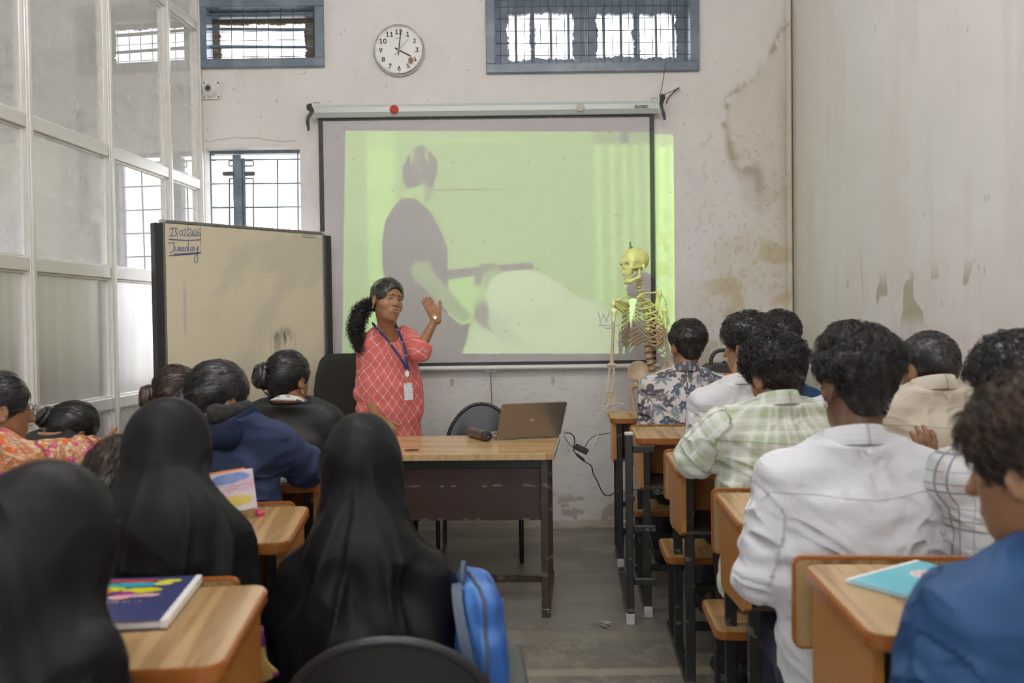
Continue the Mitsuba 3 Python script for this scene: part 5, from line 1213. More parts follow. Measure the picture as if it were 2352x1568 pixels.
    def sleek(s, bun=None, bun_r=.045, m='mat_hair_sleek', thick=.012, tail=None, seed=4, h=.006, wisps=0):
        "hair drawn tight to a bun (head frame) or a tail"
        bun = A(*(bun or (0, -.13, .03)))
        ax = bun / np.linalg.norm(bun)
        def f(q):
            d = s.f_hairshell(q, thick, -.07, face=(0, .118, -.040, .080, .078, .105), ear=.026)
            r = q - (bun * .55).astype(np.float32); u = np.cross(ax, A(0, 0, 1.0)); u /= np.linalg.norm(u); w = np.cross(ax, u)
            th = np.arctan2(r @ w.astype(np.float32), r @ u.astype(np.float32))
            return d + .0010 * np.sin(th * 58 + 5 * nz(q, 22, seed)) + .004 * nz(q, 24, seed)
        m0 = s.hair_mesh(f, h); rng = np.random.default_rng(seed); W = []
        for k in range(wisps):
            a = rng.uniform(-1.2, 1.2); p0 = A(.086 * math.sin(a * 1.5), .07 * math.cos(a) + .0, .10 * math.cos(a * .8)); W.append(tube(spline([p0, p0 + A(rng.normal() * .015, .01, .018), p0 + A(rng.normal() * .03, .03, .0), p0 + A(rng.normal() * .03, .035, -.03)], 8), .0006, 3, cap=False))
        c = np.array(m0.vertices)[m0.faces].mean(1); fn = np.array(m0.face_normals); ar = m0.area_faces
        ok = np.where(np.linalg.norm(c - A(0, -.015, .03), axis=1) > .076)[0]; pick = rng.choice(ok, 1500, p=ar[ok] / ar[ok].sum()); p0, nn = c[pick], fn[pick]
        tgt = bun if tail is None else A(*tail[1]); base = tgt - p0; base = base / np.linalg.norm(base, axis=1, keepdims=True) + rng.normal(size=base.shape) * .06
        s.head_part('hair', cat_([m0, hair_locks(p0, nn, base, .055, .10, .0011, rng, seg=6, lift=.0008)] + W), m)
        if tail is None:
            z = ax; x = np.cross(z, A(0, 0, 1.0)); x /= np.linalg.norm(x); y = np.cross(z, x); coils = []
            for k in range(9):
                o = rng.normal(size=3) * .006; tl = rng.normal(size=2) * .5; R0 = bun_r * rng.uniform(.55, .82); pts = []
                for a in np.linspace(0, 2 * math.pi, 22)[:-1]:
                    pts.append(bun + o + (x * math.cos(a) + y * math.sin(a)) * R0 + z * (math.sin(a + k) * .014 * tl[0] + (k % 3 - 1) * .012))
                coils.append(tube(pts, bun_r * rng.uniform(.26, .36), 8, closed=True))
            core = sdf_mesh(lambda q: s_ell(q, bun, (bun_r * .8, bun_r * .75, bun_r * .8)) + .003 * nz(q, 70, seed), bun - bun_r * 1.5, bun + bun_r * 1.5, .007)
            s.head_part('hair_bun', cat_([core] + coils), m)
            s.head_part('hair_band', tube([bun * .82 + (x * math.cos(a) + y * math.sin(a)) * bun_r * .8 for a in np.linspace(0, 2 * math.pi, 20)[:-1]], .006, 6, closed=True), 'mat_black_plastic')
        else:
            T_ = spline(tail, 14); rr = np.interp(np.linspace(0, 1, 14), [0, .15, .5, 1], [.026, .038, .034, .010]); S_ = [tube(T_, rr, 12)]
            for k in range(26):
                o = rng.normal(size=3) * .018; S_.append(tube(T_ + o * np.linspace(.8, 1, 14)[:, None], rr * .28, 5))
            s.head_part('ponytail', cat_(S_), m)
        return s
    def earring(s, side=1, m='mat_gold'):
        c = A(side * .086, -.004, -.040); s.head_part('earring', cat_([tube([c + A(0, .007 * math.cos(a), -.007 + .007 * math.sin(a)) for a in np.linspace(0, 6.28, 14)[:-1]], .0018, 5, closed=True), trimesh.creation.icosphere(1, .0045).apply_translation(c)]), m); return s
    def hijab(s, m='mat_black_cloth', seed=5, drop=.40, wide=.26, deep=.17, fold=.012, h=.009, ruche=1.0, peak=.0):
        hc, sh = s.head, s.sh; hs = s.hs
        def f(p):
            q = s.hl(p)
            d = s_ell(q, (0, -.010, .030), (.096, .114, .108 + peak)) * hs
            d = sm(d, s_capx(p, hc + A(0, -.020, -.03), s.neck + A(0, -.03, .0), .088, .094, .95, hc[0] * .6), .05)
            d = sm(d, s_capx(p, s.neck + A(0, -.025, -.03), s.neck + A(0, -.03, -.16), .085, deep * .85, deep / wide * .95), .08)
            d = sm(d, s_ell(p, s.neck + A(0, -.015, -.23), (wide, deep, .22)), .07)
            d = sm(d, s_capx(p, s.neck + A(0, -.02, -.24), s.neck + A(0, -.03, -drop), deep * .92, deep * 1.05, deep / wide), .06)
            for j in (0, 1): d = sm(d, s_cap(p, s.S[j], s.E[j] + (s.S[j] - s.E[j]) * .3, .056, .062), .06)
            # folds: soft ridges that fan out from the head and run round the shoulders
            th = np.arctan2(p[:, 0] - hc[0], -(p[:, 1] + .02)); zz = (hc[2] - p[:, 2])
            w = np.clip((zz + .02) / .25, 0, 1)
            rr = nz(np.stack([th * 2.6 + zz * 3.0 * np.sign(math.sin(seed)), zz * 2.2, th * .3], 1), 1.0, seed) + .55 * nz(np.stack([th * 5.5 - zz * 4, zz * 3.5, th * .2], 1), 1.0, seed + 2)
            rg = np.abs(nz(np.stack([th * 1.7 + 1.3 * zz, zz * 7.5 - 1.2 * np.abs(th), th * .2], 1), 1.0, seed + 7)) * 2
            rp = 1 - 2 * np.abs(nz(np.stack([th * 2.3 - zz * 2.6 * math.cos(seed * 1.7) + 3, zz * .9, th * .1], 1), 1.0, seed + 11)) * 1.6
            d = d - .016 * w * np.clip(rp, 0, 1) ** 3
            return d + fold * (w * rr * 2.2 + ruche * (.35 + w) * (rg - .4) * 1.5)
        lo = A(min(s.S[0][0], hc[0]) - .24, -.34, s.neck[2] - drop - .02); hi = A(max(s.S[1][0], hc[0]) + .24, .34, hc[2] + .19)
        def g(p): # open at the face
            q = s.hl(p); o = s_ell(q, (0, .12, -.025), (.066, .085, .098)) * hs
            return np.maximum(np.maximum(f(p), -o), np.maximum(s.neck[2] - drop + .03 * np.sin(p[:, 0] * 14 + seed), s.rest + .006) - p[:, 2])
        s.add('hijab', s.mesh(g, h, lo, hi), m); return s
# ---------------- the students ----------------
def X_at(px, y): return at(px, 800, y)[0]
def Z_at(py, px, y): return at(px, py, y)[2]
d_ = math.radians
# right rows, front to back
p = Person('man in a white shirt with blue and purple leaf print, nearest the skeleton', X_at(1572, 4.74), 4.732, d_(4), sh=Z_at(872, 1565, 4.74), top=Z_at(736, 1572, 4.74), head=(14, 0, 2), head_off=(.02, .01), skin='mat_skin', fine=.009, bulk=1.0, hw=.178)
p.body().shirt('shirt', 'mat_floral_shirt', collar=True, seed=2).trousers('mat_trousers_dark').shoes().hair(thick=.018, side=.005, lock=.020, seed=11, top_boost=.016, curl=.7).earring(-1, 'mat_chrome')
p = Person('man at the far end of the floral man\'s bench, only his curly crown showing',1.42, 4.722, d_(0), sh=.98, top=Z_at(715, 1800, 4.73), head=(10, 5, 0), fine=.011, hw=.155)
p.body().shirt('shirt', 'mat_blue_shirt', seed=3).trousers('mat_trousers_dark').shoes().hair(thick=.024, side=.014, lock=.024, seed=12, curl=1.0)
p = Person('bearded man in a pale bluish white shirt, face turned left in profile', X_at(1694, 3.87), 3.87, d_(14), sh=Z_at(905, 1690, 3.87), top=Z_at(722, 1730, 3.87), head=(38, -4, 0), head_off=(.075, .03), fine=.009, skin='mat_skin_light', lean=.03, hw=.163)
p.body().shirt('shirt', 'mat_white_shirt', collar=True, seed=4, sleeve=1.6).trousers('mat_trousers_dark').shoes().hair(thick=.026, side=.010, lock=.030, seed=13, curl=.9, top_boost=.014).earring(-1, 'mat_chrome')
R2 = p
p = Person('man in the middle right row, only his smooth black crown showing', 1.44, 3.82, d_(0), sh=1.0, top=Z_at(736, 2000, 3.82), head=(10, 0, 0), fine=.011, hw=.155, )
p.body().shirt('shirt', 'mat_white_shirt', seed=5).trousers('mat_trousers_dark').shoes().hair(thick=.020, seed=14, curl=.4)
p = Person('heavy set man in a green and white plaid shirt with curly hair', X_at(1785, 3.0), 3.005, d_(12), sh=Z_at(958, 1770, 3.0), top=Z_at(768, 1785, 3.0), head=(16, -12, -4), head_off=(.02, .03), bulk=1.13, skin='mat_skin_light', fine=.008, lean=.02,
           elbows=((-.262, .06, .915), (.205, .0, .74)), wrists=((-.12, .30, .925), (.11, .12, .665)))
p.body().shirt('shirt', 'mat_green_plaid', collar=True, sleeve=1.5, grow=.016, fold=.009, seed=6).trousers('mat_trousers_plum').shoes().hair(thick=.024, side=.014, lock=.030, n=2200, seed=15, curl=1.1, nape=-.078, r=.0017)
p = Person('man in a plain beige shirt with cropped black hair', X_at(2144, 2.96), 2.97, d_(6), sh=Z_at(925, 2120, 2.95), top=Z_at(752, 2135, 2.95), head=(20, -6, 0), head_off=(.01, .02), fine=.009, hw=.168, skin='mat_skin')
p.body().shirt('shirt', 'mat_beige_shirt', collar=True, sleeve=1.5, seed=7, grow=.015).trousers('mat_trousers_dark').shoes().hair(thick=.010, side=.006, lock=.008, n=2500, seed=16, curl=.3, top_boost=.002, amp=.0016, r=.0010)
p = Person('broad backed man in a fine checked white shirt, biggest in the right row', X_at(1958, 2.18), 2.18, d_(3), sh=Z_at(1052, 1945, 2.22), top=Z_at(752, 1970, 2.2), head=(8, -4, 2), head_off=(.02, .0), bulk=1.0, hw=.172, skin='mat_skin_dark', fine=.007, lean=.0,
           elbows=((-.222, .02, .745), (.222, .02, .745)), wrists=((-.11, .12, .665), (.11, .12, .665)))
p.body().shirt('shirt', 'mat_fine_check', collar=True, sleeve=1.7, seed=8, grow=.015, fold=.010, h=.0065, hem=.47).trousers('mat_trousers_navy').shoes().hair(thick=.024, side=.004, lock=.036, n=2600, seed=17, curl=.5, top_boost=.012, nape=-.072, amp=.008, h=.005, flow=lambda q: (q[0] * 7 - .15, -.25 + q[1] * 5, -.35)).earring(-1, 'mat_chrome')
p = Person('man in white, navy and pink plaid shirt raising one hand at the right edge', X_at(2335, 2.14), 2.145, d_(12), sh=Z_at(1040, 2250, 2.2), top=Z_at(768, 2300, 2.2), head=(26, -4, 0), head_off=(.02, .0), fine=.008, hw=.165, lean=.0,
           elbows=((-.20, .14, .90), (.22, .01, .75)), wrists=((-.17, .20, 1.05), (.11, .12, .665)), hands=((.25, .3, 1), (0, 1, 0)), palms=((.6, .6, 0), (0, 0, -1)), curl=(.3, .4))
w_ = lambda px, py, y: p.R.T @ (at(px, py, y) - p.o)
p.E[0], p.Wr[0] = w_(2200, 1130, 2.31), w_(2122, 1118, 2.42)
p.hd = (p.R.T @ A(.12, .10, 1), p.hd[1]); p.pn = (p.R.T @ A(-.3, 1, 0), p.pn[1])
p.body().shirt('shirt', 'mat_blue_plaid', collar=True, sleeve=1.75, seed=9, grow=.012, fold=.009).trousers('mat_trousers_grey').shoes().hair(thick=.024, side=.008, lock=.030, n=1800, seed=18, curl=.7)
p = Person('man in a deep blue shirt, nearest at the right edge, brownish hair', X_at(2462, 1.30), 1.30, d_(14), sh=Z_at(1335, 2330, 1.3), top=Z_at(868, 2310, 1.28), head=(24, -8, 0), head_off=(-.01, .02), fine=.007, lean=.06, skin='mat_skin',
           elbows=((-.235, .02, .72), (.24, .02, .72)), wrists=((-.11, .10, .665), (.11, .10, .665)))
p.body().shirt('shirt', 'mat_blue_shirt', sleeve=1.7, seed=10, grow=.018, fold=.012, collar=True, h=.007).trousers('mat_trousers_dark').shoes().hair('mat_hair_brown', thick=.026, side=.012, lock=.040, n=2800, seed=19, curl=.6, top_boost=.006, nape=-.075, amp=.008, h=.005)

# left rows, front to back
p = Person('girl in a black top with a white printed collar and a coiled bun', X_at(665, 3.69), 3.69, d_(-6), FEM, sh=Z_at(948, 660, 3.62), top=Z_at(806, 655, 3.62), head=(-26, -6, 0), hair_top=.016, head_off=(-.02, .02), fine=.0085, skin='mat_skin', lean=.06,
           elbows=((-.20, .22, .905), (.20, .02, .74)), wrists=((-.10, .16, 1.06), (.10, .12, .665)), hands=((0.2, -.1, 1), (0, 1, 0)), palms=((0, -1, 0), (0, 0, -1)))
p.body().shirt('top', 'mat_black_top', sleeve=1.7, seed=20, grow=.016, neck_drop=.014, fold=.008).trousers('mat_trousers_dark').shoes().sleek(bun=(-.05, -.115, .015), bun_r=.050, seed=21).earring(1)
n_ = p.neck; p.add('printed_collar', ribbon([n_ + A(-.066, .02, -.012), n_ + A(-.055, -.035, .010), n_ + A(-.01, -.066, .018), n_ + A(.045, -.048, .012), n_ + A(.068, .01, -.008)], .016, .003, up=(0, -.6, 1)), 'mat_collar_print', 'white printed collar')
p = Person('girl with a brown tinted bun in front of the whiteboard, mostly hidden', X_at(400, 3.63), 3.63, d_(-8), FEM, sh=Z_at(985, 380, 3.65), top=Z_at(838, 405, 3.65), head=(-24, -10, 0), hair_top=.016, fine=.010, lean=.06)
p.body().shirt('dress', 'mat_green_dress', sleeve=1.3, seed=22).trousers('mat_trousers_dark').shoes().sleek(bun=(-.055, -.112, -.015), bun_r=.048, m='mat_hair_brown', seed=23)
p = Person('girl bowing her head low over the front left desk, hair in a bun', X_at(117, 3.57), 3.57, d_(-8), FEM, sh=.90, hw=.12, top=Z_at(921, 150, 3.7), head=(-30, -30, 6), hair_top=.016, head_off=(.0, .10), fine=.010, lean=.04)
p.body().shirt('dress', 'mat_black_top', sleeve=1.4, seed=24).trousers('mat_trousers_dark').shoes().sleek(bun=(-.065, -.11, .01), bun_r=.046, seed=25)
p = Person('girl in a navy hoodie with glossy tied back hair, writing on paper', X_at(515, 2.845), 2.845, d_(-10), FEM, sh=Z_at(988, 560, 2.86), top=Z_at(828, 510, 2.86), head=(-34, -10, 4), hair_top=.016, head_off=(-.05, .03), fine=.0075, skin='mat_skin_light', lean=.01, bulk=1.04,
           elbows=((-.20, .02, .74), (.215, .12, .912)), wrists=((-.10, .12, .665), (.05, .33, .915)))
p.body().shirt('hoodie', 'mat_navy', sleeve=1.8, seed=26, grow=.017, fold=.010, neck_r=1.3).trousers('mat_trousers_dark').shoes().sleek(bun=(-.06, -.095, -.03), seed=27, tail=[(-.055, -.075, -.01), (-.070, -.105, -.03), (-.080, -.115, -.09), (-.085, -.10, -.15)], thick=.014).earring(1)
n_ = p.neck
p.add('hood', sdf_mesh(lambda q: np.maximum(sm(sm(s_cap(q, n_ + A(-.08, .01, -.01), n_ + A(-.05, -.08, -.05), .038, .036), s_cap(q, n_ + A(-.05, -.08, -.05), n_ + A(.05, -.08, -.05), .036, .036), .03), s_cap(q, n_ + A(.05, -.08, -.05), n_ + A(.085, .01, -.005), .036, .038), .03) + nz(q, 20, 3) * .012, -s_cap(q, n_ - A(0, 0, .2), n_ + A(0, 0, .2), .052)), n_ + A(-.16, -.17, -.13), n_ + A(.16, .10, .08), .0075), 'mat_navy')
p.add('fleece_lining', sdf_mesh(lambda q: np.maximum(sm(s_cap(q, n_ + A(-.06, .02, .028), n_ + A(.01, -.062, .015), .024, .026), s_cap(q, n_ + A(.01, -.062, .015), n_ + A(.068, .015, .03), .026, .024), .03) + nz(q, 60, 3) * .006, -s_cap(q, n_ - A(0, 0, .2), n_ + A(0, 0, .2), .046)), n_ + A(-.13, -.12, -.05), n_ + A(.13, .09, .08), .007), 'mat_fleece', 'black fleece lining')
p = Person('woman in an orange and pink flowered blouse, at the left edge, wearing glasses', X_at(-48, 2.768), 2.768, d_(-14), FEM, sh=Z_at(1030, 10, 2.8), top=Z_at(850, 10, 2.8), head=(-36, -6, 0), hair_top=.016, head_off=(.02, .02), fine=.008, skin='mat_skin', lean=.0, bulk=1.08,
           elbows=((-.20, .02, .74), (.24, .16, .965)), wrists=((-.10, .12, .665), (.16, .36, .955)), hands=((0, 1, 0), (.3, .9, .35)), palms=((0, 0, -1), (-.5, .3, -.8)), curl=(.4, .8))
p.body().shirt('blouse', 'mat_floral_blouse', sleeve=1.5, seed=28, grow=.012, fold=.008).trousers('mat_trousers_dark').shoes().sleek(bun=(-.02, -.12, -.02), seed=29)
p.head_part('glasses', cat_([tube([(sx * .034 + .026 * math.cos(a), .104, .008 + .019 * math.sin(a)) for a in np.linspace(0, 6.28, 18)[:-1]], .0016, 5, closed=True) for sx in (-1, 1)] + [tube([(sx * .060, .103, .012), (sx * .080, .04, .012), (sx * .083, -.01, .004)], .0015, 5) for sx in (-1, 1)] + [tube([(-.009, .106, .012), (.009, .106, .012)], .0016, 5)]), 'mat_black_plastic')
n_ = p.neck; p.add('scarf', ribbon([n_ + A(-.07, .03, 0), n_ + A(-.05, -.05, .012), n_ + A(.0, -.072, .014), n_ + A(.055, -.045, .006), n_ + A(.075, .02, -.012)], .022, .004, up=(0, -.6, 1)), 'mat_blue_shirt', 'blue neck scarf')
p = Person('girl wrapped in a black hijab beside the pastel book, middle one of three', X_at(380, 2.06), 2.070, d_(-6), FEM, sh=Z_at(1225, 430, 2.04), top=Z_at(922, 395, 2.04), head=(-14, -6, 3), head_off=(-.03, .03), fine=.011, lean=.01, hair_top=.012, hw=.125, wrists=((-.07, .10, .665), (.07, .10, .665)))
p.body().shirt('cloak', 'mat_black_cloth', sleeve=1.9, seed=30, grow=.012, fold=.008, h=.012).trousers('mat_trousers_dark').shoes().hijab(seed=2, wide=.175, deep=.108, fold=.010, ruche=.5)
p = Person('girl with brown hair between two black hijabs, only her crown showing', -1.20, 2.012, d_(-6), FEM, sh=.90, top=Z_at(1003, 235, 2.25), head=(-10, -32, 6), head_off=(.18, .22), fine=.011, hw=.085, side_lean=.0, lean=.0)
p.body().shirt('dress', 'mat_black_cloth', sleeve=1.8, seed=31, grow=.014, h=.012).trousers('mat_trousers_dark').shoes().hair('mat_hair_brown', thick=.016, side=.012, lock=.05, n=1500, seed=32, curl=.2, nape=-.10, amp=.003, flow=lambda q: (q[0] * 5, -.4, -.6))
p = Person('girl in a black hijab seated on the foreground perforated chair', X_at(830, 2.12), 2.12, d_(-2), FEM, sh=Z_at(1300, 825, 2.1), top=Z_at(958, 815, 2.1), head=(2, -4, 0), head_off=(-.012, .02), fine=.011, lean=.0, bulk=1.0, hair_top=.012, hw=.140, seat=.52, elbows=((-.152, .02, .66), (.17, .02, .66)), wrists=((-.10, .14, .66), (.10, .14, .66)), rest=.47)
CENTRE = p.key
p.body().shirt('cloak', 'mat_black_cloth', sleeve=1.9, seed=33, grow=.016, fold=.010, hem=.44, h=.012).trousers('mat_trousers_dark').shoes().hijab(seed=9, wide=.185, deep=.145, fold=.014, drop=.46, h=.008, ruche=1.0)
p = Person('nearest girl in a black hijab, left corner, teal bead on her veil', X_at(60, 1.24) - .065, 1.235, d_(-6), FEM, sh=Z_at(1440, 60, 1.24), top=Z_at(1076, 150, 1.24), head=(-16, -14, 4), head_off=(.045, .04), fine=.011, lean=.05, hair_top=.012, hw=.13, elbows=((-.15, .02, .68), (.15, .02, .68)), wrists=((-.10, .10, .665), (.10, .10, .665)))
p.body().shirt('cloak', 'mat_black_cloth', sleeve=1.9, seed=34, grow=.012, fold=.008, h=.012).trousers('mat_trousers_dark').shoes().hijab(seed=13, wide=.165, deep=.14, fold=.012, drop=.44, h=.008, ruche=.45)
princ('mat_dupatta', proc(lambda p, n, uv: mix((0.42, 0.27, 0.08), (0.12, 0.01, 0.10), smoothstep(.5, .6, fbm(p.x * 40, p.y * 40, p.z * 25, 2)))), 0.6, .3)
part(CENTRE, 'scarf_end', ribbon([at(592, 1440, 1.99), at(588, 1475, 1.97), at(597, 1515, 1.96), at(612, 1540, 1.95), at(622, 1556, 1.95)], [.012, .020, .016, .012, .02], .006), 'mat_dupatta', 'gold and purple scarf end')
princ('mat_teal', (0.02, 0.30, 0.36), 0.4, 0.5)
q = at(265, 1196, 1.40); part(p.key, 'veil_bead', trimesh.creation.icosphere(2, .006).apply_translation(q), 'mat_teal', 'teal bead')
# ---------------- the teacher ----------------
YT = 5.05
ta = math.pi + d_(22)
p = Person('smiling teacher in a coral kurta with white lattice, arm raised towards the screen', X_at(896, YT), YT, ta, {**FEM, 'neck': .052, 'head': 1.0, 'arm': .034, 'chest': (.132, .098), 'waist': (.116, .092)}, sh=Z_at(776, 880, YT), top=Z_at(634, 885, YT) - .004, head=(17, 1, -9), head_off=(.026, .03), skin='mat_skin_teacher', standing=True, hair_top=.018, fine=.0042, lean=.0, face=True, bulk=1.02)
def tl_(px, py, y): return p.R.T @ (at(px, py, y) - p.o)
p.S = [tl_(936, 781, YT + .05), tl_(846, 797, YT - .05)]
p.E = [tl_(963, 803, YT - .12), tl_(840, 902, YT - .02)]
p.Wr = [tl_(1002, 729, YT - .10), tl_(868, 962, 4.84)]
wl = lambda v: p.R.T @ A(*v)
p.hd = (wl((-.45, .45, .78)), wl((.62, -.50, -.30))); p.pn = (wl((-.1, .8, -.5)), wl((.2, .1, -1))); p.curl = (.12, .55); p.spread = (.025, .08)
p.body(.0040)
def eyes(p):
    for s in (-1, 1):
        c = A(s * .031, .0738, .0078)
        p.head_part('eyeball', trimesh.creation.icosphere(3, .0126).apply_translation(c), 'mat_eye_white')
        g = A(.25, 1, .0); g /= np.linalg.norm(g)
        p.head_part('iris', xf(lathe([(0, .0132), (.0030, .0130), (.0062, .0115), (.0064, .010)], 20, g, c)), 'mat_iris')
        b = spline([(s * .012, .0895, .0275), (s * .024, .0885, .0312), (s * .036, .0800, .0295), (s * .050, .0640, .0190)], 16)
        p.head_part('eyebrow', tube(b, np.interp(np.linspace(0, 1, 16), [0, .3, 1], [.0026, .0028, .0010]), 6), 'mat_hair')
        l = spline([(s * .0165, .0845, .0075), (s * .024, .0872, .0122), (s * .032, .0868, .0135), (s * .040, .0815, .0115), (s * .0465, .0735, .0065)], 14)
        p.head_part('eyelash_line', tube(l, .0011, 5), 'mat_iris')
eyes(p)
up = spline([(-.0245, .0845, -.0520), (-.012, .0950, -.0518), (-.004, .0985, -.0502), (0, .0982, -.0512), (.004, .0985, -.0502), (.012, .0950, -.0518), (.0245, .0845, -.0520)], 24)
lo_ = spline([(-.0245, .0845, -.0525), (-.012, .0935, -.0630), (0, .0965, -.0652), (.012, .0935, -.0630), (.0245, .0845, -.0525)], 24)
p.head_part('lips', cat_([tube(up, np.interp(np.linspace(0, 1, 24), [0, .3, .5, .7, 1], [.0012, .0032, .0030, .0032, .0012]), 8), tube(lo_, np.interp(np.linspace(0, 1, 24), [0, .5, 1], [.0012, .0044, .0012]), 8)]), 'mat_lips')
p.head_part('teeth', box((0, .0905, -.0560), (.026, .006, .0064), .002), 'mat_eye_white')
princ('mat_bindi', (0.45, 0.03, 0.03), 0.4, 0.4)
p.head_part('bindi', cat_([trimesh.creation.icosphere(1, .0026).apply_translation((0, .094, .045)), trimesh.creation.icosphere(1, .0019).apply_translation((0, .0955, .030))]), 'mat_bindi')
p.head_part('nose_stud', trimesh.creation.icosphere(1, .0017).apply_translation((.0195, .0945, -.0275)), 'mat_gold')
p.earring(1); p.earring(-1)
p.shirt('kurta', 'mat_kurta', sleeve=1.20, seed=41, grow=.014, fold=.007, hem=.42, neck_drop=.004, neck_r=1.06, h=.0055, front_cut=False, loose=.004, extra=lambda q, d: sm(d, s_capx(q, A(0, 0, 1.0), A(0, .0, .40), .100, .128, .66), .06))
p.trousers('mat_trousers_dark').shoes()
# hair: centre parted, drawn back into a full curly tail
def curly_tail(p):
    rng = np.random.default_rng(5)
    def f(q):
        d = p.f_hairshell(q, .011, -.06, face=(0, .128, -.022, .080, .085, .112), ear=.024, back=.004)
        return d + .0035 * nz(q, 50, 3) + .0016 * np.sin(nz(q * A(1, .35, .35).astype(np.float32), 120, 5) * 9)
    m0 = sdf_mesh(f, A(-.16, -.22, -.2), A(.16, .16, .2), .0055)
    p.head_part('hair', m0, 'mat_hair')
    T_ = spline([(.02, -.085, -.01), (.055, -.115, -.03), (.10, -.115, -.09), (.125, -.09, -.17), (.115, -.07, -.24), (.11, -.06, -.27)], 30)
    R_ = np.interp(np.linspace(0, 1, 30), [0, .12, .4, .75, 1], [.022, .046, .058, .048, .016]); S_ = [tube(T_, R_ * .62, 12)]
    for k in range(900):
        i = rng.integers(1, 27); a = rng.uniform(0, 6.28); e = rng.normal(size=3); e /= np.linalg.norm(e); c = T_[i] + e * R_[i] * rng.uniform(.45, 1.1)
        ax = (T_[min(i + 3, 29)] - T_[i - 1]); ax /= np.linalg.norm(ax); u = np.cross(ax, e); u /= np.linalg.norm(u) + 1e-9; L = rng.uniform(.035, .075); rr = rng.uniform(.004, .011); pts = []
        for t in np.linspace(0, 1, 12): pts.append(c + ax * L * t + (u * math.cos(a + 13 * t) + np.cross(ax, u) * math.sin(a + 13 * t)) * rr + e * .006 * t)
        S_.append(tube(pts, np.linspace(.0020, .0007, 12), 3, cap=False))
    p.head_part('ponytail', cat_(S_), 'mat_hair', 'loose curly ponytail')
    W = []
    for k in range(40):
        s = 1; p0 = A(s * .083, rng.uniform(-.05, .05), rng.uniform(.0, .09)); W.append(tube(spline([p0, p0 + A(s * .008, .004, .012) * rng.uniform(.4, 1.2), p0 + A(s * .012, -.012, .004) * rng.uniform(.4, 1.2)], 6), .0006, 3, cap=False))
    p.head_part('loose_hair', cat_(W), 'mat_hair')
curly_tail(p)
# lanyard, badge and wrist watch
princ('mat_lanyard', proc(lambda q, n, uv: mix((0.012, 0.02, 0.085), (0.42, 0.32, 0.08), smoothstep(.62, .66, noise(q.z * 140, q.x * 140)) * smoothstep(.35, .3, tri(q.z * 13)) * .8)), 0.6, 0.3)
princ('mat_card', proc(lambda q, n, uv: mix((0.66, 0.66, 0.67), (0.30, 0.31, 0.36), smoothstep(.30, .20, tri(uv.y / .011)) * smoothstep(.35, .5, noise(uv.x * 260, dr.floor(uv.y / .011) * 7)) * .75)), 0.3, 0.5)
fr = lambda px, py, y: at(px, py, y)
L1_ = [fr(857, 741, 5.02), fr(864, 752, 4.945), fr(882, 772, 4.905), fr(903, 799, 4.875), fr(922, 826, 4.865), fr(934, 850, 4.875)]
L2_ = [fr(901, 738, 5.06), fr(910, 750, 4.985), fr(921, 775, 4.93), fr(929, 800, 4.895), fr(934, 826, 4.875), fr(936, 850, 4.875)]
for l in (L1_, L2_): part(p.key, 'lanyard', ribbon(l, .0072, .0012, up=(.25, -1, 0)), 'mat_lanyard', 'dark blue lanyard')
q = fr(935, 858, 4.868); part(p.key, 'badge_reel', xf(lathe([(0, .006), (.010, .006), (.012, .004), (.012, 0)], 20), np.stack([A(1, 0, 0), A(0, 0, 1.6), A(0, -1, 0)], 1), q), 'mat_white_plastic')
part(p.key, 'badge_clip', tube([fr(935, 866, 4.868), fr(936, 879, 4.868)], .003, 6), 'mat_chrome')
q = fr(938, 899, 4.868); cm_ = box((0, 0, 0), (.047, .0016, .092), .0006); part(p.key, 'identity_card', xf(cm_, roty(-.06), q), 'mat_card', 'white printed identity card', uv=np.array(cm_.vertices)[:, [0, 2]])
w0, w1 = p.o + p.R @ p.Wr[0], p.o + p.R @ p.E[0]; ax = (w0 - w1) / np.linalg.norm(w0 - w1); u = np.cross(ax, A(0, 1, 0)); u /= np.linalg.norm(u); v_ = np.cross(ax, u); wc = w0 - ax * .006
for k in range(16):
    a = k * math.pi / 8; e = u * math.cos(a) + v_ * math.sin(a); part(p.key, 'watch_link', box(wc + e * .0305, (.0122, .004, .016), .0012, np.stack([np.cross(e, ax), e, ax], 1)), 'mat_gold')
e = A(0, -1, .1); e = e - ax * (e @ ax); e /= np.linalg.norm(e); part(p.key, 'watch_case', box(wc + e * .034, (.017, .005, .017), .002, np.stack([np.cross(e, ax), e, ax], 1)), 'mat_chrome')
# ---------------- teaching skeleton on its rolling stand ----------------
def bone(name, c, r=.45):
    c = A(*c); princ(name, proc(lambda p, n, uv: mix(tuple((c * .82).tolist()), tuple((c * 1.06).tolist()), fbm(p.x * 40, p.y * 40, p.z * 40, 2))), r, .4)
bone('mat_bone', (0.60, 0.46, 0.29)); bone('mat_bone_pale', (0.64, 0.52, 0.36)); bone('mat_cartilage', (0.40, 0.36, 0.27)); bone('mat_disc', (0.14, 0.15, 0.09)); bone('mat_sternum', (0.72, 0.70, 0.66)); bone('mat_bone_tan', (0.55, 0.37, 0.22)); bone('mat_nerve', (0.55, 0.24, 0.03))
sk = thing('model_skeleton', 'life size anatomical skeleton model hanging on a wheeled stand before the screen', 'skeleton')
YK = 5.52
K = lambda px, py, y=0.0: at(px, py, YK + y)
ka = math.pi - d_(36); KR = rotz(ka)
SP_ = lambda name, m, mt, lab=None, smooth=True: part(sk, name, m, mt, lab, smooth=smooth)
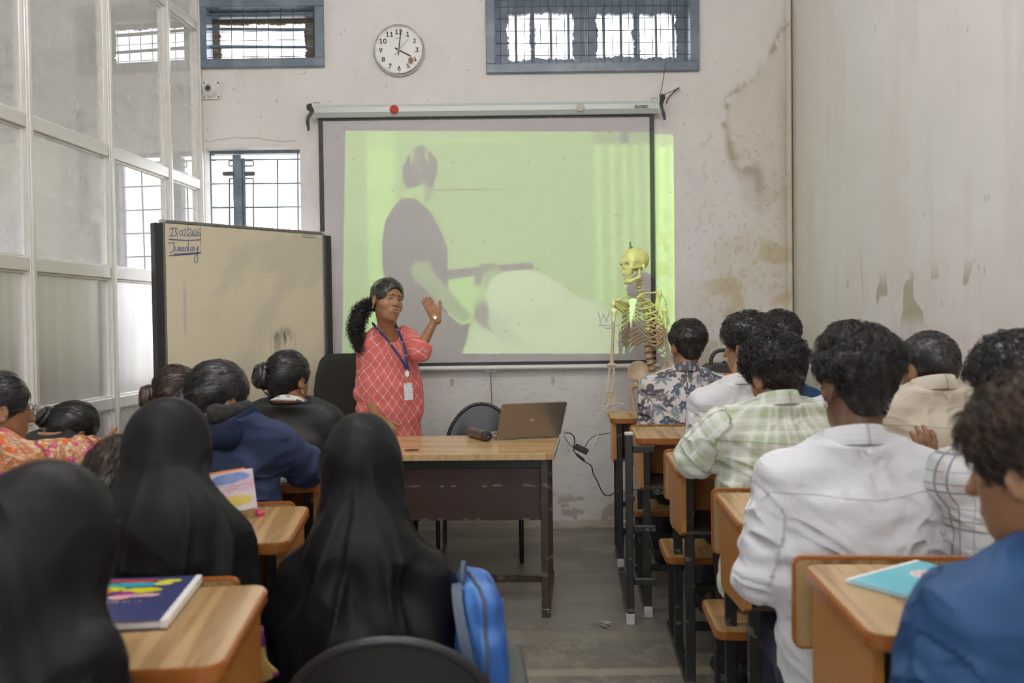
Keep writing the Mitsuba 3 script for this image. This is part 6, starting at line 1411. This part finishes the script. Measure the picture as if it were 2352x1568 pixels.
# skull
def f_skull(q):
    d = s_ell(q, (0, -.020, .040), (.072, .092, .076))
    d = sm(d, s_ell(q, (0, .052, .0), (.050, .030, .050)), .02)
    d = sm(d, s_ell(q, (0, .060, -.036), (.030, .026, .030)), .015)
    d = sm(d, s_cap(q, (-.034, .066, .034), (.034, .066, .034), .012), .012)
    for s in (-1, 1):
        d = sm(d, s_cap(q, (s * .046, .056, -.008), (s * .066, .010, -.006), .009, .006), .006)
        d = smx(d, -s_ell(q, (s * .026, .078, .012), (.018, .026, .016)), .005)
        d = smx(d, -s_ell(q, (s * .070, .026, -.004), (.020, .026, .026)), .012)
        d = sm(d, s_cap(q, (s * .058, .046, -.012), (s * .068, -.004, -.010), .0055), .003)
        d = sm(d, s_cap(q, (s * .058, -.028, -.012), (s * .056, -.024, -.034), .012, .007), .01)
    d = smx(d, -s_ell(q, (0, .086, -.014), (.011, .020, .016)), .004)
    return smx(d, -s_ell(q, (0, -.0, -.062), (.040, .06, .032)), .02)
def f_jaw(q):
    d = None
    for s in (-1, 1):
        a = sm(s_cap(q, (s * .052, .002, -.018), (s * .047, .010, -.072), .0085, .010), s_cap(q, (s * .047, .010, -.072), (s * .018, .068, -.088), .010, .012), .012); d = a if d is None else sm(d, a, .01)
    d = sm(d, s_cap(q, (-.018, .068, -.088), (.018, .068, -.088), .013), .012)
    return sm(d, s_cap(q, (-.016, .070, -.076), (.016, .070, -.076), .008), .006)
SKR = KR @ headR(d_(-24), d_(-7), d_(5)); SKO = K(1456, 612)
def SH(name, m, mt, lab=None): SP_(name, xf(m, SKR, SKO), mt, lab)
SH('skull', sdf_mesh(f_skull, A(-.10, -.14, -.10), A(.10, .12, .14), .0034), 'mat_bone', 'ivory skull')
SH('jaw', sdf_mesh(f_jaw, A(-.08, -.03, -.12), A(.08, .10, .0), .0034), 'mat_bone')
for row, z, r in ((0, -.056, .034), (1, -.0655, .032)):
    for k in range(12):
        a = (k - 5.5) * .235; SH('tooth', box((math.sin(a) * r * .92, .046 + math.cos(a) * r * 1.05, z), (.0062, .006, .0088), .002, rotz(-a)), 'mat_bone_pale')
SH('skull_hook', cat_([lathe([(.012, .114), (.012, .120), (.006, .122), (.005, .140), (.0, .141)], 14), tube([(0.007 * math.cos(a), 0, .146 + .007 * math.sin(a)) for a in np.linspace(0, 6.28, 14)[:-1]], .0022, 5, closed=True)]), 'mat_wire')
# spine
spine = spline([K(1464, 634, .03), K(1467, 655, .045), K(1470, 672, .05), K(1479, 700, .085), K(1487, 735, .095), K(1489, 770, .075), K(1488, 795, .04), K(1491, 822, .02), K(1497, 848, .035)], 200)
tt = np.linspace(0, 1, 25); sp_len = np.r_[np.full(7, .8), np.full(12, 1.0), np.full(5, 1.42)]; edges = np.r_[0, np.cumsum(sp_len)] / sp_len.sum()
P_ = lambda t: spine[min(int(t * 199), 199)]
back = KR @ A(0, -1, 0); rightv = KR @ A(1, 0, 0)
for k in range(24):
    a, b = P_(edges[k]), P_(edges[k + 1]); ax = (b - a) / np.linalg.norm(b - a); L = np.linalg.norm(b - a); r = (.012 if k < 7 else .0145 if k < 19 else .022)
    c = (a + b) / 2
    m = [lathe([(0, -L * .36), (r * 1.06, -L * .36), (r * .88, 0), (r * 1.06, L * .36), (0, L * .36)], 16, ax, c)]
    sl = .022 if k < 7 else .034 if k < 19 else .034
    m += [tube([c + back * r * .7, c + back * (r + sl * .6) + ax * .008, c + back * (r + sl) + ax * (.026 if 7 <= k < 19 else .008)], [.006, .0045, .003], 6)]
    for s in (-1, 1): m += [tube([c + back * r * .7, c + back * r * 1.1 + rightv * s * (r + .016)], [.006, .003], 6)]
    SP_('vertebra', cat_(m), 'mat_bone' if k < 19 else 'mat_bone_tan', smooth=40)
    SP_('disc', lathe([(0, -L * .15), (r * .98, -L * .15), (r * 1.02, 0), (r * .98, L * .15), (0, L * .15)], 16, ax, b), 'mat_disc', smooth=40)
    if k % 2 == 0 or k > 15:
        for s in (-1, 1): SP_('nerve_root', tube([b + back * r * .5, b + back * r * .6 + rightv * s * (r + .014) + ax * .012], [.0028, .0012], 5), 'mat_nerve')
# rib cage in the torso frame
TOP = P_(edges[8]); 
def tf(x, y, z): return TOP + KR @ A(x, y, 0) + A(0, 0, z)
wr_ = [.062, .090, .108, .120, .128, .133, .135, .133, .127, .117, .100, .080]
fr_ = [.085, .105, .118, .128, .135, .140, .142, .138, .128, .112, .085, .06]
dp_ = [.030, .045, .060, .072, .082, .092, .104, .112, .116, .110, .085, .065]
for k in range(12):
    zc_ = P_(edges[7] + (edges[19] - edges[7]) * (k + .4) / 12)
    loc = KR.T @ ((zc_ - TOP) * A(1, 1, 0)); z0 = zc_[2] - TOP[2]
    tend = [2.30, 2.32, 2.34, 2.36, 2.36, 2.34, 2.28, 2.20, 2.10, 1.98, 1.55, 1.25][k]
    for s in (-1, 1):
        pts = [tf(loc[0] + s * (wr_[k] * math.sin(t)), loc[1] + .012 + (fr_[k] * .52) * (1 - math.cos(t)) - .030 * math.sin(t * 1.6), z0 - dp_[k] * (t / 2.3) ** 1.15) for t in np.linspace(.10, tend, 22)]
        rib = tube(pts, np.interp(np.linspace(0, 1, 22), [0, .15, .8, 1], [.0045, .0058, .0062, .0062]), 8)
        SP_('rib', rib, 'mat_bone' if k < 6 else 'mat_bone_tan')
        if k < 10:
            e = pts[-1]; st = tf(s * .014, .125 + .006 * min(k, 6), [-.012, -.032, -.052, -.072, -.090, -.106, -.120, -.130, -.135, -.138][k] - .004)
            if k >= 7: st = tf(s * (.03 + .012 * (k - 7)), .128 - .012 * (k - 7), -.135 - .022 * (k - 7))
            mid_ = (e + st) / 2 + A(0, 0, -.006 - .004 * max(k - 3, 0))
            SP_('costal_cartilage', tube(spline([pts[-2], e, mid_, st], 14), .0056, 8), 'mat_cartilage', 'grey brown rib cartilage')
ster = [(-.020, 0), (-.026, .022), (-.016, .034), (.016, .034), (.026, .022), (.020, 0), (.014, -.006), (.019, -.03), (.016, -.05), (.020, -.075), (.014, -.10), (.006, -.112), (.004, -.142), (-.004, -.142), (-.006, -.112), (-.014, -.10), (-.020, -.075), (-.016, -.05), (-.019, -.03), (-.014, -.006)]
Rst = KR @ rotx(d_(90 + 10)) ; SP_('sternum', extrude(Polygon(ster).buffer(.003), .010, Rst, tf(0, .132, -.022)), 'mat_sternum', 'white breastbone', smooth=False)
# shoulders and arms (image left arm: her right side)
for s, ac, hh, el, wr2, tip in ((1, K(1409, 690, -.06), K(1410, 716, -.06), K(1405, 838, -.05), K(1401, 905, -.08), K(1398, 938, -.10)), (-1, K(1516, 668, .04), K(1526, 714, .03), K(1536, 838, .04), K(1540, 905, .01), K(1543, 945, .0))):
    st = tf(s * .020, .118, .012)
    SP_('clavicle', tube(spline([st, st * .62 + ac * .38 + A(0, 0, .012) + KR @ A(0, .015, 0), st * .3 + ac * .7 + A(0, 0, .004) + KR @ A(0, -.012, 0), ac], 18), [.0075] + [.0058] * 16 + [.008], 8), 'mat_bone')
    inn = tf(s * .075, -.030, .0)
    tri_ = np.array([ac + A(0, 0, -.022), inn + A(0, 0, .005), inn + A(0, 0, -.13)])
    nrm = np.cross(tri_[1] - tri_[0], tri_[2] - tri_[0]); nrm /= np.linalg.norm(nrm)
    def f_scap(q, tri_=tri_, nrm=nrm, inn=inn, ac=ac):
        c = tri_.mean(0); dpl = np.abs(s_plane(q, c, nrm)) - .0028; e = None
        for i in range(3):
            a, b = tri_[i], tri_[(i + 1) % 3]; o = np.cross(b - a, nrm); o /= np.linalg.norm(o); 
            if o @ (c - a) > 0: o = -o
            x = s_plane(q, a, o); e = x if e is None else smx(e, x, .01)
        d = smx(dpl, e, .006); d = sm(d, s_cap(q, inn + A(0, 0, -.03), ac, .006, .009), .008); d = sm(d, s_cap(q, inn + A(0, 0, -.13), tri_[0], .005, .009), .006)
        return sm(d, s_ell(q, tri_[0], (.013, .016, .018)), .01)
    SP_('scapula', sdf_mesh(f_scap, np.minimum(tri_.min(0), ac) - .03, np.maximum(tri_.max(0), ac) + .03, .0042), 'mat_bone')
    SP_('shoulder_wire', tube(spline([ac + A(0, 0, -.01), ac + A(.006, -.01, -.02), hh + A(.008, -.012, .03), hh + A(0, 0, .018)], 10), .0015, 5), 'mat_wire')
    def f_hum(q, hh=hh, el=el, s=s):
        d = s_ell(q, hh + A(0, .0, .004), (.019, .020, .020)); d = sm(d, s_cap(q, hh, hh * .8 + el * .2, .015, .0095), .012); d = sm(d, s_cap(q, hh * .8 + el * .2, hh * .12 + el * .88, .0092, .0095), .006)
        d = sm(d, s_cap(q, hh * .12 + el * .88, el, .010, .013), .012); return sm(d, s_cap(q, el + A(-.020, 0, .0), el + A(.020, 0, .0), .0105), .012)
    SP_('humerus', sdf_mesh(f_hum, np.minimum(hh, el) - .045, np.maximum(hh, el) + .045, .0038), 'mat_bone_pale')
    for o, nm, r in ((-.010, 'radius', .0062), (.011, 'ulna', .0066)):
        a = el + A(o, 0, -.016); b = wr2 + A(o * 1.0, 0, .006)
        SP_(nm, tube(spline([a, a * .7 + b * .3 + A(o * .5, 0, 0), a * .3 + b * .7 + A(o * .5, 0, 0), b], 16), np.interp(np.linspace(0, 1, 16), [0, .12, .5, .88, 1], [.0105, r, r * .9, r * 1.0, .0095]), 8), 'mat_bone_pale')
    hb = []
    dirh = (tip - wr2) / np.linalg.norm(tip - wr2)
    for i in range(8): hb.append(trimesh.creation.icosphere(2, .0072).apply_translation(wr2 + A((i % 4 - 1.5) * .010, -.002 + .003 * (i % 2), -.008 - .011 * (i // 4))))
    SP_('wrist_bones', cat_(hb), 'mat_bone_pale')
    for i in range(5):
        x = (i - 2) * .012; b0 = wr2 + A(x * .8, 0, -.026); dd = dirh + A(x * 6 if i not in (0,) else -.5, -.1, 0); dd /= np.linalg.norm(dd); segs = (.052, .036, .024, .016) if i else (.038, .028, .02)
        for L in segs:
            b1 = b0 + dd * L; SP_('finger_bone', tube([b0, b0 * .8 + b1 * .2, b0 * .2 + b1 * .8, b1], [.0058, .0042, .0040, .0052], 6), 'mat_bone_pale'); b0 = b1 + dd * .003; dd = dd + A(0, -.12, 0); dd /= np.linalg.norm(dd)
# pelvis
PC = P_(1.0) + A(0, 0, -.015)
def pf(x, y, z): return PC + KR @ A(x, y, 0) + A(0, 0, z)
def f_pel(q):
    l = (q - PC.astype(np.float32)) @ KR.astype(np.float32); d = None
    for s in (-1, 1):
        w = s_ell(l, (s * .088, .010, -.005), (.062, .085, .082)); inn = s_ell(l, (s * .066, .040, .020), (.068, .085, .092))
        w = smx(w, -inn, .008); w = smx(w, -s_plane(l, (0, 0, -.055), (0, 0, 1)), .01)
        a = s_cap(l, (s * .070, .010, -.060), (s * .060, .012, -.098), .022, .018)
        a = sm(a, s_cap(l, (s * .060, .015, -.075), (s * .012, .072, -.085), .011, .012), .012)
        a = sm(a, s_cap(l, (s * .060, .012, -.100), (s * .050, -.010, -.140), .016, .013), .012)
        a = sm(a, s_cap(l, (s * .050, -.010, -.140), (s * .014, .066, -.108), .009, .009), .008)
        a = smx(a, -s_ell(l, (s * .094, .012, -.082), (.020, .022, .022)), .004)
        w = sm(w, a, .014); d = w if d is None else np.minimum(d, w)
    sac = s_capx(l, (0, -.030, .0), (0, -.050, -.095), .014, .006, .30)
    return sm(d, sac, .010)
SP_('pelvis', sdf_mesh(f_pel, PC - .20, PC + A(.2, .2, .12), .0044), 'mat_bone_pale')
# legs
for s in (-1, 1):
    h0_ = pf(s * .100, .012, -.085); kn = pf(s * .075, .03, -.50); an = pf(s * .070, .0, -.885)
    def f_fem(q, h0_=h0_, kn=kn, s=s):
        tro = h0_ + KR @ A(s * .045, 0, 0) + A(0, 0, -.020); d = s_ell(q, h0_, (.021,) * 3); d = sm(d, s_cap(q, h0_, tro, .012, .016), .006); d = sm(d, s_cap(q, tro, kn + A(0, 0, .06), .0145, .0125), .012)
        return sm(d, s_cap(q, kn + KR @ A(-.022, 0, 0) + A(0, 0, .012), kn + KR @ A(.022, 0, 0) + A(0, 0, .012), .020), .02)
    SP_('femur', sdf_mesh(f_fem, np.minimum(h0_, kn) - .08, np.maximum(h0_, kn) + .08, .006), 'mat_bone')
    for o, nm, r in ((-.010 * s, 'tibia', .011), (.026 * s, 'fibula', .0052)):
        a = kn + KR @ A(o, 0, 0) + A(0, 0, -.022); b = an + KR @ A(o * .8, 0, 0) + A(0, 0, .02); SP_(nm, tube(spline([a, a * .7 + b * .3, a * .3 + b * .7, b], 14), np.interp(np.linspace(0, 1, 14), [0, .15, .8, 1], [r * 1.9, r, r * .8, r * 1.4]), 10), 'mat_bone')
    ft = [tube([an + KR @ A((i - 2) * .010 - s * .0, .02, -.005), an + KR @ A((i - 2) * .017, .10, -.045), an + KR @ A((i - 2) * .020, .16, -.052)], [.010, .006, .005], 6) for i in range(5)] + [tube([an + A(0, 0, .012), an + KR @ A(0, -.045, -.03)], [.018, .017], 8)]
    SP_('foot_bones', cat_(ft), 'mat_bone')
# stand
BX = P_(1.0)[0]; BY = P_(1.0)[1]
SP_('stand_pole', tube([(BX, BY, .10), (BX, BY, PC[2] + .02)], .011, 12), 'mat_chrome')
for k in range(5):
    a = k * 2 * math.pi / 5 + d_(232); e = A(BX + .21 * math.cos(a), BY + .21 * math.sin(a), .098)
    SP_('stand_arm', bar((BX, BY, .115), e, .040, .022, .006), 'mat_white_plastic', smooth=False)
    SP_('caster_stem', tube([e + A(0, 0, .0), e + A(0, 0, -.035)], .010, 8), 'mat_white_plastic')
    SP_('caster', lathe([(0, -.016), (.026, -.016), (.031, -.010), (.031, .010), (.026, .016), (0, .016)], 20, (math.sin(a), -math.cos(a), 0), e * A(1, 1, 0) + A(0, 0, .031)), 'mat_dark_grey', smooth=40)
# ---------------- bag, books and papers ----------------
def doodle(p, n, uv):
    c = mi.Color3f(0.035, 0.04, 0.12); c = mix(c, (0.02, 0.02, 0.024), smoothstep(.012, .0, uv.x - .0) )
    for k, (x, y, rx, ry, col) in enumerate(((.12, .235, .050, .016, (.03, .35, .45)), (.13, .262, .055, .010, (.50, .05, .03)), (.055, .255, .024, .010, (.65, .58, .02)), (.065, .236, .020, .010, (.70, .66, .10)), (.16, .205, .030, .014, (.62, .58, .01)), (.095, .195, .036, .017, (.62, .58, .01)), (.175, .185, .022, .034, (.62, .19, .04)), (.188, .150, .022, .016, (.62, .19, .04)), (.125, .175, .022, .014, (.25, .03, .22)), (.128, .150, .022, .012, (.70, .40, .35)), (.088, .160, .036, .010, (.66, .36, .34)), (.175, .225, .030, .010, (.06, .30, .22)), (.17, .075, .032, .012, (.22, .50, .25)), (.195, .068, .018, .012, (.55, .25, .32)))):
        w = (fbm(uv.x * 70 + k, uv.y * 70, 2.0, 2) - .5) * .9
        c = mix(c, col, smoothstep(1.05, .85, dr.square((uv.x - x) / rx) + dr.square((uv.y - y) / ry) + w))
    t = smoothstep(.0045, .0035, dr.abs(uv.y - .122)) * smoothstep(.5, .6, noise(uv.x * 240, 3.)) * smoothstep(.06, .065, uv.x) * smoothstep(.165, .16, uv.x)
    return mix(c, (0.55, 0.40, 0.33), t * .8)
princ('mat_doodle_cover', proc(doodle), 0.3, 0.5)
princ('mat_paper', (0.70, 0.69, 0.70), 0.8, 0.2)
def book(key, o, yv, w, h, th, cover, label, spine=None, tilt=None, lift=.002):
    "lying book: o near right corner on the table, yv along the spine"
    yv = A(*yv); yv[2] = 0; yv /= np.linalg.norm(yv); xv = np.cross(yv, A(0, 0, 1)); R = np.stack([-xv, yv, A(0, 0, -1) if False else A(0, 0, 1)], 1)
    R = np.stack([xv, yv, A(0, 0, 1)], 1); t = thing(key, label, 'book')
    cv = np.stack(np.meshgrid(np.linspace(-w, 0, 14), np.linspace(0, h, 4), indexing='ij'), -1).reshape(-1, 2)
    bend = .010 * np.clip((-cv[:, 0] - w * .35) / w, 0, 1) ** 2
    top = np.c_[cv, th + bend]; F = np.array([(i * 4 + j, (i + 1) * 4 + j, (i + 1) * 4 + j + 1, i * 4 + j + 1) for i in range(13) for j in range(3)]); F = np.vstack([F[:, [0, 1, 2]], F[:, [0, 2, 3]]]); n = len(top)
    m = M(np.vstack([top, top - A(0, 0, .0012)]), np.vstack([F, F[:, ::-1] + n])); uv = np.vstack([np.c_[-cv[:, 0], cv[:, 1]]] * 2)
    P = lambda nm, mm, mt, lab=None, **kw: part(t, nm, xf(mm, R, A(*o) + A(0, 0, lift)), mt, lab, **kw)
    P('cover', m, cover, uv=uv); P('pages', box2((-w + .004, .003, .0015), (-.002, h - .003, th - .001), .001), 'mat_paper'); P('back_cover', box2((-w, 0, 0), (0, h, .0014), .0005), cover if spine is None else 'mat_dark_grey')
    P('spine', box2((-.012, -.0005, .0), (.0015, h + .0005, th + .0014), .002), spine or cover); return t
o, e = atz(383, 1446, DESK_Z), atz(474, 1326, DESK_Z)
book('notebook', o, e - o, .215, .285, .016, 'mat_doodle_cover', 'navy book with colourful doodle cover and white spine on the nearest left desk', 'mat_white_plastic')
def turq(p, n, uv):
    x, y = uv.x, uv.y; c = mix((0.09, 0.42, 0.52), (0.16, 0.50, 0.58), fbm(x * 12, y * 12, 1.0, 2))
    hx, hy = x - .075, y - .165
    r = dr.sqrt(dr.square(hx / .030) + dr.square(hy / .040)); c = mix(c, (0.68, 0.60, 0.62), smoothstep(1.05, .95, r + .25 * (fbm(x * 60, y * 60, 3.0, 2) - .5)))
    c = mix(c, (0.45, 0.04, 0.10), smoothstep(.45, .6, dr.sin(hy * 260 + 3 * dr.sin(hx * 190))) * smoothstep(.95, .8, r) * .85)
    f1 = dr.sqrt(dr.square((x - .125) / .016) + dr.square((y - .095) / .016)); f2 = dr.sqrt(dr.square((x - .150) / .014) + dr.square((y - .105) / .013)); c = mix(c, (0.62, 0.55, 0.03), dr.maximum(smoothstep(1.1, .8, f1), smoothstep(1.1, .8, f2)))
    s = smoothstep(.004, .002, dr.abs(x - .135)) * smoothstep(.035, .04, y) * smoothstep(.085, .08, y); return mix(c, (0.45, 0.10, 0.25), s)
princ('mat_turquoise_cover', proc(turq), 0.3, 0.5)
o, e = atz(1944, 1340, DESK_Z), atz(2140, 1286, DESK_Z)
yv = (e - o) * A(1, 1, 0); yv /= np.linalg.norm(yv)
t = thing('notebook', 'turquoise notebook with white spine lying askew on the nearest right desk', 'book')
RR = np.stack([np.cross(yv, A(0, 0, 1)), yv, A(0, 0, 1)], 1)
def TQ(nm, m, mt, uvs=False, lab=None): part(t, nm, xf(m, RR, o + A(0, 0, .001)), mt, lab, uv=(np.array(m.vertices)[:, :2] if uvs else None))
TQ('cover', box2((0, 0, .007), (.18, .245, .0085), .0004), 'mat_turquoise_cover', True); TQ('pages', box2((.004, .003, .0012), (.177, .242, .007), .0006), 'mat_paper'); TQ('back_cover', box2((0, 0, 0), (.18, .245, .0012), .0004), 'mat_turquoise_cover', True); TQ('spine', box2((-.003, -.0005, 0), (.009, .2455, .0092), .002), 'mat_paper')
def pastel(p, n, uv):
    x, y = uv.x, uv.y; w = fbm(x * 16, y * 16, 4.0, 3); c = mix((0.70, 0.62, 0.68), (0.66, 0.45, 0.55), smoothstep(.45, .6, w))
    b = smoothstep(1.1, .8, dr.sqrt(dr.square((x - .10) / .055) + dr.square((y - .175) / .030)) + (w - .5)); c = mix(c, mix((0.07, 0.16, 0.50), (0.25, 0.33, 0.62), fbm(x * 40, y * 14, 2.0, 2)), b)
    ye = smoothstep(1.1, .8, dr.sqrt(dr.square((x - .09) / .065) + dr.square((y - .055) / .030)) + (w - .5)); c = mix(c, (0.70, 0.56, 0.10), ye)
    ln = smoothstep(.003, .0015, dr.abs(y - .135 - .004 * dr.sin(x * 200))) + smoothstep(.003, .0015, dr.abs(y - .118)) * smoothstep(.05, .06, x) * smoothstep(.12, .11, x); return mix(c, (0.45, 0.15, 0.30), dr.minimum(ln, 1) * .7)
princ('mat_pastel_cover', proc(pastel), 0.35, 0.5)
t = thing('notebook', 'pastel blue, pink and yellow covered book propped upright on the second left desk', 'book')
b0, b1 = at(556, 1186, 2.46), at(592, 1181, 2.50); xv = A(.95, .30, 0); xv /= np.linalg.norm(xv); RB = np.stack([xv, np.cross(A(0, 0, 1), xv), A(0, 0, 1)], 1) @ rotx(d_(-12)) @ roty(d_(-6))
ob = A(*b1) * A(1, 1, 0) + A(0, 0, DESK_Z)
low = min(float((RB @ A(x, y, 0))[2]) for x in (-.20, 0) for y in (0, .026)); ob = ob + A(0, 0, .003 - low)
def PB(nm, m, mt, uvs=False): part(t, nm, xf(m, RB, ob), mt, uv=(np.array(m.vertices)[:, [0, 2]] + A(.16, 0) if uvs else None))
PB('cover', box2((-.16, 0, 0), (0, .0015, .112), .0005), 'mat_pastel_cover'); PB('pages', box2((-.158, .0015, .002), (-.002, .010, .110), .0005), 'mat_paper'); PB('back_cover', box2((-.16, .010, 0), (0, .0115, .112), .0005), 'mat_dark_grey')
scene[t + '__cover']['filename']  # keeps the key
cm2 = box2((-.16, 0, 0), (0, .0015, .112), .0005); scene[t + '__cover'] = mikit.ply(xf(cm2, RB, ob), 'mat_pastel_cover', uv=np.array(cm2.vertices)[:, [0, 2]] * A(1, 1.9) + A(.16, 0))
t2 = thing('booklet', 'orange and green booklet behind the pastel book', 'book')
part(t2, 'cover', xf(box2((-.20, .018, 0), (-.02, .020, .118), .0005), RB, ob), 'mat_orange'); part(t2, 'pages', xf(box2((-.198, .020, .001), (-.022, .024, .117), .0005), RB, ob), 'mat_paper'); part(t2, 'back_cover', xf(box2((-.20, .024, 0), (-.02, .0255, .118), .0005), RB, ob), 'mat_green_dress')
q = atz(597, 1183, DESK_Z); princ('mat_pink', (0.55, 0.06, 0.12), 0.4, .4); tag(put('eraser', box(q + A(0, 0, .007), (.022, .035, .013), .003, rotz(.4)), 'mat_pink'), 'small pinkish red eraser beside the pastel book', 'eraser')
t = thing('paper_sheet', 'white open exercise paper under the hoodie girl\'s forearm', 'paper')
o = atz(700, 1103, DESK_Z); e = atz(714, 1058, DESK_Z); yv = (e - o) * A(1, 1, 0); yv /= np.linalg.norm(yv); RP = np.stack([np.cross(yv, A(0, 0, 1)), yv, A(0, 0, 1)], 1)
for k, (dx, dy, ang) in enumerate(((0, 0, 0), (-.02, -.03, .10))): part(t, 'sheet', xf(box2((-.20, 0, .0008 + .0006 * k), (0, .285, .0013 + .0006 * k), 0), RP @ rotz(ang), o + RP @ A(dx, dy, 0) + A(0, 0, .0004)), 'mat_paper')
t = thing('exercise_book', 'open white exercise book on the desk below the bowed head', 'book')
q = A(-1.62, 3.99, DESK_Z + .0015); part(t, 'pages', xf(box2((-.15, -.10, .001), (.15, .10, .006), .001), rotz(.12), q), 'mat_paper'); part(t, 'cover', xf(box2((-.152, -.102, 0), (.152, .102, .001), 0), rotz(.12), q), 'mat_blue_shirt')
# crumpled paper scrap on the floor
q = atz(1378, 1438, .0); rng = np.random.default_rng(3)
tag(put('paper_scrap', cat_([M(q + np.array([[0, 0, .002], [.03, .004, .012], [.012, .022, .006]]) + rng.normal(size=(3, 3)) * A(.018, .018, .004) + A(0, 0, .004), [[0, 1, 2], [2, 1, 0]]) for _ in range(7)]), 'mat_beige_shirt'), 'torn tan paper scrap lying on the floor of the aisle', 'scrap')
# backpack hanging on the foreground chair
princ('mat_bag_blue', proc(lambda p, n, uv: mix((0.035, 0.115, 0.38), (0.08, 0.22, 0.55), smoothstep(.4, .7, fbm(p.x * 9, p.y * 9, p.z * 5, 3)))), 0.42, 0.5, sheen=.4)
princ('mat_bag_trim', (0.06, 0.08, 0.12), 0.5, 0.4)
bp = thing('backpack', 'bright blue school backpack hanging on the right of the foreground chair', 'backpack')
BC = A(-.086, 2.055, .632)
def f_bag(q):
    l = (q - BC.astype(np.float32)) @ rotz(d_(8)).astype(np.float32)
    w = np.stack([l[:, 0] * (1 + .25 * np.clip(l[:, 2] / .24, -1, 1)) + .10 * np.clip(l[:, 2], 0, 1) ** 1.3, l[:, 1], l[:, 2]], 1)
    d = s_box(w, (0, 0, 0), (.050, .125, .160), .045); d = sm(d, s_box(w, (.012, -.09, -.05), (.042, .06, .12), .035), .02)
    return d + .024 * nz(l * A(1, 1, .35).astype(np.float32), 24, 4) + .022 * np.abs(nz(np.stack([l[:, 0] * 30 + l[:, 2] * 6, l[:, 1] * 16, l[:, 2] * 5], 1), 1.0, 9))
part(bp, 'body', sdf_mesh(f_bag, BC - A(.2, .24, .30), BC + A(.2, .2, .30), .006), 'mat_bag_blue', smooth=True)
part(bp, 'shoulder_strap', ribbon([BC + A(-.045, -.06, .157), BC + A(-.040, -.112, .13), BC + A(-.022, -.155, .05), BC + A(-.004, -.172, -.03), BC + A(-.008, -.170, -.13)], .011, .004, up=(0, -1, .2)), 'mat_bag_trim')
def on_bag(l):
    "the nearest point of the bag's outside along a ray from its middle"
    l = A(*l) / np.linalg.norm(l); t = np.linspace(.02, .34, 200); d = f_bag((BC + l * t[:, None]).astype(np.float32)); i = np.argmax(d > 0); return BC + l * (t[i] + .001)
part(bp, 'zip', tube(np.array([on_bag((.16, -1.0, z)) for z in np.linspace(-1.0, 1.2, 24)] + [on_bag((.12 - .3 * k, -1 + 1.2 * k, 1.35)) for k in np.linspace(0, 1, 10)]), .0045, 6), 'mat_bag_trim', smooth=True)
part(bp, 'piping', tube(np.array([on_bag((1.0, -.75, z)) for z in np.linspace(-1.6, 2.2, 30)]), .006, 6), 'mat_bag_blue', smooth=True)
part(bp, 'carry_loop', tube(spline([BC + A(-.035, -.02, .135), BC + A(-.035, -.02, .172), BC + A(-.035, .05, .172), BC + A(-.035, .05, .135)], 16), .007, 6), 'mat_bag_trim', smooth=True)
